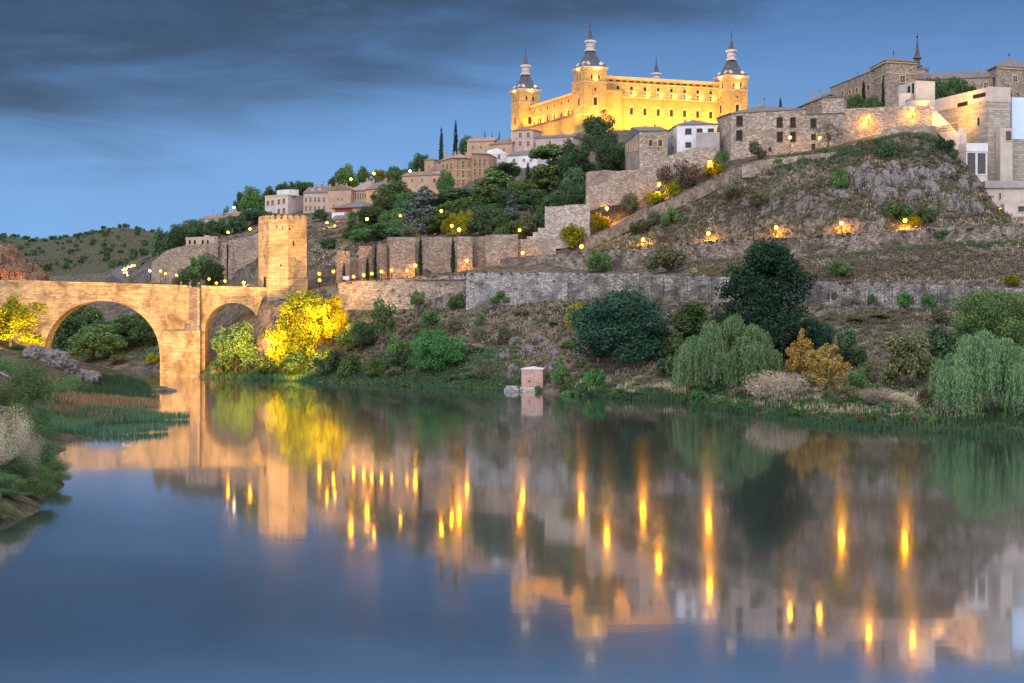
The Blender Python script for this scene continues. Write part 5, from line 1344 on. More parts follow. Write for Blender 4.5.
make_kind('near_shrub', 5, 6, 'l_mid', lob_bush, 9000, .085, trunk=False, nvar=2, aspect=.45)
make_kind('near_dark', 5, 6, 'l_dark2', lob_bush, 8000, .09, trunk=False, nvar=1, aspect=.45)
make_kind('near_pale', 5, 6, 'l_pale', lob_bush, 8000, .06, trunk=False, nvar=1, aspect=.3)
make_kind('oak_dot', 6, 8, 'l_dark2', lob_bush, 300, .6, trunk=False, nvar=3)
def willow_kind(key, H, W, nstr, seed):
    rng = np.random.default_rng(seed); Cs = []; As = []; Bs = []; limbs = []
    bough = []
    for i in range(40):
        q = i * 2.399 + rng.normal() * .3; k = math.sqrt((i + .5) / 40) * .92
        top = H * (.50 + .48 * (1 - k ** 2)) * (.70 + .36 * rng.random())
        bough.append((math.cos(q) * W / 2 * k, math.sin(q) * W / 2 * k, top, H * (.22 + .62 * k * (.35 + .65 * rng.random())), .42 + .6 * rng.random()))
        limbs.append((bough[-1][0] * .8, bough[-1][1] * .8, top * .96))
    for c in range(nstr):
        bx, by, top, ln, sp = bough[c % 40]
        r = abs(rng.normal()) * sp; qa = rng.random() * 6.283; x0 = bx + math.cos(qa) * r; y0 = by + math.sin(qa) * r
        tp = top - r * r * .32; l_ = min(tp - .15, ln * (.45 + .7 * rng.random()))
        if l_ < .5: continue
        n = int(l_ / .26) + 2; sx, sy = rng.normal() * .3, rng.normal() * .3
        for i in range(n):
            f = i / n
            Cs.append((x0 + math.cos(qa) * .7 * math.sqrt(f) + sx * f + rng.normal() * .08, y0 + math.sin(qa) * .7 * math.sqrt(f) + sy * f + rng.normal() * .08, tp - l_ * f + rng.normal() * .06))
            a = np.array([rng.normal() * .3, rng.normal() * .3, -1.0]); a /= np.linalg.norm(a); b = np.cross(a, rng.normal(size=3)); b /= np.linalg.norm(b)
            As.append(a * .24 * (.6 + .7 * rng.random())); Bs.append(b * .085)
    cm = quads_mesh('crown', np.array(Cs), np.array(As), np.array(Bs), M['l_willow'])
    tm = trunk_mesh(rng, H, .45, limbs[::2], 'bark')
    KIND[key] = (H, W, [(tm, cm)])
willow_kind('willow', 12, 15, 1500, 5)
willow_kind('willow2', 12, 15, 1600, 9)

RT = random.Random(11); USED = {}
NOTE = []
def tree(kind, label, px, ptop, wpx, base=None, u=None, cat=None, group=None, name=None, rot=None, which=None):
    H, W, vs = KIND[kind]
    if u is not None:
        x, y = XA(px, u), 2 * u; z = ground_z(x, y)
    else:
        p = gp(px, base); 
        if p is None: NOTE.append(('nohit', label)); return
        x, y, z = p; u = y / 2
    h = ZA(ptop, u) - z
    if h < .5: NOTE.append(('short', label, round(h, 1), px)); h = .8
    if h > 32: NOTE.append(('tall', label, round(h, 1), px))
    wm = wpx * u / 800
    n = USED.get(kind, 0); USED[kind] = n + 1
    tm, cm = vs[n % len(vs) if which is None else which]
    sh_ = cat == 'shrub' or tm is None
    nm = name or ('shrub' if tm is None else 'tree')
    s = (wm / W, wm / W * RT.uniform(.9, 1.1), h / H)
    rz = RT.random() * 6.28 if rot is None else rot
    if tm is None:
        o = link(nm, cm, None, (x, y, z - .05)); 
    else:
        o = link(nm, None, None, (x, y, z - .05)); link('trunk', tm, o); link('crown', cm, o)
    ORIG[o] = (x, y, z)
    o.scale = s; o.rotation_euler.z = rz
    tag(o, label, cat or ('shrub' if tm is None else 'tree'), group)
    return o
TB = 'trees along the river bank'
tree('dark', 'big round dark green tree right of the pink hut', 622, 283, 116, u=197, group=TB, name='broadleaf_tree')
tree('dark_tall', 'tallest dark green tree on the right bank, standing behind the pale willow', 768, 243, 116, u=186, group=TB, name='broadleaf_tree')
tree('dark', 'low dark leafy skirt tree at the right foot of the tallest dark tree', 812, 318, 62, u=184, group=TB, name='broadleaf_tree')
tree('willow', 'pale green weeping willow between the two big dark trees', 727, 316, 106, u=176, group=TB, name='willow_tree', rot=.4)
tree('willow2', 'large weeping willow hanging over the water at the right edge', 990, 330, 116, u=139, group=TB, name='willow_tree', rot=1.1)
tree('yellow', 'yellow autumn tree with bare twigs above the pale bush', 827, 338, 54, u=162, group=TB, name='autumn_tree')
tree('rust', 'rusty orange autumn tree close behind the yellow one', 800, 325, 38, u=168, group=TB, name='autumn_tree')
tree('bush_pale', 'big pale pinkish seedy bush at the waterline left of the yellow tree', 775, 360, 78, u=159, group='riverside bushes', which=0)
tree('olive_tree', 'olive brown bushy tree standing alone right of the yellow tree', 908, 325, 56, u=166, group=TB, name='olive_tree')
tree('bush_dark', 'dark green domed shrub between the olive tree and the willow', 944, 321, 60, u=172, group='riverside bushes')
tree('mid_big', 'wide light green tree behind the right hand willow', 992, 284, 108, u=176, group=TB, name='broadleaf_tree')
tree('mid_big', 'green tree at the right edge above the willow', 1042, 290, 80, u=182, group=TB, name='broadleaf_tree')
tree('mid', 'loose light green tree squeezed between the dark round tree and the willow', 690, 300, 52, u=200, group=TB, name='broadleaf_tree')
tree('bright', 'bright green rounded tree at the waterline left of the pink hut', 437, 328, 74, u=213, group=TB, name='broadleaf_tree')
tree('mid', 'green tree lit from the side under the small bridge arch', 236, 318, 54, u=233.5, group=TB, name='broadleaf_tree')
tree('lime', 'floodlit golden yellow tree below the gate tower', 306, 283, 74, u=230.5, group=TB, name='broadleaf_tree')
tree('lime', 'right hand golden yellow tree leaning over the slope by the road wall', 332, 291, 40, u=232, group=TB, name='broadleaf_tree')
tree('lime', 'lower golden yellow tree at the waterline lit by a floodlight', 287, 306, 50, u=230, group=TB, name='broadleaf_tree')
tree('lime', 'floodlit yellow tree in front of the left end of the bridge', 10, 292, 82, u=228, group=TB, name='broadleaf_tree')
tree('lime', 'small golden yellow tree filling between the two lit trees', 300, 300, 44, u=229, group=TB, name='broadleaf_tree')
tree('sparse', 'thin bare stemmed tree on the slope below the road wall', 384, 291, 34, u=224, group=TB, name='slender_tree')
tree('sparse', 'small wispy tree against the road wall under the stone ledge', 418, 285, 26, u=231, group=TB, name='slender_tree')
tree('ever', 'dark bushy tree behind the thin stemmed tree on the slope', 362, 318, 36, u=228, group=TB, name='broadleaf_tree')
for i, (px, pt, w_, k, d) in enumerate([(270, 352, 36, 'bush_dark', 'beneath the lit tree'), (300, 348, 40, 'bush_dark', 'right of the golden tree foot'), (325, 346, 36, 'bush_dark', 'under the yellow tree edge'), (350, 350, 34, 'bush', 'below the thin stemmed tree'), (376, 356, 30, 'bush', 'just left of the bright green tree'), (222, 356, 30, 'bush_dark', 'by the bridge pier'), (395, 366, 26, 'bush_olive', 'at the foot of the bright green tree'), (484, 362, 24, 'bush_olive', 'left of the stone landing'), (470, 370, 22, 'bush', 'right foot of the bright green tree'), (456, 374, 26, 'bush_olive', 'low in front of the bright green tree')]):
    tree(k, ('dark green' if k == 'bush_dark' else 'green' if k == 'bush' else 'grey green') + ' waterside shrub ' + d, px, pt, w_, u=float(np.interp(px, [a[0] for a in Bl], [a[1] for a in Bl])) - 1.5, group='riverside bushes')
tree('bush_pale', 'pale dry bush under the small bridge arch, right of the pier', 216, 362, 16, u=236, group='riverside bushes', which=1)
# right bank strip
for px, pt, w_, k, d in [(706, 382, 34, 'bush', 'green leafy shrub at the left foot of the pale willow'), (745, 386, 30, 'bush_olive', 'grey green shrub between the willow and the pale bush'), (812, 398, 30, 'bush', 'green shrub just under the yellow tree'), (850, 380, 40, 'bush_olive', 'grey green shrub right of the yellow tree'), (878, 382, 56, 'bush_pale', 'pale dry bush below the olive tree'), (912, 388, 50, 'bush_pale', 'pale dry bush left of the right hand willow'), (925, 385, 26, 'bush_brown', 'brown twiggy bush touching the right hand willow'), (838, 404, 26, 'bush_bright', 'low bright green shrub at the water under the yellow tree'), (898, 412, 30, 'bush', 'low green shrub at the waterline below the pale bushes'), (594, 366, 26, 'bush_bright', 'bright green shrub at the foot of the dark round tree'), (562, 358, 24, 'bush', 'green shrub hugging the rocks right of the pink hut')]:
    tree(k, d, px, pt, w_, u=float(np.interp(px, [a[0] for a in Bl], [a[1] for a in Bl])) - 1.0, group='riverside bushes')
tree('bush_bright', 'tiny bright green tuft at the base of the pink hut', 538, 384, 7, u=195.3, group='riverside bushes')
for i, (k, d, px, pt, w_, u_) in enumerate([
    ('bush_dark', 'dark green bush on the slope right of the golden trees', 346, 328, 30, 231), ('bush', 'green bush low on the slope beside the thin stemmed tree', 398, 334, 26, 221), ('bush_olive', 'olive bush under the road wall corner', 420, 322, 22, 226), ('bush_dark', 'dark bush between the bright green tree and the thin tree', 402, 350, 28, 216.5),
    ('bush_olive', 'grey bush on the slope right of the bright green tree', 478, 346, 24, 214), ('bush_olive', 'olive bush high on the slope under the blue grey wall', 522, 306, 20, 221), ('bush', 'green bush on the slope above the pink hut', 556, 322, 22, 214), ('bush', 'green bush left of the dark round tree foot', 570, 340, 24, 206), ('bush_olive', 'olive bush on the slope above the mossy rocks', 505, 326, 18, 214),
    ('bush', 'leafy green bush left of the willow top', 672, 330, 34, 196), ('bush', 'green bush in front of the loose light green tree', 700, 344, 30, 190), ('bush_dark', 'dark bush between the dark round tree and the willow', 668, 352, 26, 188),
    ('bush_olive', 'olive bush on the right slope under the road wall', 858, 316, 28, 196), ('bush', 'green bush on the right slope above the olive tree', 880, 312, 26, 197), ('bush_dark', 'dark bush in the middle of the right slope', 852, 342, 30, 182), ('bush_olive', 'grey bush left of the olive tree', 868, 356, 26, 172), ('bush', 'green bush right of the yellow tree', 858, 366, 24, 166), ('bush', 'green bush right of the olive tree', 935, 352, 28, 168), ('bush_olive', 'olive bush above the dark domed shrub', 940, 306, 26, 192), ('bush_dark', 'dark bush behind the yellow tree', 846, 326, 26, 186),
    ('bush', 'green bush at the foot of the right hand willow', 930, 384, 30, 149), ('bush', 'bright weeds right of the yellow tree foot', 862, 394, 28, 153), ('bush_bright', 'fresh green bush on the bank before the olive tree', 886, 402, 24, 149)]):
    tree(k, d, px, pt, w_, u=u_, group='bushes on the bank slope')
rw = random.Random(8)
for i in range(30):
    px = 572 + i * 12.6 + rw.uniform(-4, 4); k = ('bush', 'bush_olive', 'bush_bright', 'bush_dark')[i * 7 % 4]
    lb = {'bush': 'mid green bush', 'bush_olive': 'grey green bush', 'bush_bright': 'fresh light green bush', 'bush_dark': 'dark green bush'}[k] + ' overhanging the waterline of the right bank'
    u_ = 16000.0 / (float(np.interp(px, [600, 680, 740, 830, 960], [397, 402, 412, 425, 432])) - 310) + rw.uniform(.5, 3.0)
    py0 = 310 + 16000 / u_
    tree(k, lb, px, py0 - rw.uniform(7, 17), rw.uniform(14, 26), u=u_, group='small bushes along the right waterline')
# slopes and walls
SG = 'shrubs on the walls and slopes'
for k, d, px, pt, w_, b_, u_ in [
    ('bush_olive', 'olive green shrub on the road wall beside the orange lamp', 666, 237, 48, 273, None), ('bush', 'round green shrub on the upper terrace wall, left of the olive shrub', 598, 247, 28, 272, None),
    ('bush_lime', 'yellow green shrub by the lamp at the foot of the ramp', 571, 217, 30, 249, None), ('bush', 'green shrub behind the lamp at the foot of the ramp', 562, 224, 24, 243, None), ('bush', 'spiky green shrub under the blue grey road wall', 502, 289, 26, 304, None),
    ('bush', 'green shrub in the corner where the road wall steps forward', 457, 292, 22, 309, None), ('bush_bright', 'bright green bush on the terrace wall under the cliff', 942, 226, 26, 240, None),
    ('bush', 'green bush beside the lamp under the cliff', 898, 198, 30, 222, None), ('bush', 'green bush right of the cliff lamp', 925, 203, 26, 224, None), ('bush_lime', 'lamp lit yellow shrub under the cliff', 916, 214, 14, 226, None),
    ('bush', 'green bush on the hillside left of the grey cliff', 840, 165, 22, 190, None), ('bush_dark', 'dark green bush on top of the rocky cliff', 886, 138, 24, 158, None), ('bush_dark', 'dark spreading bush on the cliff top near the stair', 945, 136, 22, 152, None),
    ('bush_olive', 'light shrub against the big plain stone building', 757, 139, 24, 164, 246), ('bush', 'green shrub at the left corner of the big stone building', 722, 147, 16, 166, 247.5),
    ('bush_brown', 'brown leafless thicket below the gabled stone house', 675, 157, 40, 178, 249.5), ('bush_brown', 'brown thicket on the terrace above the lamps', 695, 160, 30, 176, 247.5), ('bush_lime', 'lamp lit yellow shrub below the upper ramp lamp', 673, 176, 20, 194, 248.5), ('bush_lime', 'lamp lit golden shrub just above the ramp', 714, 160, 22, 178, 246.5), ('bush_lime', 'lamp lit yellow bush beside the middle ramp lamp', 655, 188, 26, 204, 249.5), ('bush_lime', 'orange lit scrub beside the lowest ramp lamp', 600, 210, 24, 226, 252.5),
    ('bush_olive', 'grey green shrub on the terrace wall face', 630, 192, 22, 210, 252), ('bush_olive', 'olive shrub below the ramp, right of its foot', 640, 214, 26, 236, None), ('bush', 'green shrub on the slope below the middle of the ramp', 672, 205, 24, 224, None), ('bush_olive', 'dark olive shrub below the ramp', 654, 210, 20, 226, None), ('bush_olive', 'olive shrub on the slope below the stone building', 735, 184, 28, 200, None), ('bush_olive', 'olive shrub near the top of the slope under the stone building', 760, 190, 30, 206, None), ('bush', 'low green shrub at the ramp top', 779, 157, 12, 164, None),
    ('bush', 'ivy like green shrub hanging on the wall right of the tallest dark tree', 839, 258, 28, 279, None), ('bush', 'green shrub growing out of the road wall right of the dark tree', 833, 283, 18, 300, None), ('bush', 'small green shrub under the road wall', 872, 290, 16, 306, None), ('bush_bright', 'fresh green shrub under the right end of the road wall', 905, 288, 18, 308, None), ('bush_bright', 'light green shrub against the road wall near the right tree', 929, 290, 16, 308, None), ('bush_lime', 'yellowish shrub on the dry slope at the right edge', 1012, 272, 18, 286, None),
    ('bush', 'green shrub on the slope under the thin trees', 430, 307, 22, 326, None), ('bush_olive', 'grey shrub on the slope right of the thin trees', 455, 318, 20, 332, None), ('bush_olive', 'grey green shrub in the middle of the dry slope', 478, 326, 18, 338, None), ('bush', 'green shrub in the dry slope above the rocks', 480, 312, 14, 324, None), ('bush_lime', 'yellowish shrub beside the dark round tree', 579, 300, 28, 328, None),
    ('bush_dark', 'dark shrub on the slope right of the gate tower', 330, 236, 22, 250, None), ('bush_olive', 'pale olive shrub on the slope above the turrets', 352, 222, 18, 236, None),
    ('bush', 'green shrub among the lamps by the town house lawn', 367, 212, 20, 228, None), ('bush', 'green shrub at the foot of the balconied house', 352, 208, 10, 226, None)]:
    tree(k, d, px, pt, w_, base=None if u_ else b_, u=u_, group=SG)
tree('bare', 'thin leafless tree at the right end of the stone building', 828, 118, 34, u=240.5, group=SG, name='bare_tree')
# hill trees
HG = 'trees among the hill houses'
tree('euca', 'big open crowned eucalyptus in front of the palace', 600, 106, 58, u=290, group=HG, name='eucalyptus_tree')
tree('ever', 'dark leafy tree under the eucalyptus, left side', 577, 135, 40, u=280, group=HG)
tree('ever', 'dark leafy tree filling below the eucalyptus on the right', 612, 140, 40, u=276, group=HG)
tree('cypress', 'small dark cypress against the terrace wall by the gabled house', 622.5, 150, 6, u=262, group=HG, name='cypress_tree')
tree('ever', 'low dark green tree just left of the terrace wall', 575, 165, 35, u=268, group=HG)
tree('pine', 'stone pine with a flat crown below the white house', 551, 142, 45, u=302, group=HG, name='pine_tree')
tree('pinefull', 'light green pine with a bare trunk above the stepped wall', 546, 160, 50, u=288, group=HG, name='pine_tree')
tree('ever', 'dark tree between the pine and the terrace wall', 571, 178, 26, u=262, group=HG)
tree('cypress', 'narrow cypress in the middle of the dense hillside trees', 528, 163, 9, u=294, group=HG, name='cypress_tree')
tree('pinefull', 'pale green pine left of the narrow hillside cypress', 496, 167, 47, u=300, group=HG, name='pine_tree')
tree('ever', 'dark green tree in front of the white house', 508, 160, 31, u=312, group=HG)
tree('mid', 'mid green tree among the pines in front of the apartment block', 516, 178, 33, u=290, group=HG)
tree('pinefull', 'green pine hiding the right wing of the apartment block', 487, 181, 40, u=292, group=HG, name='pine_tree')
tree('blue_cedar' if 'blue_cedar' in KIND else 'cedar', 'small greyish conifer low on the hillside', 512, 192, 28, u=276, group=HG, name='cedar_tree')
tree('bush_olive', 'olive shrub on the slope beside the stepped wall lamp', 525, 210, 30, u=258, group=SG)
tree('ever', 'dark tree above the wide town wall bastion', 490, 204, 42, u=272, group=HG)
tree('bush_dark', 'dark thicket above the dark recess of the town wall', 476, 214, 30, u=262, group=HG)
tree('ever', 'dark broad tree in front of the apartment block', 455, 187, 52, u=310, group=HG)
tree('ever', 'dark broad tree left of the apartment block', 436, 189, 38, u=306, group=HG)
tree('mid', 'green leafy tree in front of the columned hall', 398, 178, 50, u=312, group=HG)
tree('mid', 'green tree right of the balconied house', 383, 190, 35, u=306, group=HG)
tree('cedar', 'large greyish blue cedar in the middle of the hillside trees', 424, 184, 50, u=282, group=HG, name='cedar_tree')
tree('mid', 'light green tree left of the blue cedar', 395, 206, 40, u=286, group=HG)
tree('ever', 'dark tree above the broad square bastion', 382, 222, 42, u=270, group=HG)
tree('mid', 'green tree above the crenellated turrets', 366, 226, 35, u=276, group=HG)
tree('lime', 'lamp lit yellowish tree above the narrow bastion', 462, 208, 31, u=262, group=HG)
tree('bush_lime', 'lamp lit shrub between the two hillside lamps', 447, 214, 14, u=264, group=SG)
tree('bush_olive', 'low grey shrub on top of the curtain wall', 410, 226, 22, u=258, group=SG)
tree('mid', 'slim green tree beside the white shed', 446, 168, 21, u=322, group=HG)
for k, d, px, pt, w_, uu in (
    ('ever', 'dark tree at the left end of the hillside grove', 372, 204, 36, 300), ('mid', 'green tree low at the left of the hillside grove', 356, 218, 34, 284), ('mid', 'leafy tree in the grove just above the third turret', 392, 218, 40, 274), ('ever', 'dark tree in the grove behind the blue cedar', 408, 190, 40, 300),
    ('pinefull', 'green pine rising right of the blue cedar', 446, 200, 34, 280), ('ever', 'dark bushy tree over the curtain wall', 438, 216, 36, 268), ('mid', 'green tree in the grove below the apartment block', 470, 194, 38, 296), ('ever', 'dark tree in the grove beneath the green pine', 484, 200, 40, 284),
    ('mid', 'green tree high in the grove by the white house', 500, 178, 34, 302), ('ever', 'dark tree filling the grove left of the narrow cypress', 512, 186, 40, 288), ('ever', 'dark tree filling the grove right of the narrow cypress', 536, 188, 40, 280), ('mid', 'mid green tree beneath the light green pine', 550, 196, 36, 270),
    ('ever', 'dark tree at the top of the terrace wall', 562, 184, 32, 268), ('pinefull', 'tall green pine behind the light green pine', 562, 154, 36, 300), ('ever', 'dark tree between the stone pine and the eucalyptus', 572, 160, 36, 286), ('mid', 'green tree on the slope above the wide bastion', 500, 212, 36, 264), ('bush_dark', 'dark undergrowth above the stepped wall', 538, 212, 34, 262), ('bush', 'green undergrowth over the wide bastion', 508, 220, 32, 258), ('bush_dark', 'dark undergrowth over the broad square bastion', 400, 224, 34, 262)):
    tree(k, d, px, pt, w_, u=uu, group=HG)
# cypresses
CG = 'tall dark cypresses'
tree('cypress', 'left of the two tall black cypresses standing against the sky', 441.3, 128, 7.6, u=352, group=CG, name='cypress_tree')
tree('cypress', 'right and taller of the two black cypresses against the sky', 455.6, 121.5, 7.4, u=347, group=CG, name='cypress_tree')
for px, pt, d in ((485, 131, 'leftmost'), (492, 132, 'middle'), (499.3, 131.5, 'rightmost')): tree('cypress', d + ' of three tiny cypresses on the roofline left of the palace', px, pt, 2.6, u=368, group=CG, name='cypress_tree')
for px, pt, w_, uu, d in ((344, 263, 4.4, 244.6, 'cypress at the foot of the first crenellated turret'), (367.5, 257, 5.4, 244.8, 'cypress at the foot of the second crenellated turret'), (375.3, 244, 4, 246.4, 'thin cypress between the second and third turret'), (420.5, 236, 6, 248.6, 'cypress beside the broad square bastion'), (453, 237, 6.4, 249.2, 'cypress against the curtain wall left of the narrow bastion')):
    tree('cypress', 'dark narrow ' + d, px, pt, w_, u=uu, group=CG, name='cypress_tree')
tree('cypress', 'dark cypress in front of the square convent tower', 883, 76, 5, u=272, group=CG, name='cypress_tree')
tree('cypress', 'short cypress left of the square convent tower', 863.5, 81, 6, u=278, group=CG, name='cypress_tree')
tree('cypress', 'small cypress against the convent tower wall by the lookout block', 902.5, 86, 5, u=262, group=CG, name='cypress_tree')
tree('cypress', 'lone cypress tip above the roof of the stone building', 780.5, 98, 6, u=300, group=CG, name='cypress_tree')
tree('mid', 'bright garden trees in front of the convent wing, left mass', 855, 91, 26, u=268, group=HG)
tree('mid', 'bright garden tree beside the convent tower cypress', 873, 94, 22, u=264, group=HG)
for px, pt, w_, d in ((936, 75, 28, 'left part'), (953, 74, 28, 'middle part'), (969, 77, 26, 'right part')): tree('ever', d + ' of the dark tree hedge below the long convent wing', px, pt, w_, u=272, group=HG)
tree('bush_dark', 'dark shrubs on the roof terrace behind the museum', 1012, 80, 24, u=266, group=SG)
# ridge trees on the left
RG = 'trees along the left ridge'
for k, px, pt, w_, uu, d in (('mid', 346, 163, 28, 372, 'round tree beside the orange lamp on the ridge'), ('mid', 363, 165, 18, 378, 'slim round tree between the two ridge lamps'), ('lime', 379, 167, 24, 376, 'lamp lit tree by the second ridge lamp'), ('mid', 393, 164, 18, 378, 'tree right of the second ridge lamp'), ('mid', 404, 168, 20, 374, 'small tree left of the white ridge lamp'), ('mid', 332, 176, 11, 382, 'small tree left of the ridge lamps'),
        ('ever', 421, 150, 24, 360, 'very dark round tree left of the tall cypresses'), ('ever', 467, 133, 20, 362, 'dark tree right of the tall cypresses'), ('mid', 252, 184, 31, 362, 'tall open tree left of the flat roofed house'), ('ever', 240, 190, 14, 364, 'grey green tree left of the tall open tree'), ('ever', 282, 180, 16, 372, 'dark tree behind the penthouse'), ('mid', 297, 179, 28, 374, 'tree behind the dormered house'), ('mid', 310, 181, 25, 376, 'low tree behind the chimneys'), ('mid', 270, 186, 22, 368, 'tree behind the flat roofed house'),
        ('ever', 162, 225, 26, 330, 'first dark tree above the old city wall'), ('ever', 180, 222, 26, 328, 'second dark tree above the old city wall'), ('ever', 196, 217, 30, 327, 'large dark tree above the arcade wall'), ('ever', 216, 216, 28, 326, 'dark tree beside the yellow lit lamp'), ('ever', 236, 212, 26, 324, 'dark tree just left of the gate tower top'), ('ever', 254, 207, 32, 330, 'broad dark tree behind the gate tower'), ('mid', 266, 210, 20, 334, 'green tree below the flat roofed house'), ('ever', 320, 208, 18, 331, 'dark bush like tree in front of the dormered house'), ('sparse', 226, 203, 9, 352, 'thin scraggy tree beside the white lamp'),
        ('mid', 200, 252, 38, 298, 'bushy green tree in front of the old city wall'), ('ever', 214, 258, 24, 296, 'dark tree right of the bushy green tree'), ('ever', 186, 266, 24, 296, 'low dark tree left of the bushy green tree')):
    tree(k, d, px, pt, w_, u=uu, group=RG)
# seen through the main arch
AG = 'trees behind the main arch'
for k, px, pt, w_, uu, d in (('mid', 94, 322, 62, 276, 'light green tree in the middle of the main arch'), ('ever', 60, 304, 56, 290, 'dark tree filling the left of the main arch'), ('ever', 130, 312, 52, 284, 'dark tree right of the middle in the main arch'), ('ever', 150, 308, 40, 280, 'dark tree by the right foot of the main arch'), ('mid', 84, 300, 48, 300, 'green tree high up behind the main arch'), ('bush_pale', 72, 346, 16, 274, 'pale bush at the water behind the main arch'), ('bush_lime', 153, 352, 14, 266, 'lit shrub beside the pier behind the main arch'), ('ever', 110, 318, 44, 292, 'dark tree in the back of the main arch'), ('bush_olive', 118, 352, 22, 271, 'dry grey bush on the far bank behind the arch')):
    tree(k, d, px, pt, w_, u=uu, group=AG)
# near left bank
NG = 'bushes on the near left bank'
for k, px, pt, w_, uu, d in (('near_shrub', 34, 350, 60, 134, 'large green leafy bush on the left bank below the rocks'), ('near_shrub', 4, 372, 60, 116, 'green bush at the left picture edge'), ('near_dark', 44, 400, 44, 116, 'dark bush behind the reeds on the left bank'), ('near_shrub', 22, 392, 44, 108, 'green bush in the middle of the left bank'), ('near_pale', 10, 402, 60, 94, 'pale seedy bush in the near left corner'), ('near_pale', 28, 430, 44, 92, 'pale dry bush behind the waterside green bush'), ('near_dark', 42, 436, 46, 98, 'dark bush hanging over the water left of the reeds'), ('near_shrub', 46, 456, 50, 92, 'low green bush leaning over the water at the left'), ('near_dark', 8, 446, 60, 85, 'dark low bush at the near left waterline'), ('near_shrub', 22, 458, 60, 87, 'green waterside bush in the near left corner'), ('near_shrub', -6, 470, 60, 80, 'green bush cut by the left picture edge near the water'), ('near_shrub', 34, 474, 52, 83, 'green leafy plant overhanging the near left waterline'), ('near_dark', 6, 486, 60, 79, 'dark leafy plant at the near left waterline, by the picture edge'), ('near_shrub', 54, 466, 40, 90, 'green plant at the tip of the near left bank'), ('near_pale', 22, 446, 40, 86, 'pale grassy plant among the near left bushes'), ('near_shrub', -14, 500, 60, 75, 'lowest green plant cut by the left picture edge'), ('near_shrub', 82, 374, 26, 176, 'green bush at the end of the left rocks'), ('near_shrub', 4, 352, 40, 168, 'green bush beside the path railing'), ('near_dark', 20, 345, 40, 190, 'dark bush under the yellow lit tree'), ('near_shrub', 66, 368, 32, 172, 'green bush against the grey rocks on the left bank'), ('near_shrub', 54, 382, 36, 150, 'green bush between the rocks and the reeds'), ('near_pale', -4, 434, 50, 84, 'pale dry bush at the very left edge')):
    tree(k, d, px, pt, w_, u=uu, group=NG)
for i in range(4):
    px, pt, w_ = ((-30, 300, 60), (-60, 310, 60), (-40, 345, 70), (-70, 370, 80))[i]
    tree('mid', 'green tree left of the picture on the near bank, beyond the edge', px, pt, w_, u=(236, 215, 170, 130)[i], group=NG)

# far oaks on the distant hills
rr = random.Random(4)
cnt = 0
for i in range(400):
    px = rr.uniform(-20, 160); t_ = rr.random(); py = 232 + 46 * t_ + (6 if px < 50 else 0)
    if i < 46: py = None
    u = None
    if py is None:
        px = rr.uniform(-10, 158); u = 925 + rr.random() * 20
        p = Vector((XA(px, u), 2 * u, 0)); p.z = ground_z(p.x, p.y, 2)
    else:
        p = gp(px, py)
        if p is None or p.y < 1060: continue
        if noise.noise(Vector((p.x * .01, p.y * .01, 0))) < -.05: continue
    s = rr.uniform(.45, 1.0)
    H, W, vs = KIND['oak_dot']
    o = link('oak_tree', vs[rr.randrange(3)][1], None, (p.x, p.y, p.z - .2)); o.scale = (s * 1.1, s * 1.1, s * rr.uniform(.9, 1.3)); o.rotation_euler.z = rr.random() * 6
    tag(o, 'small dark round oak dotted over the far hillside', 'tree', 'oaks on the far hills')
    cnt += 1
    if cnt > 150: break

# ------------------------------------------------------------------ grasses, reeds and low scrub (nobody could count them)
def blades(name, pts, hmin, hmax, wd, mat, seed, spread=.25, lean=.35):
    rng = np.random.default_rng(seed); p = np.array(pts, float); n = len(p)
    h = hmin + (hmax - hmin) * rng.random(n)
    a = np.stack([rng.normal(size=n) * lean * .4, rng.normal(size=n) * lean * .4, np.ones(n)], 1) * (h / 2)[:, None]
    q = rng.random(n) * 6.283; b = np.stack([np.cos(q), np.sin(q), np.zeros(n)], 1) * wd
    me = quads_mesh(name, p + a, a, b, M[mat])
    o = link(name, me); o['kind'] = 'stuff'
    return o
rb = random.Random(21)
def scatter_px(n, px0, px1, f0, f1, la, lb):
    """points between two hillside contours"""
    out = []
    A_ = np.array(la, float); B_ = np.array(lb, float)
    for _ in range(n):
        px = rb.uniform(px0, px1); ua = np.interp(px, A_[:, 0], A_[:, 1]); ub = np.interp(px, B_[:, 0], B_[:, 1]); u = ua + (ub - ua) * rb.uniform(f0, f1)
        x, y = XA(px, u), 2 * u; out.append((x, y, max(0, ground_z(x, y, 0)) - .05))
    return out
def dens(pts, th, sc=.06, sd=0):
    return [p for p in pts if noise.noise(Vector((p[0] * sc + sd, p[1] * sc, 0))) > th]
blades('dry_grass', dens(scatter_px(15000, 380, 720, .1, .97, Bl, LWb), -.1), .35, .9, .10, 'g_dry', 1)
blades('dry_grass', dens(scatter_px(9000, 800, 1030, .25, .97, Bl, LWb), -.05), .35, .9, .10, 'g_dry', 2)
blades('dry_grass', dens(scatter_px(13000, 600, 1030, .05, .97, Pf, H2), .0), .35, .9, .11, 'g_dry', 3)
blades('dry_grass', dens(scatter_px(8000, 690, 1030, .3, .97, RDf, UWb), -.1), .35, .9, .11, 'g_dry', 4)
blades('dry_grass', dens(scatter_px(3500, 310, 400, .05, .97, UWb, H1), .0), .35, .9, .11, 'g_dry', 14)
blades('bank_weeds', dens(scatter_px(9000, 560, 1050, -.28, .35, Wl, Bl), -.12, .15, 9), .5, 1.3, .09, 'g_green', 5)
blades('bank_weeds', scatter_px(5000, 690, 1060, .2, 1.2, Wl, Bl), .4, 1.1, .08, 'g_green', 6)
blades('bank_weeds', dens(scatter_px(9000, 560, 1050, -.2, .7, Wl, Bl), .08, .2, 3), 1.0, 2.3, .09, 'g_green', 61)
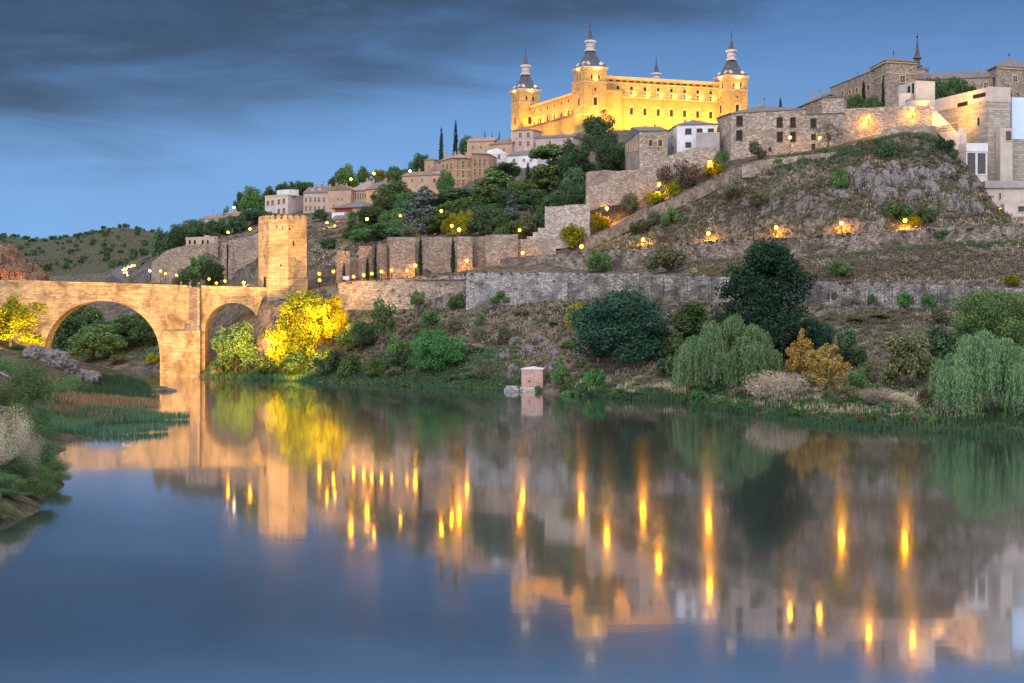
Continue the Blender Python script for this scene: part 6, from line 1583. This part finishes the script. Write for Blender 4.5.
blades('bank_weeds', dens(scatter_px(5000, 205, 520, -.2, .7, Wl, Bl), .08, .2, 5), 1.0, 2.2, .10, 'g_green', 62)
blades('reed_plumes', dens(scatter_px(6500, 565, 712, .3, 1.4, Wl, Bl), .16, .2), .6, 1.8, .07, 'g_beige', 7)
blades('reed_plumes', dens(scatter_px(10000, 730, 985, .35, 1.6, Wl, Bl), .16, .2), .6, 1.7, .07, 'g_beige', 8)
blades('bank_weeds', dens(scatter_px(6000, 205, 520, -.3, .6, Wl, Bl), -.12, .15, 4), .5, 1.4, .10, 'g_green', 9)
def inpoly(x, y, poly):
    c = False; j = len(poly) - 1
    for i in range(len(poly)):
        xi, yi = poly[i]; xj, yj = poly[j]
        if (yi > y) != (yj > y) and x < (xj - xi) * (y - yi) / (yj - yi) + xi: c = not c
        j = i
    return c
def scatter_poly(n, poly, zmin=-.3):
    xs_ = [p[0] for p in poly]; ys_ = [p[1] for p in poly]; out = []
    while len(out) < n:
        x, y = rb.uniform(min(xs_), max(xs_)), rb.uniform(min(ys_), max(ys_))
        if inpoly(x, y, poly):
            z = ground_z(x, y, 1); k_ = len(out)
            if z > zmin: out.append((x, y, max(0, z) - .05))
    return out
pl = [sh(*p)[:2] for p in ((38, 446), (60, 435), (120, 436), (168, 432), (193, 420), (165, 411), (128, 416), (80, 422), (44, 430))]
blades('reed_bed', scatter_poly(7000, pl), .9, 1.9, .06, 'g_green', 10)
pl2 = [sh(*p)[:2] for p in ((44, 430), (80, 423), (128, 417), (168, 412), (150, 404), (110, 404), (60, 408), (44, 414))]
pl2 = [sh(*p)[:2] for p in ((40, 436), (80, 427), (128, 421), (178, 415), (172, 408), (150, 402), (110, 401), (60, 404), (40, 416))]
blades('reed_bed', dens(scatter_poly(16000, pl2), -.12, .16), .5, 1.7, .06, 'g_rust', 11)
blades('reed_bed', dens(scatter_poly(8000, pl2), .0, .12, 7), .5, 1.5, .06, 'g_green', 17)
pl3 = [sh(*p)[:2] for p in ((60, 407), (110, 403), (128, 399), (152, 396), (150, 391), (130, 386), (100, 385), (88, 392))]
blades('reed_bed', scatter_poly(7500, pl3), .8, 2.0, .07, 'g_green', 12)
pl4 = [sh(*p)[:2] for p in ((-40, 540), (0, 516), (35, 491), (58, 482), (48, 466), (20, 455), (-30, 460))]
blades('bank_weeds', scatter_poly(9000, pl4, .02), .35, .9, .045, 'g_green', 13)
pl5 = [(-60, 150), (-38, 190), (-55, 300), (-75, 330), (-110, 330), (-110, 150)]
blades('bank_weeds', scatter_poly(9000, pl5, .05), .3, 1.0, .05, 'g_green', 15)

def scrub(name, pts, mat, seed, rmin, rmax, nl, size):
    rng = np.random.default_rng(seed); Cs = []; As = []; Bs = []
    for x, y, z in pts:
        r = rmin + (rmax - rmin) * rng.random() ** 2
        C_, a, b = leaves(rng, [(x + rng.normal() * r * .3, y + rng.normal() * r * .3, z + r * .45, r * (.7 + .5 * rng.random()), r * (.7 + .5 * rng.random()), r * .6) for _ in range(3)], nl, size)
        Cs.append(C_); As.append(a); Bs.append(b)
    me = quads_mesh(name, np.concatenate(Cs), np.concatenate(As), np.concatenate(Bs), M[mat]); o = link(name, me); o['kind'] = 'stuff'
scrub('low_scrub', dens(scatter_px(900, 340, 720, .1, .97, Bl, LWb), -.3, .05, 5), 'l_scrub', 31, .35, 1.3, 60, .17)
scrub('low_scrub', dens(scatter_px(1100, 780, 1040, .2, .98, Bl, LWb), -.4, .05, 8), 'l_scrub', 32, .35, 1.3, 60, .17)
scrub('low_scrub', dens(scatter_px(1500, 600, 1010, .05, .97, Pf, H2), -.3, .05, 2), 'l_scrub', 33, .35, 1.5, 60, .18)
scrub('low_scrub', dens(scatter_px(1000, 640, 1010, .2, .99, Pf, H2), -.25, .05, 12), 'l_brown', 34, .4, 1.4, 60, .18)
scrub('low_scrub', dens(scatter_px(1000, 690, 1040, .35, .97, RDf, UWb), -.4, .05, 3), 'l_brown', 35, .35, 1.3, 55, .17)
scrub('low_scrub', dens(scatter_px(600, 690, 1030, .35, .97, RDf, UWb), -.2, .05, 9), 'l_scrub', 36, .35, 1.2, 55, .17)
scrub('low_scrub', dens(scatter_px(420, 300, 400, .05, .97, UWb, H2), -.4, .05, 9), 'l_brown', 37, .4, 1.4, 55, .19)

scrub('low_scrub', dens(scatter_px(700, 780, 1040, .2, .98, Bl, LWb), -.2, .05, 18), 'l_brown', 38, .35, 1.3, 60, .17)
scrub('low_scrub', dens(scatter_px(420, 340, 720, .1, .97, Bl, LWb), -.1, .05, 15), 'l_brown', 39, .35, 1.1, 60, .16)
scrub('low_scrub', scatter_px(420, 780, 960, .75, 1.1, Pf, H2), 'l_dark2', 40, .5, 1.5, 60, .19)
scrub('bank_undergrowth', scatter_px(330, 205, 505, .1, 1.3, Wl, Bl), 'l_dark2', 41, .5, 1.5, 70, .19)
scrub('bank_undergrowth', scatter_px(420, 560, 1060, .1, 1.2, Wl, Bl), 'l_mid', 42, .4, 1.2, 70, .16)
scrub('bank_undergrowth', scatter_px(300, 730, 960, .3, 1.5, Wl, Bl), 'l_pale', 43, .5, 1.4, 80, .12)
scrub('bank_undergrowth', scatter_px(300, 40, 205, .0, 1.5, Bl, S1), 'l_dark2', 44, .6, 2.0, 70, .2)
scrub('bank_undergrowth', dens(scatter_px(420, 325, 520, .0, .8, Bl, S1), -.25, .06, 31), 'l_dark2', 81, .6, 1.8, 80, .17)
scrub('bank_undergrowth', dens(scatter_px(300, 325, 640, .1, .95, Bl, LWb), .0, .05, 33), 'l_mid', 82, .5, 1.4, 70, .16)
scrub('bank_undergrowth', dens(scatter_px(420, 680, 1040, .0, .6, Bl, S1), -.2, .06, 35), 'l_dark2', 83, .5, 1.6, 80, .16)
scrub('bank_undergrowth', scatter_px(260, 560, 1050, -.12, .5, Wl, Bl), 'l_dark2', 46, .4, 1.2, 80, .15)
scrub('bank_undergrowth', scatter_px(200, 205, 520, -.15, .4, Wl, Bl), 'l_mid', 47, .4, 1.3, 80, .16)
scrub('low_scrub', scatter_px(420, 690, 1030, .9, 1.0, RDf, UWb), 'l_dark2', 48, .4, 1.2, 50, .17)
scrub('low_scrub', dens(scatter_px(700, 690, 1040, .3, .98, RDf, UWb), -.1, .05, 21), 'l_brown', 49, .4, 1.3, 55, .17)
scrub('bank_undergrowth', scatter_px(260, 560, 1040, -.2, .6, Bl, S1), 'l_mid', 45, .4, 1.4, 70, .17)
fp_ = []
for _ in range(2600):
    q_ = gp(rb.uniform(-30, 175), rb.uniform(229, 283))
    if q_ is not None and q_.y > 1050 and noise.noise(Vector((q_.x * .02, q_.y * .01, 0))) > -.2: fp_.append(tuple(q_))
scrub('hill_scrub', fp_[:900], 'l_scrub', 51, .6, 1.8, 26, .55)
def on_wall(pts, n, dz0, dz1):
    out = []
    for _ in range(n):
        i = rb.randrange(len(pts) - 1); f = rb.random(); a, b = pts[i], pts[i + 1]
        px, pt, u = (a[k] + (b[k] - a[k]) * f for k in (0, 1, 3)); T = P(px, pt, u)
        out.append((T.x, T.y - .1, T.z - rb.uniform(dz0, dz1)))
    return out
wp1 = [(345, 282, 0, 238.8), (400, 279, 0, 236.0), (466, 275, 0, 230.4), (466, 272.8, 0, 229.4), (567, 273, 0, 221.2), (740, 277.5, 0, 208.4), (800, 281, 0, 204.4), (900, 283.5, 0, 199.4), (1024, 288.5, 0, 193.4)]
wp2 = [(545, 254.5, 0, 244.3), (640, 247.5, 0, 239.4), (700, 242.5, 0, 233.4), (800, 236.5, 0, 223.4), (860, 233.5, 0, 220.4), (1024, 225.3, 0, 214.4)]
scrub('wall_plants', on_wall(wp1, 70, 1.5, 8.0) + on_wall(wp2, 60, .5, 4.0), 'l_scrub', 71, .25, .8, 40, .14)
scrub('wall_plants', on_wall(wp1, 60, -.2, .6) + on_wall(wp2, 110, -.2, .6), 'l_brown', 72, .25, .8, 40, .14)
scrub('wall_plants', on_wall(wp1[4:], 50, 5.0, 8.5) + on_wall(wp2, 50, 2.0, 4.5), 'l_mid', 73, .3, 1.0, 50, .15)
# ------------------------------------------------------------------ rocks
def rock(label, p, sx, sy, sz, mat, seed, group):
    bm = bmesh.new(); bmesh.ops.create_icosphere(bm, subdivisions=4, radius=1)
    for v in bm.verts:
        q = v.co * 1.3 + Vector((seed * 7.1, seed * 3.3, 0)); c = noise.cell(v.co * 2.0 + Vector((seed, 0, 0)))
        k = 1 + .35 * noise.noise(q) + .24 * abs(noise.noise(q * 2.7)) - .2 * abs(noise.noise(q * 4.1)) + .09 * noise.noise(q * 9)
        v.co = Vector((v.co.x * sx, v.co.y * sy, v.co.z * sz)) * k
    me = bpy.data.meshes.new('rock'); bm.to_mesh(me); bm.free(); me.materials.append(M[mat])
    o = link('rock', me, None, p); o.rotation_euler.z = seed * 1.3; ORIG[o] = tuple(p)
    tag(o, label, 'rock', group)
M['cliffrock'] = ground_mat('blue_grey_cliff_rock', (.22, .205, .205), (.17, .16, .165), (.26, .245, .235), 1.2, (.08, .08, .055))
RKG = 'grey rock faces of the cliff'
for i, (px, py, w_, h_, d) in enumerate([(862, 183, 8, 16, 'tall grey slab at the left of the cliff face'), (873, 184, 8, 18, 'second grey slab of the cliff face'), (884, 186, 10, 20, 'broad pale slab in the middle of the cliff face'), (893, 195, 7, 10, 'lower pale rock under the middle slab'), (904, 182, 7, 14, 'grey slab right of the middle slab'), (922, 176, 11, 13, 'bluish rock face at the right of the cliff'), (852, 178, 9, 16, 'leftmost grey slab of the cliff face'), (867, 172, 12, 12, 'upper grey rock over the left slabs'), (879, 198, 12, 14, 'brownish rock below the tall slabs'), (890, 172, 12, 14, 'upper grey rock over the middle slab'), (898, 186, 10, 20, 'dark cleft slab right of the middle'), (912, 184, 10, 18, 'grey slab beside the bluish rock face'), (916, 198, 12, 12, 'brown broken rock under the bluish face'), (930, 190, 12, 12, 'flat rock under the right shoulder'), (946, 172, 14, 10, 'layered ledge on the right shoulder'), (842, 197, 12, 10, 'rounded rock low on the left of the cliff'), (935, 178, 14, 9, 'layered rock near the right shoulder of the cliff'), (962, 190, 12, 14, 'brown rock on the right shoulder of the cliff'), (976, 212, 10, 12, 'pinkish rock near the last path lamp'), (957, 210, 9, 18, 'leaning reddish slab under the right shoulder')]):
    p = gp(px, py)
    if p: k = p.y / 1600; rock(d, (p.x, p.y + 1.0, p.z), w_ * k * .80, 2.4, h_ * k * .80, 'cliffrock', i + 1, RKG)
for i, (px, py, w_, h_, d) in enumerate([(513, 372, 12, 16, 'dark wet rock left of the pink hut'), (549, 374, 10, 16, 'tall dark rock right of the pink hut'), (530, 352, 22, 14, 'mossy rock dome above the pink hut'), (504, 360, 14, 14, 'grey rock above the stone landing'), (558, 356, 12, 14, 'grey rock beside the dark tree foot'), (540, 340, 14, 8, 'grey boulder high above the pink hut'), (516, 342, 14, 9, 'pale boulder above the mossy dome')]):
    p = gp(px, py)
    if p: k = p.y / 1600; rock(d, (p.x, p.y + .8, p.z), w_ * k * .55, 1.8, h_ * k * .55, 'rock', i + 31, 'rocks round the pink hut')
for i, (px, py, w_, h_, d) in enumerate([(48, 362, 36, 24, 'long grey rock on the left bank under the bridge'), (66, 369, 34, 22, 'grey rock in the middle of the left bank outcrop'), (84, 379, 28, 20, 'lowest grey rock of the outcrop, nearest the reeds'), (34, 355, 30, 18, 'grey rock below the yellow lit tree')]):
    p = gp(px, py)
    if p: k = p.y / 1600; rock(d, (p.x, p.y + .5, p.z - .2), w_ * k * .55, 3.0, h_ * k * .5, 'rock', i + 51, 'rocks on the left bank')
p = P(164, 391.5, 196.5); rock('low flat grey rock spit at the tip of the reed bed', (p.x, p.y, 0), 3.6, 2.0, .8, 'rock', 61, 'rocks on the left bank')
for i, (px, py, uu, w_, h_, d) in enumerate([(2, 262, 300, 44, 40, 'high red lit rock crag at the left edge'), (22, 272, 296, 26, 24, 'lower red lit crag above the bridge'), (36, 279, 294, 22, 14, 'small red lit rock at the end of the crag'), (-24, 258, 304, 50, 46, 'red rock crag running out of the picture')]):
    p = P(px, py, uu); k = uu / 800; rock(d, (p.x, p.y, p.z - h_ * k * .3), w_ * k * .6, 9, h_ * k * .75, 'redrock', i + 71, 'red crags at the left')
for px, py, uu in ((20, 283, 291), (38, 284, 290), (2, 280, 291)): spot(P(px, py, uu), P(px - 4, py - 22, 299), 1500, 120, (1.0, .40, .07), .3)

# ------------------------------------------------------------------ street lamps
LPM = {}
def lamp_parts(kind, hpost, r):
    key = (kind, round(hpost * 2) / 2, r)
    if key not in LPM:
        h = key[1]
        po = MB().lathe((0, 0, -h), [(.16, -.6), (.16, .3), (.09, .5), (.07, h - .45), (.12, h - .40), (.12, h - .3)], 7)
        hd = MB().lathe((0, 0, 0), [(.10, -.34), (.12, -.30)], 6).lathe((0, 0, 0), [(r * 1.25, r * .95), (r * .6, r * 1.35), (.05, r * 1.7)], 6)
        bm = bmesh.new(); bmesh.ops.create_uvsphere(bm, u_segments=8, v_segments=5, radius=r)
        me = bpy.data.meshes.new('bulb'); bm.to_mesh(me); bm.free(); me.materials.append(M[kind])
        if kind + '_down' in M:
            me.materials.append(M[kind + '_down'])
            for f in me.polygons:
                if f.normal.z < -.75: f.material_index = 1
        LPM[key] = (po.mesh('post', M['iron']), hd.mesh('lantern_frame', M['iron']), me)
    return LPM[key]
_b = bmesh.new(); bmesh.ops.create_uvsphere(_b, u_segments=12, v_segments=8, radius=.66); HALO_SHELL = bpy.data.meshes.new('halo_shell'); _b.to_mesh(HALO_SHELL); _b.free(); HALO_SHELL.materials.append(M['halo_shell'])  # added sphere carrying the painted halo, larger than the lantern
def lamp(px, py, u, label, kind='sodium', r=.38, group='street lamps', bracket=False):
    p = P(px, py, u); h = p.z - ground_z(p.x, p.y)
    if h < 1.8 or h > 9: NOTE.append(('lamp', px, py, round(h, 1)))
    if bracket: h = .8
    h = min(9, max(1.8, h))
    po, hd, bu = lamp_parts(kind, h, r)
    o = link('street_lamp' if not bracket else 'wall_lamp', None, None, p)
    for nm, me in (('post', po), ('lantern_frame', hd), ('bulb', bu), ('halo_shell', HALO_SHELL)): link(nm if not (bracket and nm == 'post') else 'bracket', me, o)
    tag(o, label, 'street lamp' if not bracket else 'wall lamp', group)
    return o
G = 'street lamps'
for px, py, u, d in [
    (160.5, 271, 316, 'left of three lamps low under the old city wall'), (165.5, 273.6, 312, 'middle of three lamps low under the old city wall'), (176.7, 275, 306, 'right and brightest of three lamps under the old city wall'),
    (209, 279, 292, 'small lamp in front of the bushy tree by the bridge'), (216.3, 283, 288, 'lamp at the left foot of the wall buttresses'), (225, 281, 288, 'lamp at the right foot of the wall buttresses'), (243.7, 282.6, 280, 'bright lamp on the road left of the gate tower door'),
    (179.8, 236.5, 331, 'lamp above the left end of the old city wall'), (228, 232.3, 310, 'lamp glowing among the dark trees over the wall'), (250, 229, 308, 'lamp beside the gate tower battlements'),
    (333.4, 271.5, 243, 'lamp beside the first crenellated turret'), (319.2, 273.7, 246, 'upper of two lamps just right of the gate tower'), (319.6, 280, 243, 'lower of two lamps just right of the gate tower'), (353.6, 276.7, 243.4, 'lamp between first and second turret'), (363.7, 275, 243.2, 'lamp at the second turret foot'), (371.8, 273.7, 243.2, 'lamp right of the second turret'), (381.5, 271.5, 243.2, 'bright lamp in front of the third turret'),
    (327, 222.6, 318, 'lamp on the slope below the dormered house'), (334.7, 225.8, 314, 'faint lamp below the balconied house'), (367, 219, 288, 'bright lamp right of the balconied house'),
    (351, 179, 362, 'orange lamp on the ridge beside the round tree'), (374, 173.4, 366, 'orange lamp on the ridge among the trees'),
    (422.5, 172.8, 350, 'faint ridge lamp beside the brick chimney tower'), (441.3, 211, 266, 'lamp in front of the dark tree right of the cedar'), (451.8, 225.8, 256, 'upper lamp over the curtain wall by the cypress'), (459.2, 229.6, 256, 'lower brightest lamp over the narrow bastion'), (400.3, 215.6, 276, 'faint lamp left of the blue cedar'),
    (415.3, 265.3, 247.5, 'lamp at the right edge of the broad bastion'), (467, 260.6, 248.2, 'lamp in front of the narrow bastion'),
    (519.6, 230, 252.6, 'lamp at the foot of the stepped wall'), (522.6, 252.8, 246.4, 'lamp on the road below the stepped wall'), (581.3, 246.4, 244.6, 'big bright lamp at the foot of the sandy ramp'),
    (606.9, 208.4, 253, 'lowest lamp along the sandy ramp'), (659, 184.5, 249.6, 'middle lamp along the sandy ramp'), (709.8, 162, 246.6, 'upper lamp along the sandy ramp'),
    (643, 239.6, 242.2, 'first path lamp left of the olive shrub'), (708.3, 233.3, 235.4, 'second path lamp on the upper terrace'), (776.2, 227.5, 228.6, 'third path lamp above the tallest dark tree'), (841.5, 223, 224.2, 'fourth path lamp below the cliff'), (905, 220.4, 221.6, 'fifth path lamp among the green bushes'), (999.9, 209, 231, 'last path lamp beside the small white block'),
    (790, 137.4, 244.0, 'lamp in front of the stone building, left one'), (819.9, 138, 240.4, 'lamp at the right end of the stone building'), (1020.6, 85, 288, 'lamp on the roof terrace at the right edge')]:
    big = any(k in d for k in ('bright', 'big', 'path lamp', 'ridge beside', 'ridge among', 'ramp'))
    faint = 'faint' in d or 'small' in d or 'turret' in d or 'city wall' in d or 'buttress' in d or 'just right of the gate' in d
    lamp(px, py, u, 'orange street lamp, ' + d, 'sodium_dim' if faint else 'sodium', .28 if faint else   .46 if big else .34, G)
lamp(410, 171, 356, 'white street lamp on the ridge left of the chimney tower', 'white_lamp', .46)
lamp(234, 207.5, 342, 'white street lamp above the trees left of the gate tower', 'white_lamp', .46)
lamp(96, 315.5, 306, 'pale street lamp shining through the main arch', 'white_lamp', .4)
for px, py, u, d in ((868.8, 116.5, 244.5, 'left of two wall lamps on the orange lit convent wall'), (912.8, 109.4, 245.2, 'right of two wall lamps on the orange lit convent wall')): lamp(px, py, u, d, 'sodium', .42, 'wall lamps', True)
for px, py, u, d in ((407, 270.5, 247.6, 'right of two small lights low on the broad bastion'), (391.5, 270, 247.6, 'left of two small lights low on the broad bastion')): lamp(px, py, u, d, 'sodium_dim', .2, 'wall lamps', True)
# pools of the wall lamps and of the stair
def pt(loc, pw, col=(1.0, .5, .1), r=.3):
    L = bpy.data.lights.new('lamp_light', 'POINT'); L.energy = pw; L.color = col; L.shadow_soft_size = r; o = link('lamp_light', L); o.location = loc
spot(P(946, 114, 250.5), P(970, 106, 254), 12000, 150); spot(P(952, 128, 242.5), P(962, 108, 252), 2200, 140); spot(P(940, 124, 244), P(936, 100, 250), 2600, 120); spot(P(925, 103, 246.5), P(918, 92, 250), 1800, 130)
# bridge, tower and tree floodlights, standing low on the banks
spot((-112, 424, 7), P(95, 318, 242), 110000, 130)
spot((-90, 436, 3), P(168, 330, 242), 105000, 120)
spot(P(20, 352, 222), P(10, 310, 238), 42000, 130, (1.0, .60, .07))
spot(P(222, 368, 226), P(232, 318, 242), 4000, 120)
spot(P(246, 376, 221), P(281, 258, 242), 210000, 70)
spot(P(346, 330, 222), P(285, 262, 242), 150000, 80)
spot(P(292, 374, 222), P(300, 330, 232), 25000, 120, (1.0, .60, .07))
spot(P(318, 352, 222), P(318, 316, 234), 22000, 120, (1.0, .60, .07))
spot(P(362, 306, 229), P(380, 290, 237), 7000, 120, (1.0, .62, .3))

spot((P(60, 350, 236).x, YB + 2, 6.0), (P(140, 320, 242).x, YB + 3.5, 14), 26000, 140)
spot((P(212, 362, 240).x, YB + 2, 5.0), (P(245, 312, 242).x, YB + 3.5, 16), 12000, 140)
# ------------------------------------------------------------------ cars on the bend, traffic light, fence on the left path
rd = MB(); cur = [(135, 283.5, 345), (128, 279, 352), (122, 275.5, 360), (120.5, 272, 370), (124, 269, 382), (132, 266.5, 398), (142, 264.5, 415)]
cp = [P(*c) for c in cur]
for i, p in enumerate(cp):
    t_ = (cp[min(i + 1, len(cp) - 1)] - cp[max(i - 1, 0)]); t_.z = 0; t_.normalize(); n_ = Vector((t_.y, -t_.x, 0))
    for s in (-4.2, 4.2): q = p + n_ * s; rd.v.append((q.x, q.y, p.z)); rd.v.append((q.x, q.y, p.z - 6))
for i in range(len(cp) - 1):
    a = i * 4; b_ = a + 4; rd.f += [(a, a + 2, b_ + 2, b_), (a, b_, b_ + 1, a + 1), (a + 2, a + 3, b_ + 3, b_ + 2)]
struct('road', rd, M['road'])
def car(p, ang, paint, label):
    t = link('car', None, None, p); t.rotation_euler.z = ang; ORIG[t] = (0, 0, 0); tag(t, label, 'car', 'cars on the bend')
    bd = MB(); prof = [(-2.1, .35), (-2.15, .75), (-1.95, .95), (-1.2, 1.0), (-.6, 1.42), (.7, 1.45), (1.5, 1.0), (2.1, .9), (2.15, .35)]
    n = len(prof); bd.add([(x, -.85, z) for x, z in prof] + [(x, .85, z) for x, z in prof], [tuple(range(n)), tuple(range(2 * n - 1, n - 1, -1))] + [(i, n + i, n + (i + 1) % n, (i + 1) % n) for i in range(n)])
    part('body', bd, M[paint], t)
    part('windscreen', MB().add([(-1.12, -.74, 1.04), (-1.12, .74, 1.04), (-.62, .70, 1.41), (-.62, -.70, 1.41), (-1.16, -.74, 1.06), (-1.16, .74, 1.06), (-.66, .70, 1.43), (-.66, -.70, 1.43)], [(0, 1, 2, 3), (7, 6, 5, 4)]), M['glass'], t)
    part('side_window', MB().box(-.5, .7, -.87, -.855, 1.02, 1.36).box(-.5, .7, .855, .87, 1.02, 1.36), M['glass'], t)
    for x in (-1.35, 1.35):
        for y in (-.86, .66):
            wm = MB(); k = 10; wm.add([(x + .33 * math.cos(6.283 * j / k), yy, .33 + .33 * math.sin(6.283 * j / k)) for yy in (y, y + .2) for j in range(k)], [tuple(range(k - 1, -1, -1)), tuple(range(k, 2 * k))] + [(j, (j + 1) % k, k + (j + 1) % k, k + j) for j in range(k)])
            part('wheel', wm, M['tyre'], t)
    for y in (-.62, .62):
        bm = bmesh.new(); bmesh.ops.create_icosphere(bm, subdivisions=1, radius=.26); me = bpy.data.meshes.new('headlight'); bm.to_mesh(me); bm.free(); me.materials.append(M['headlight'])
        link('headlight', me, t, (-2.16, y, .68))
        part('taillight', MB().box(2.14, 2.2, y - .2, y + .2, .6, .8), M['taillight'], t)
for (i, f, off), paint, lb in zip(((0, .5, 1.6), (1, .6, 1.6), (3, .1, 1.6), (4, .3, 1.6), (5, .6, 1.6), (0, .95, 1.6), (2, .3, 1.6), (3, .6, 1.6), (4, .8, 1.6)), ('car_a', 'car_b', 'car_a', 'car_b', 'car_a', 'car_b', 'car_a', 'car_b', 'car_a'), ('first car with lit headlights nearest the bridge', 'second car with headlights on, just behind the first', 'third car with headlights on at the tip of the bend', 'fourth car with headlights on beyond the bend', 'last and farthest car with headlights on', 'dark car with headlights on between the first and second', 'silver car with headlights on between the second and third', 'dark car with headlights on just past the tip of the bend', 'silver car with headlights on ahead of the farthest one')):
    p = cp[i].lerp(cp[i + 1], f); d = cp[i] - cp[i + 1]; a = math.atan2(d.y, d.x) + math.pi; n_ = Vector((-d.y, d.x, 0)).normalized()
    q = p + n_ * off; car((q.x, q.y, q.z + .03), a, paint, lb)
t = thing('traffic_light', 'green traffic light on a pole beside the road bend', 'traffic light', P(150, 279, 330))
p = P(150, 270, 330)
part('pole', MB().tube([(p.x, p.y, p.z - 5), (p.x, p.y, p.z - .8)], [.09, .09], 6), M['iron'], t)
part('signal_box', MB().box(p.x - .3, p.x + .3, p.y, p.y + .35, p.z - .8, p.z + 1.3), M['iron'], t)
bm = bmesh.new(); bmesh.ops.create_icosphere(bm, subdivisions=2, radius=.42); me = bpy.data.meshes.new('green_lens'); bm.to_mesh(me); bm.free(); me.materials.append(M['green_lamp'])
link('green_lens', me, t, Vector((p.x, p.y - .3, p.z - .3)) - Vector(ORIG[t]))
# paved path and railing on the near left
fa = [(-30, 340, 158), (0, 350, 156), (14, 357, 154), (26, 364, 152), (33, 372, 150)]
fp = [P(a, b_, c) for a, b_, c in fa]
t = thing('path_railing', 'grey iron railing along the paved path at the left edge', 'railing', (fp[1].x, fp[1].y, ground_z(fp[1].x, fp[1].y)))
mb = MB(); pp_ = MB(); 
zs = [ground_z(p.x, p.y, 1) for p in fp]
for i in range(len(fp) - 1):
    a, b_ = fp[i], fp[i + 1]
    n = max(2, int((b_ - a).length / .5))
    for z in (.25, .65, 1.05): mb.tube([(a.x, a.y, zs[i] + z), (b_.x, b_.y, zs[i + 1] + z)], [.035, .035], 5)
    for k in range(n):
        q = a.lerp(b_, k / n); z = zs[i] + (zs[i + 1] - zs[i]) * k / n
        r = .05 if k % 4 == 0 else .02; pp_.tube([(q.x, q.y, z - .3), (q.x, q.y, z + 1.05)], [r, r], 5)
part('rail', mb, M['rail'], t); part('baluster', pp_, M['rail'], t)
pv = MB(); 
for i, p in enumerate(fp):
    for k in range(5):
        x = p.x - .4 - k * .9; y = p.y - 1.2 * k; pv.v.append((x, y, ground_z(x, y, 1) + .06))
for i in range(len(fp) - 1):
    for k in range(4): pv.f.append((i * 5 + k, i * 5 + k + 1, (i + 1) * 5 + k + 1, (i + 1) * 5 + k))
struct('paved_path', pv, M['paving'])
if NOTE: print('NOTES', NOTE)
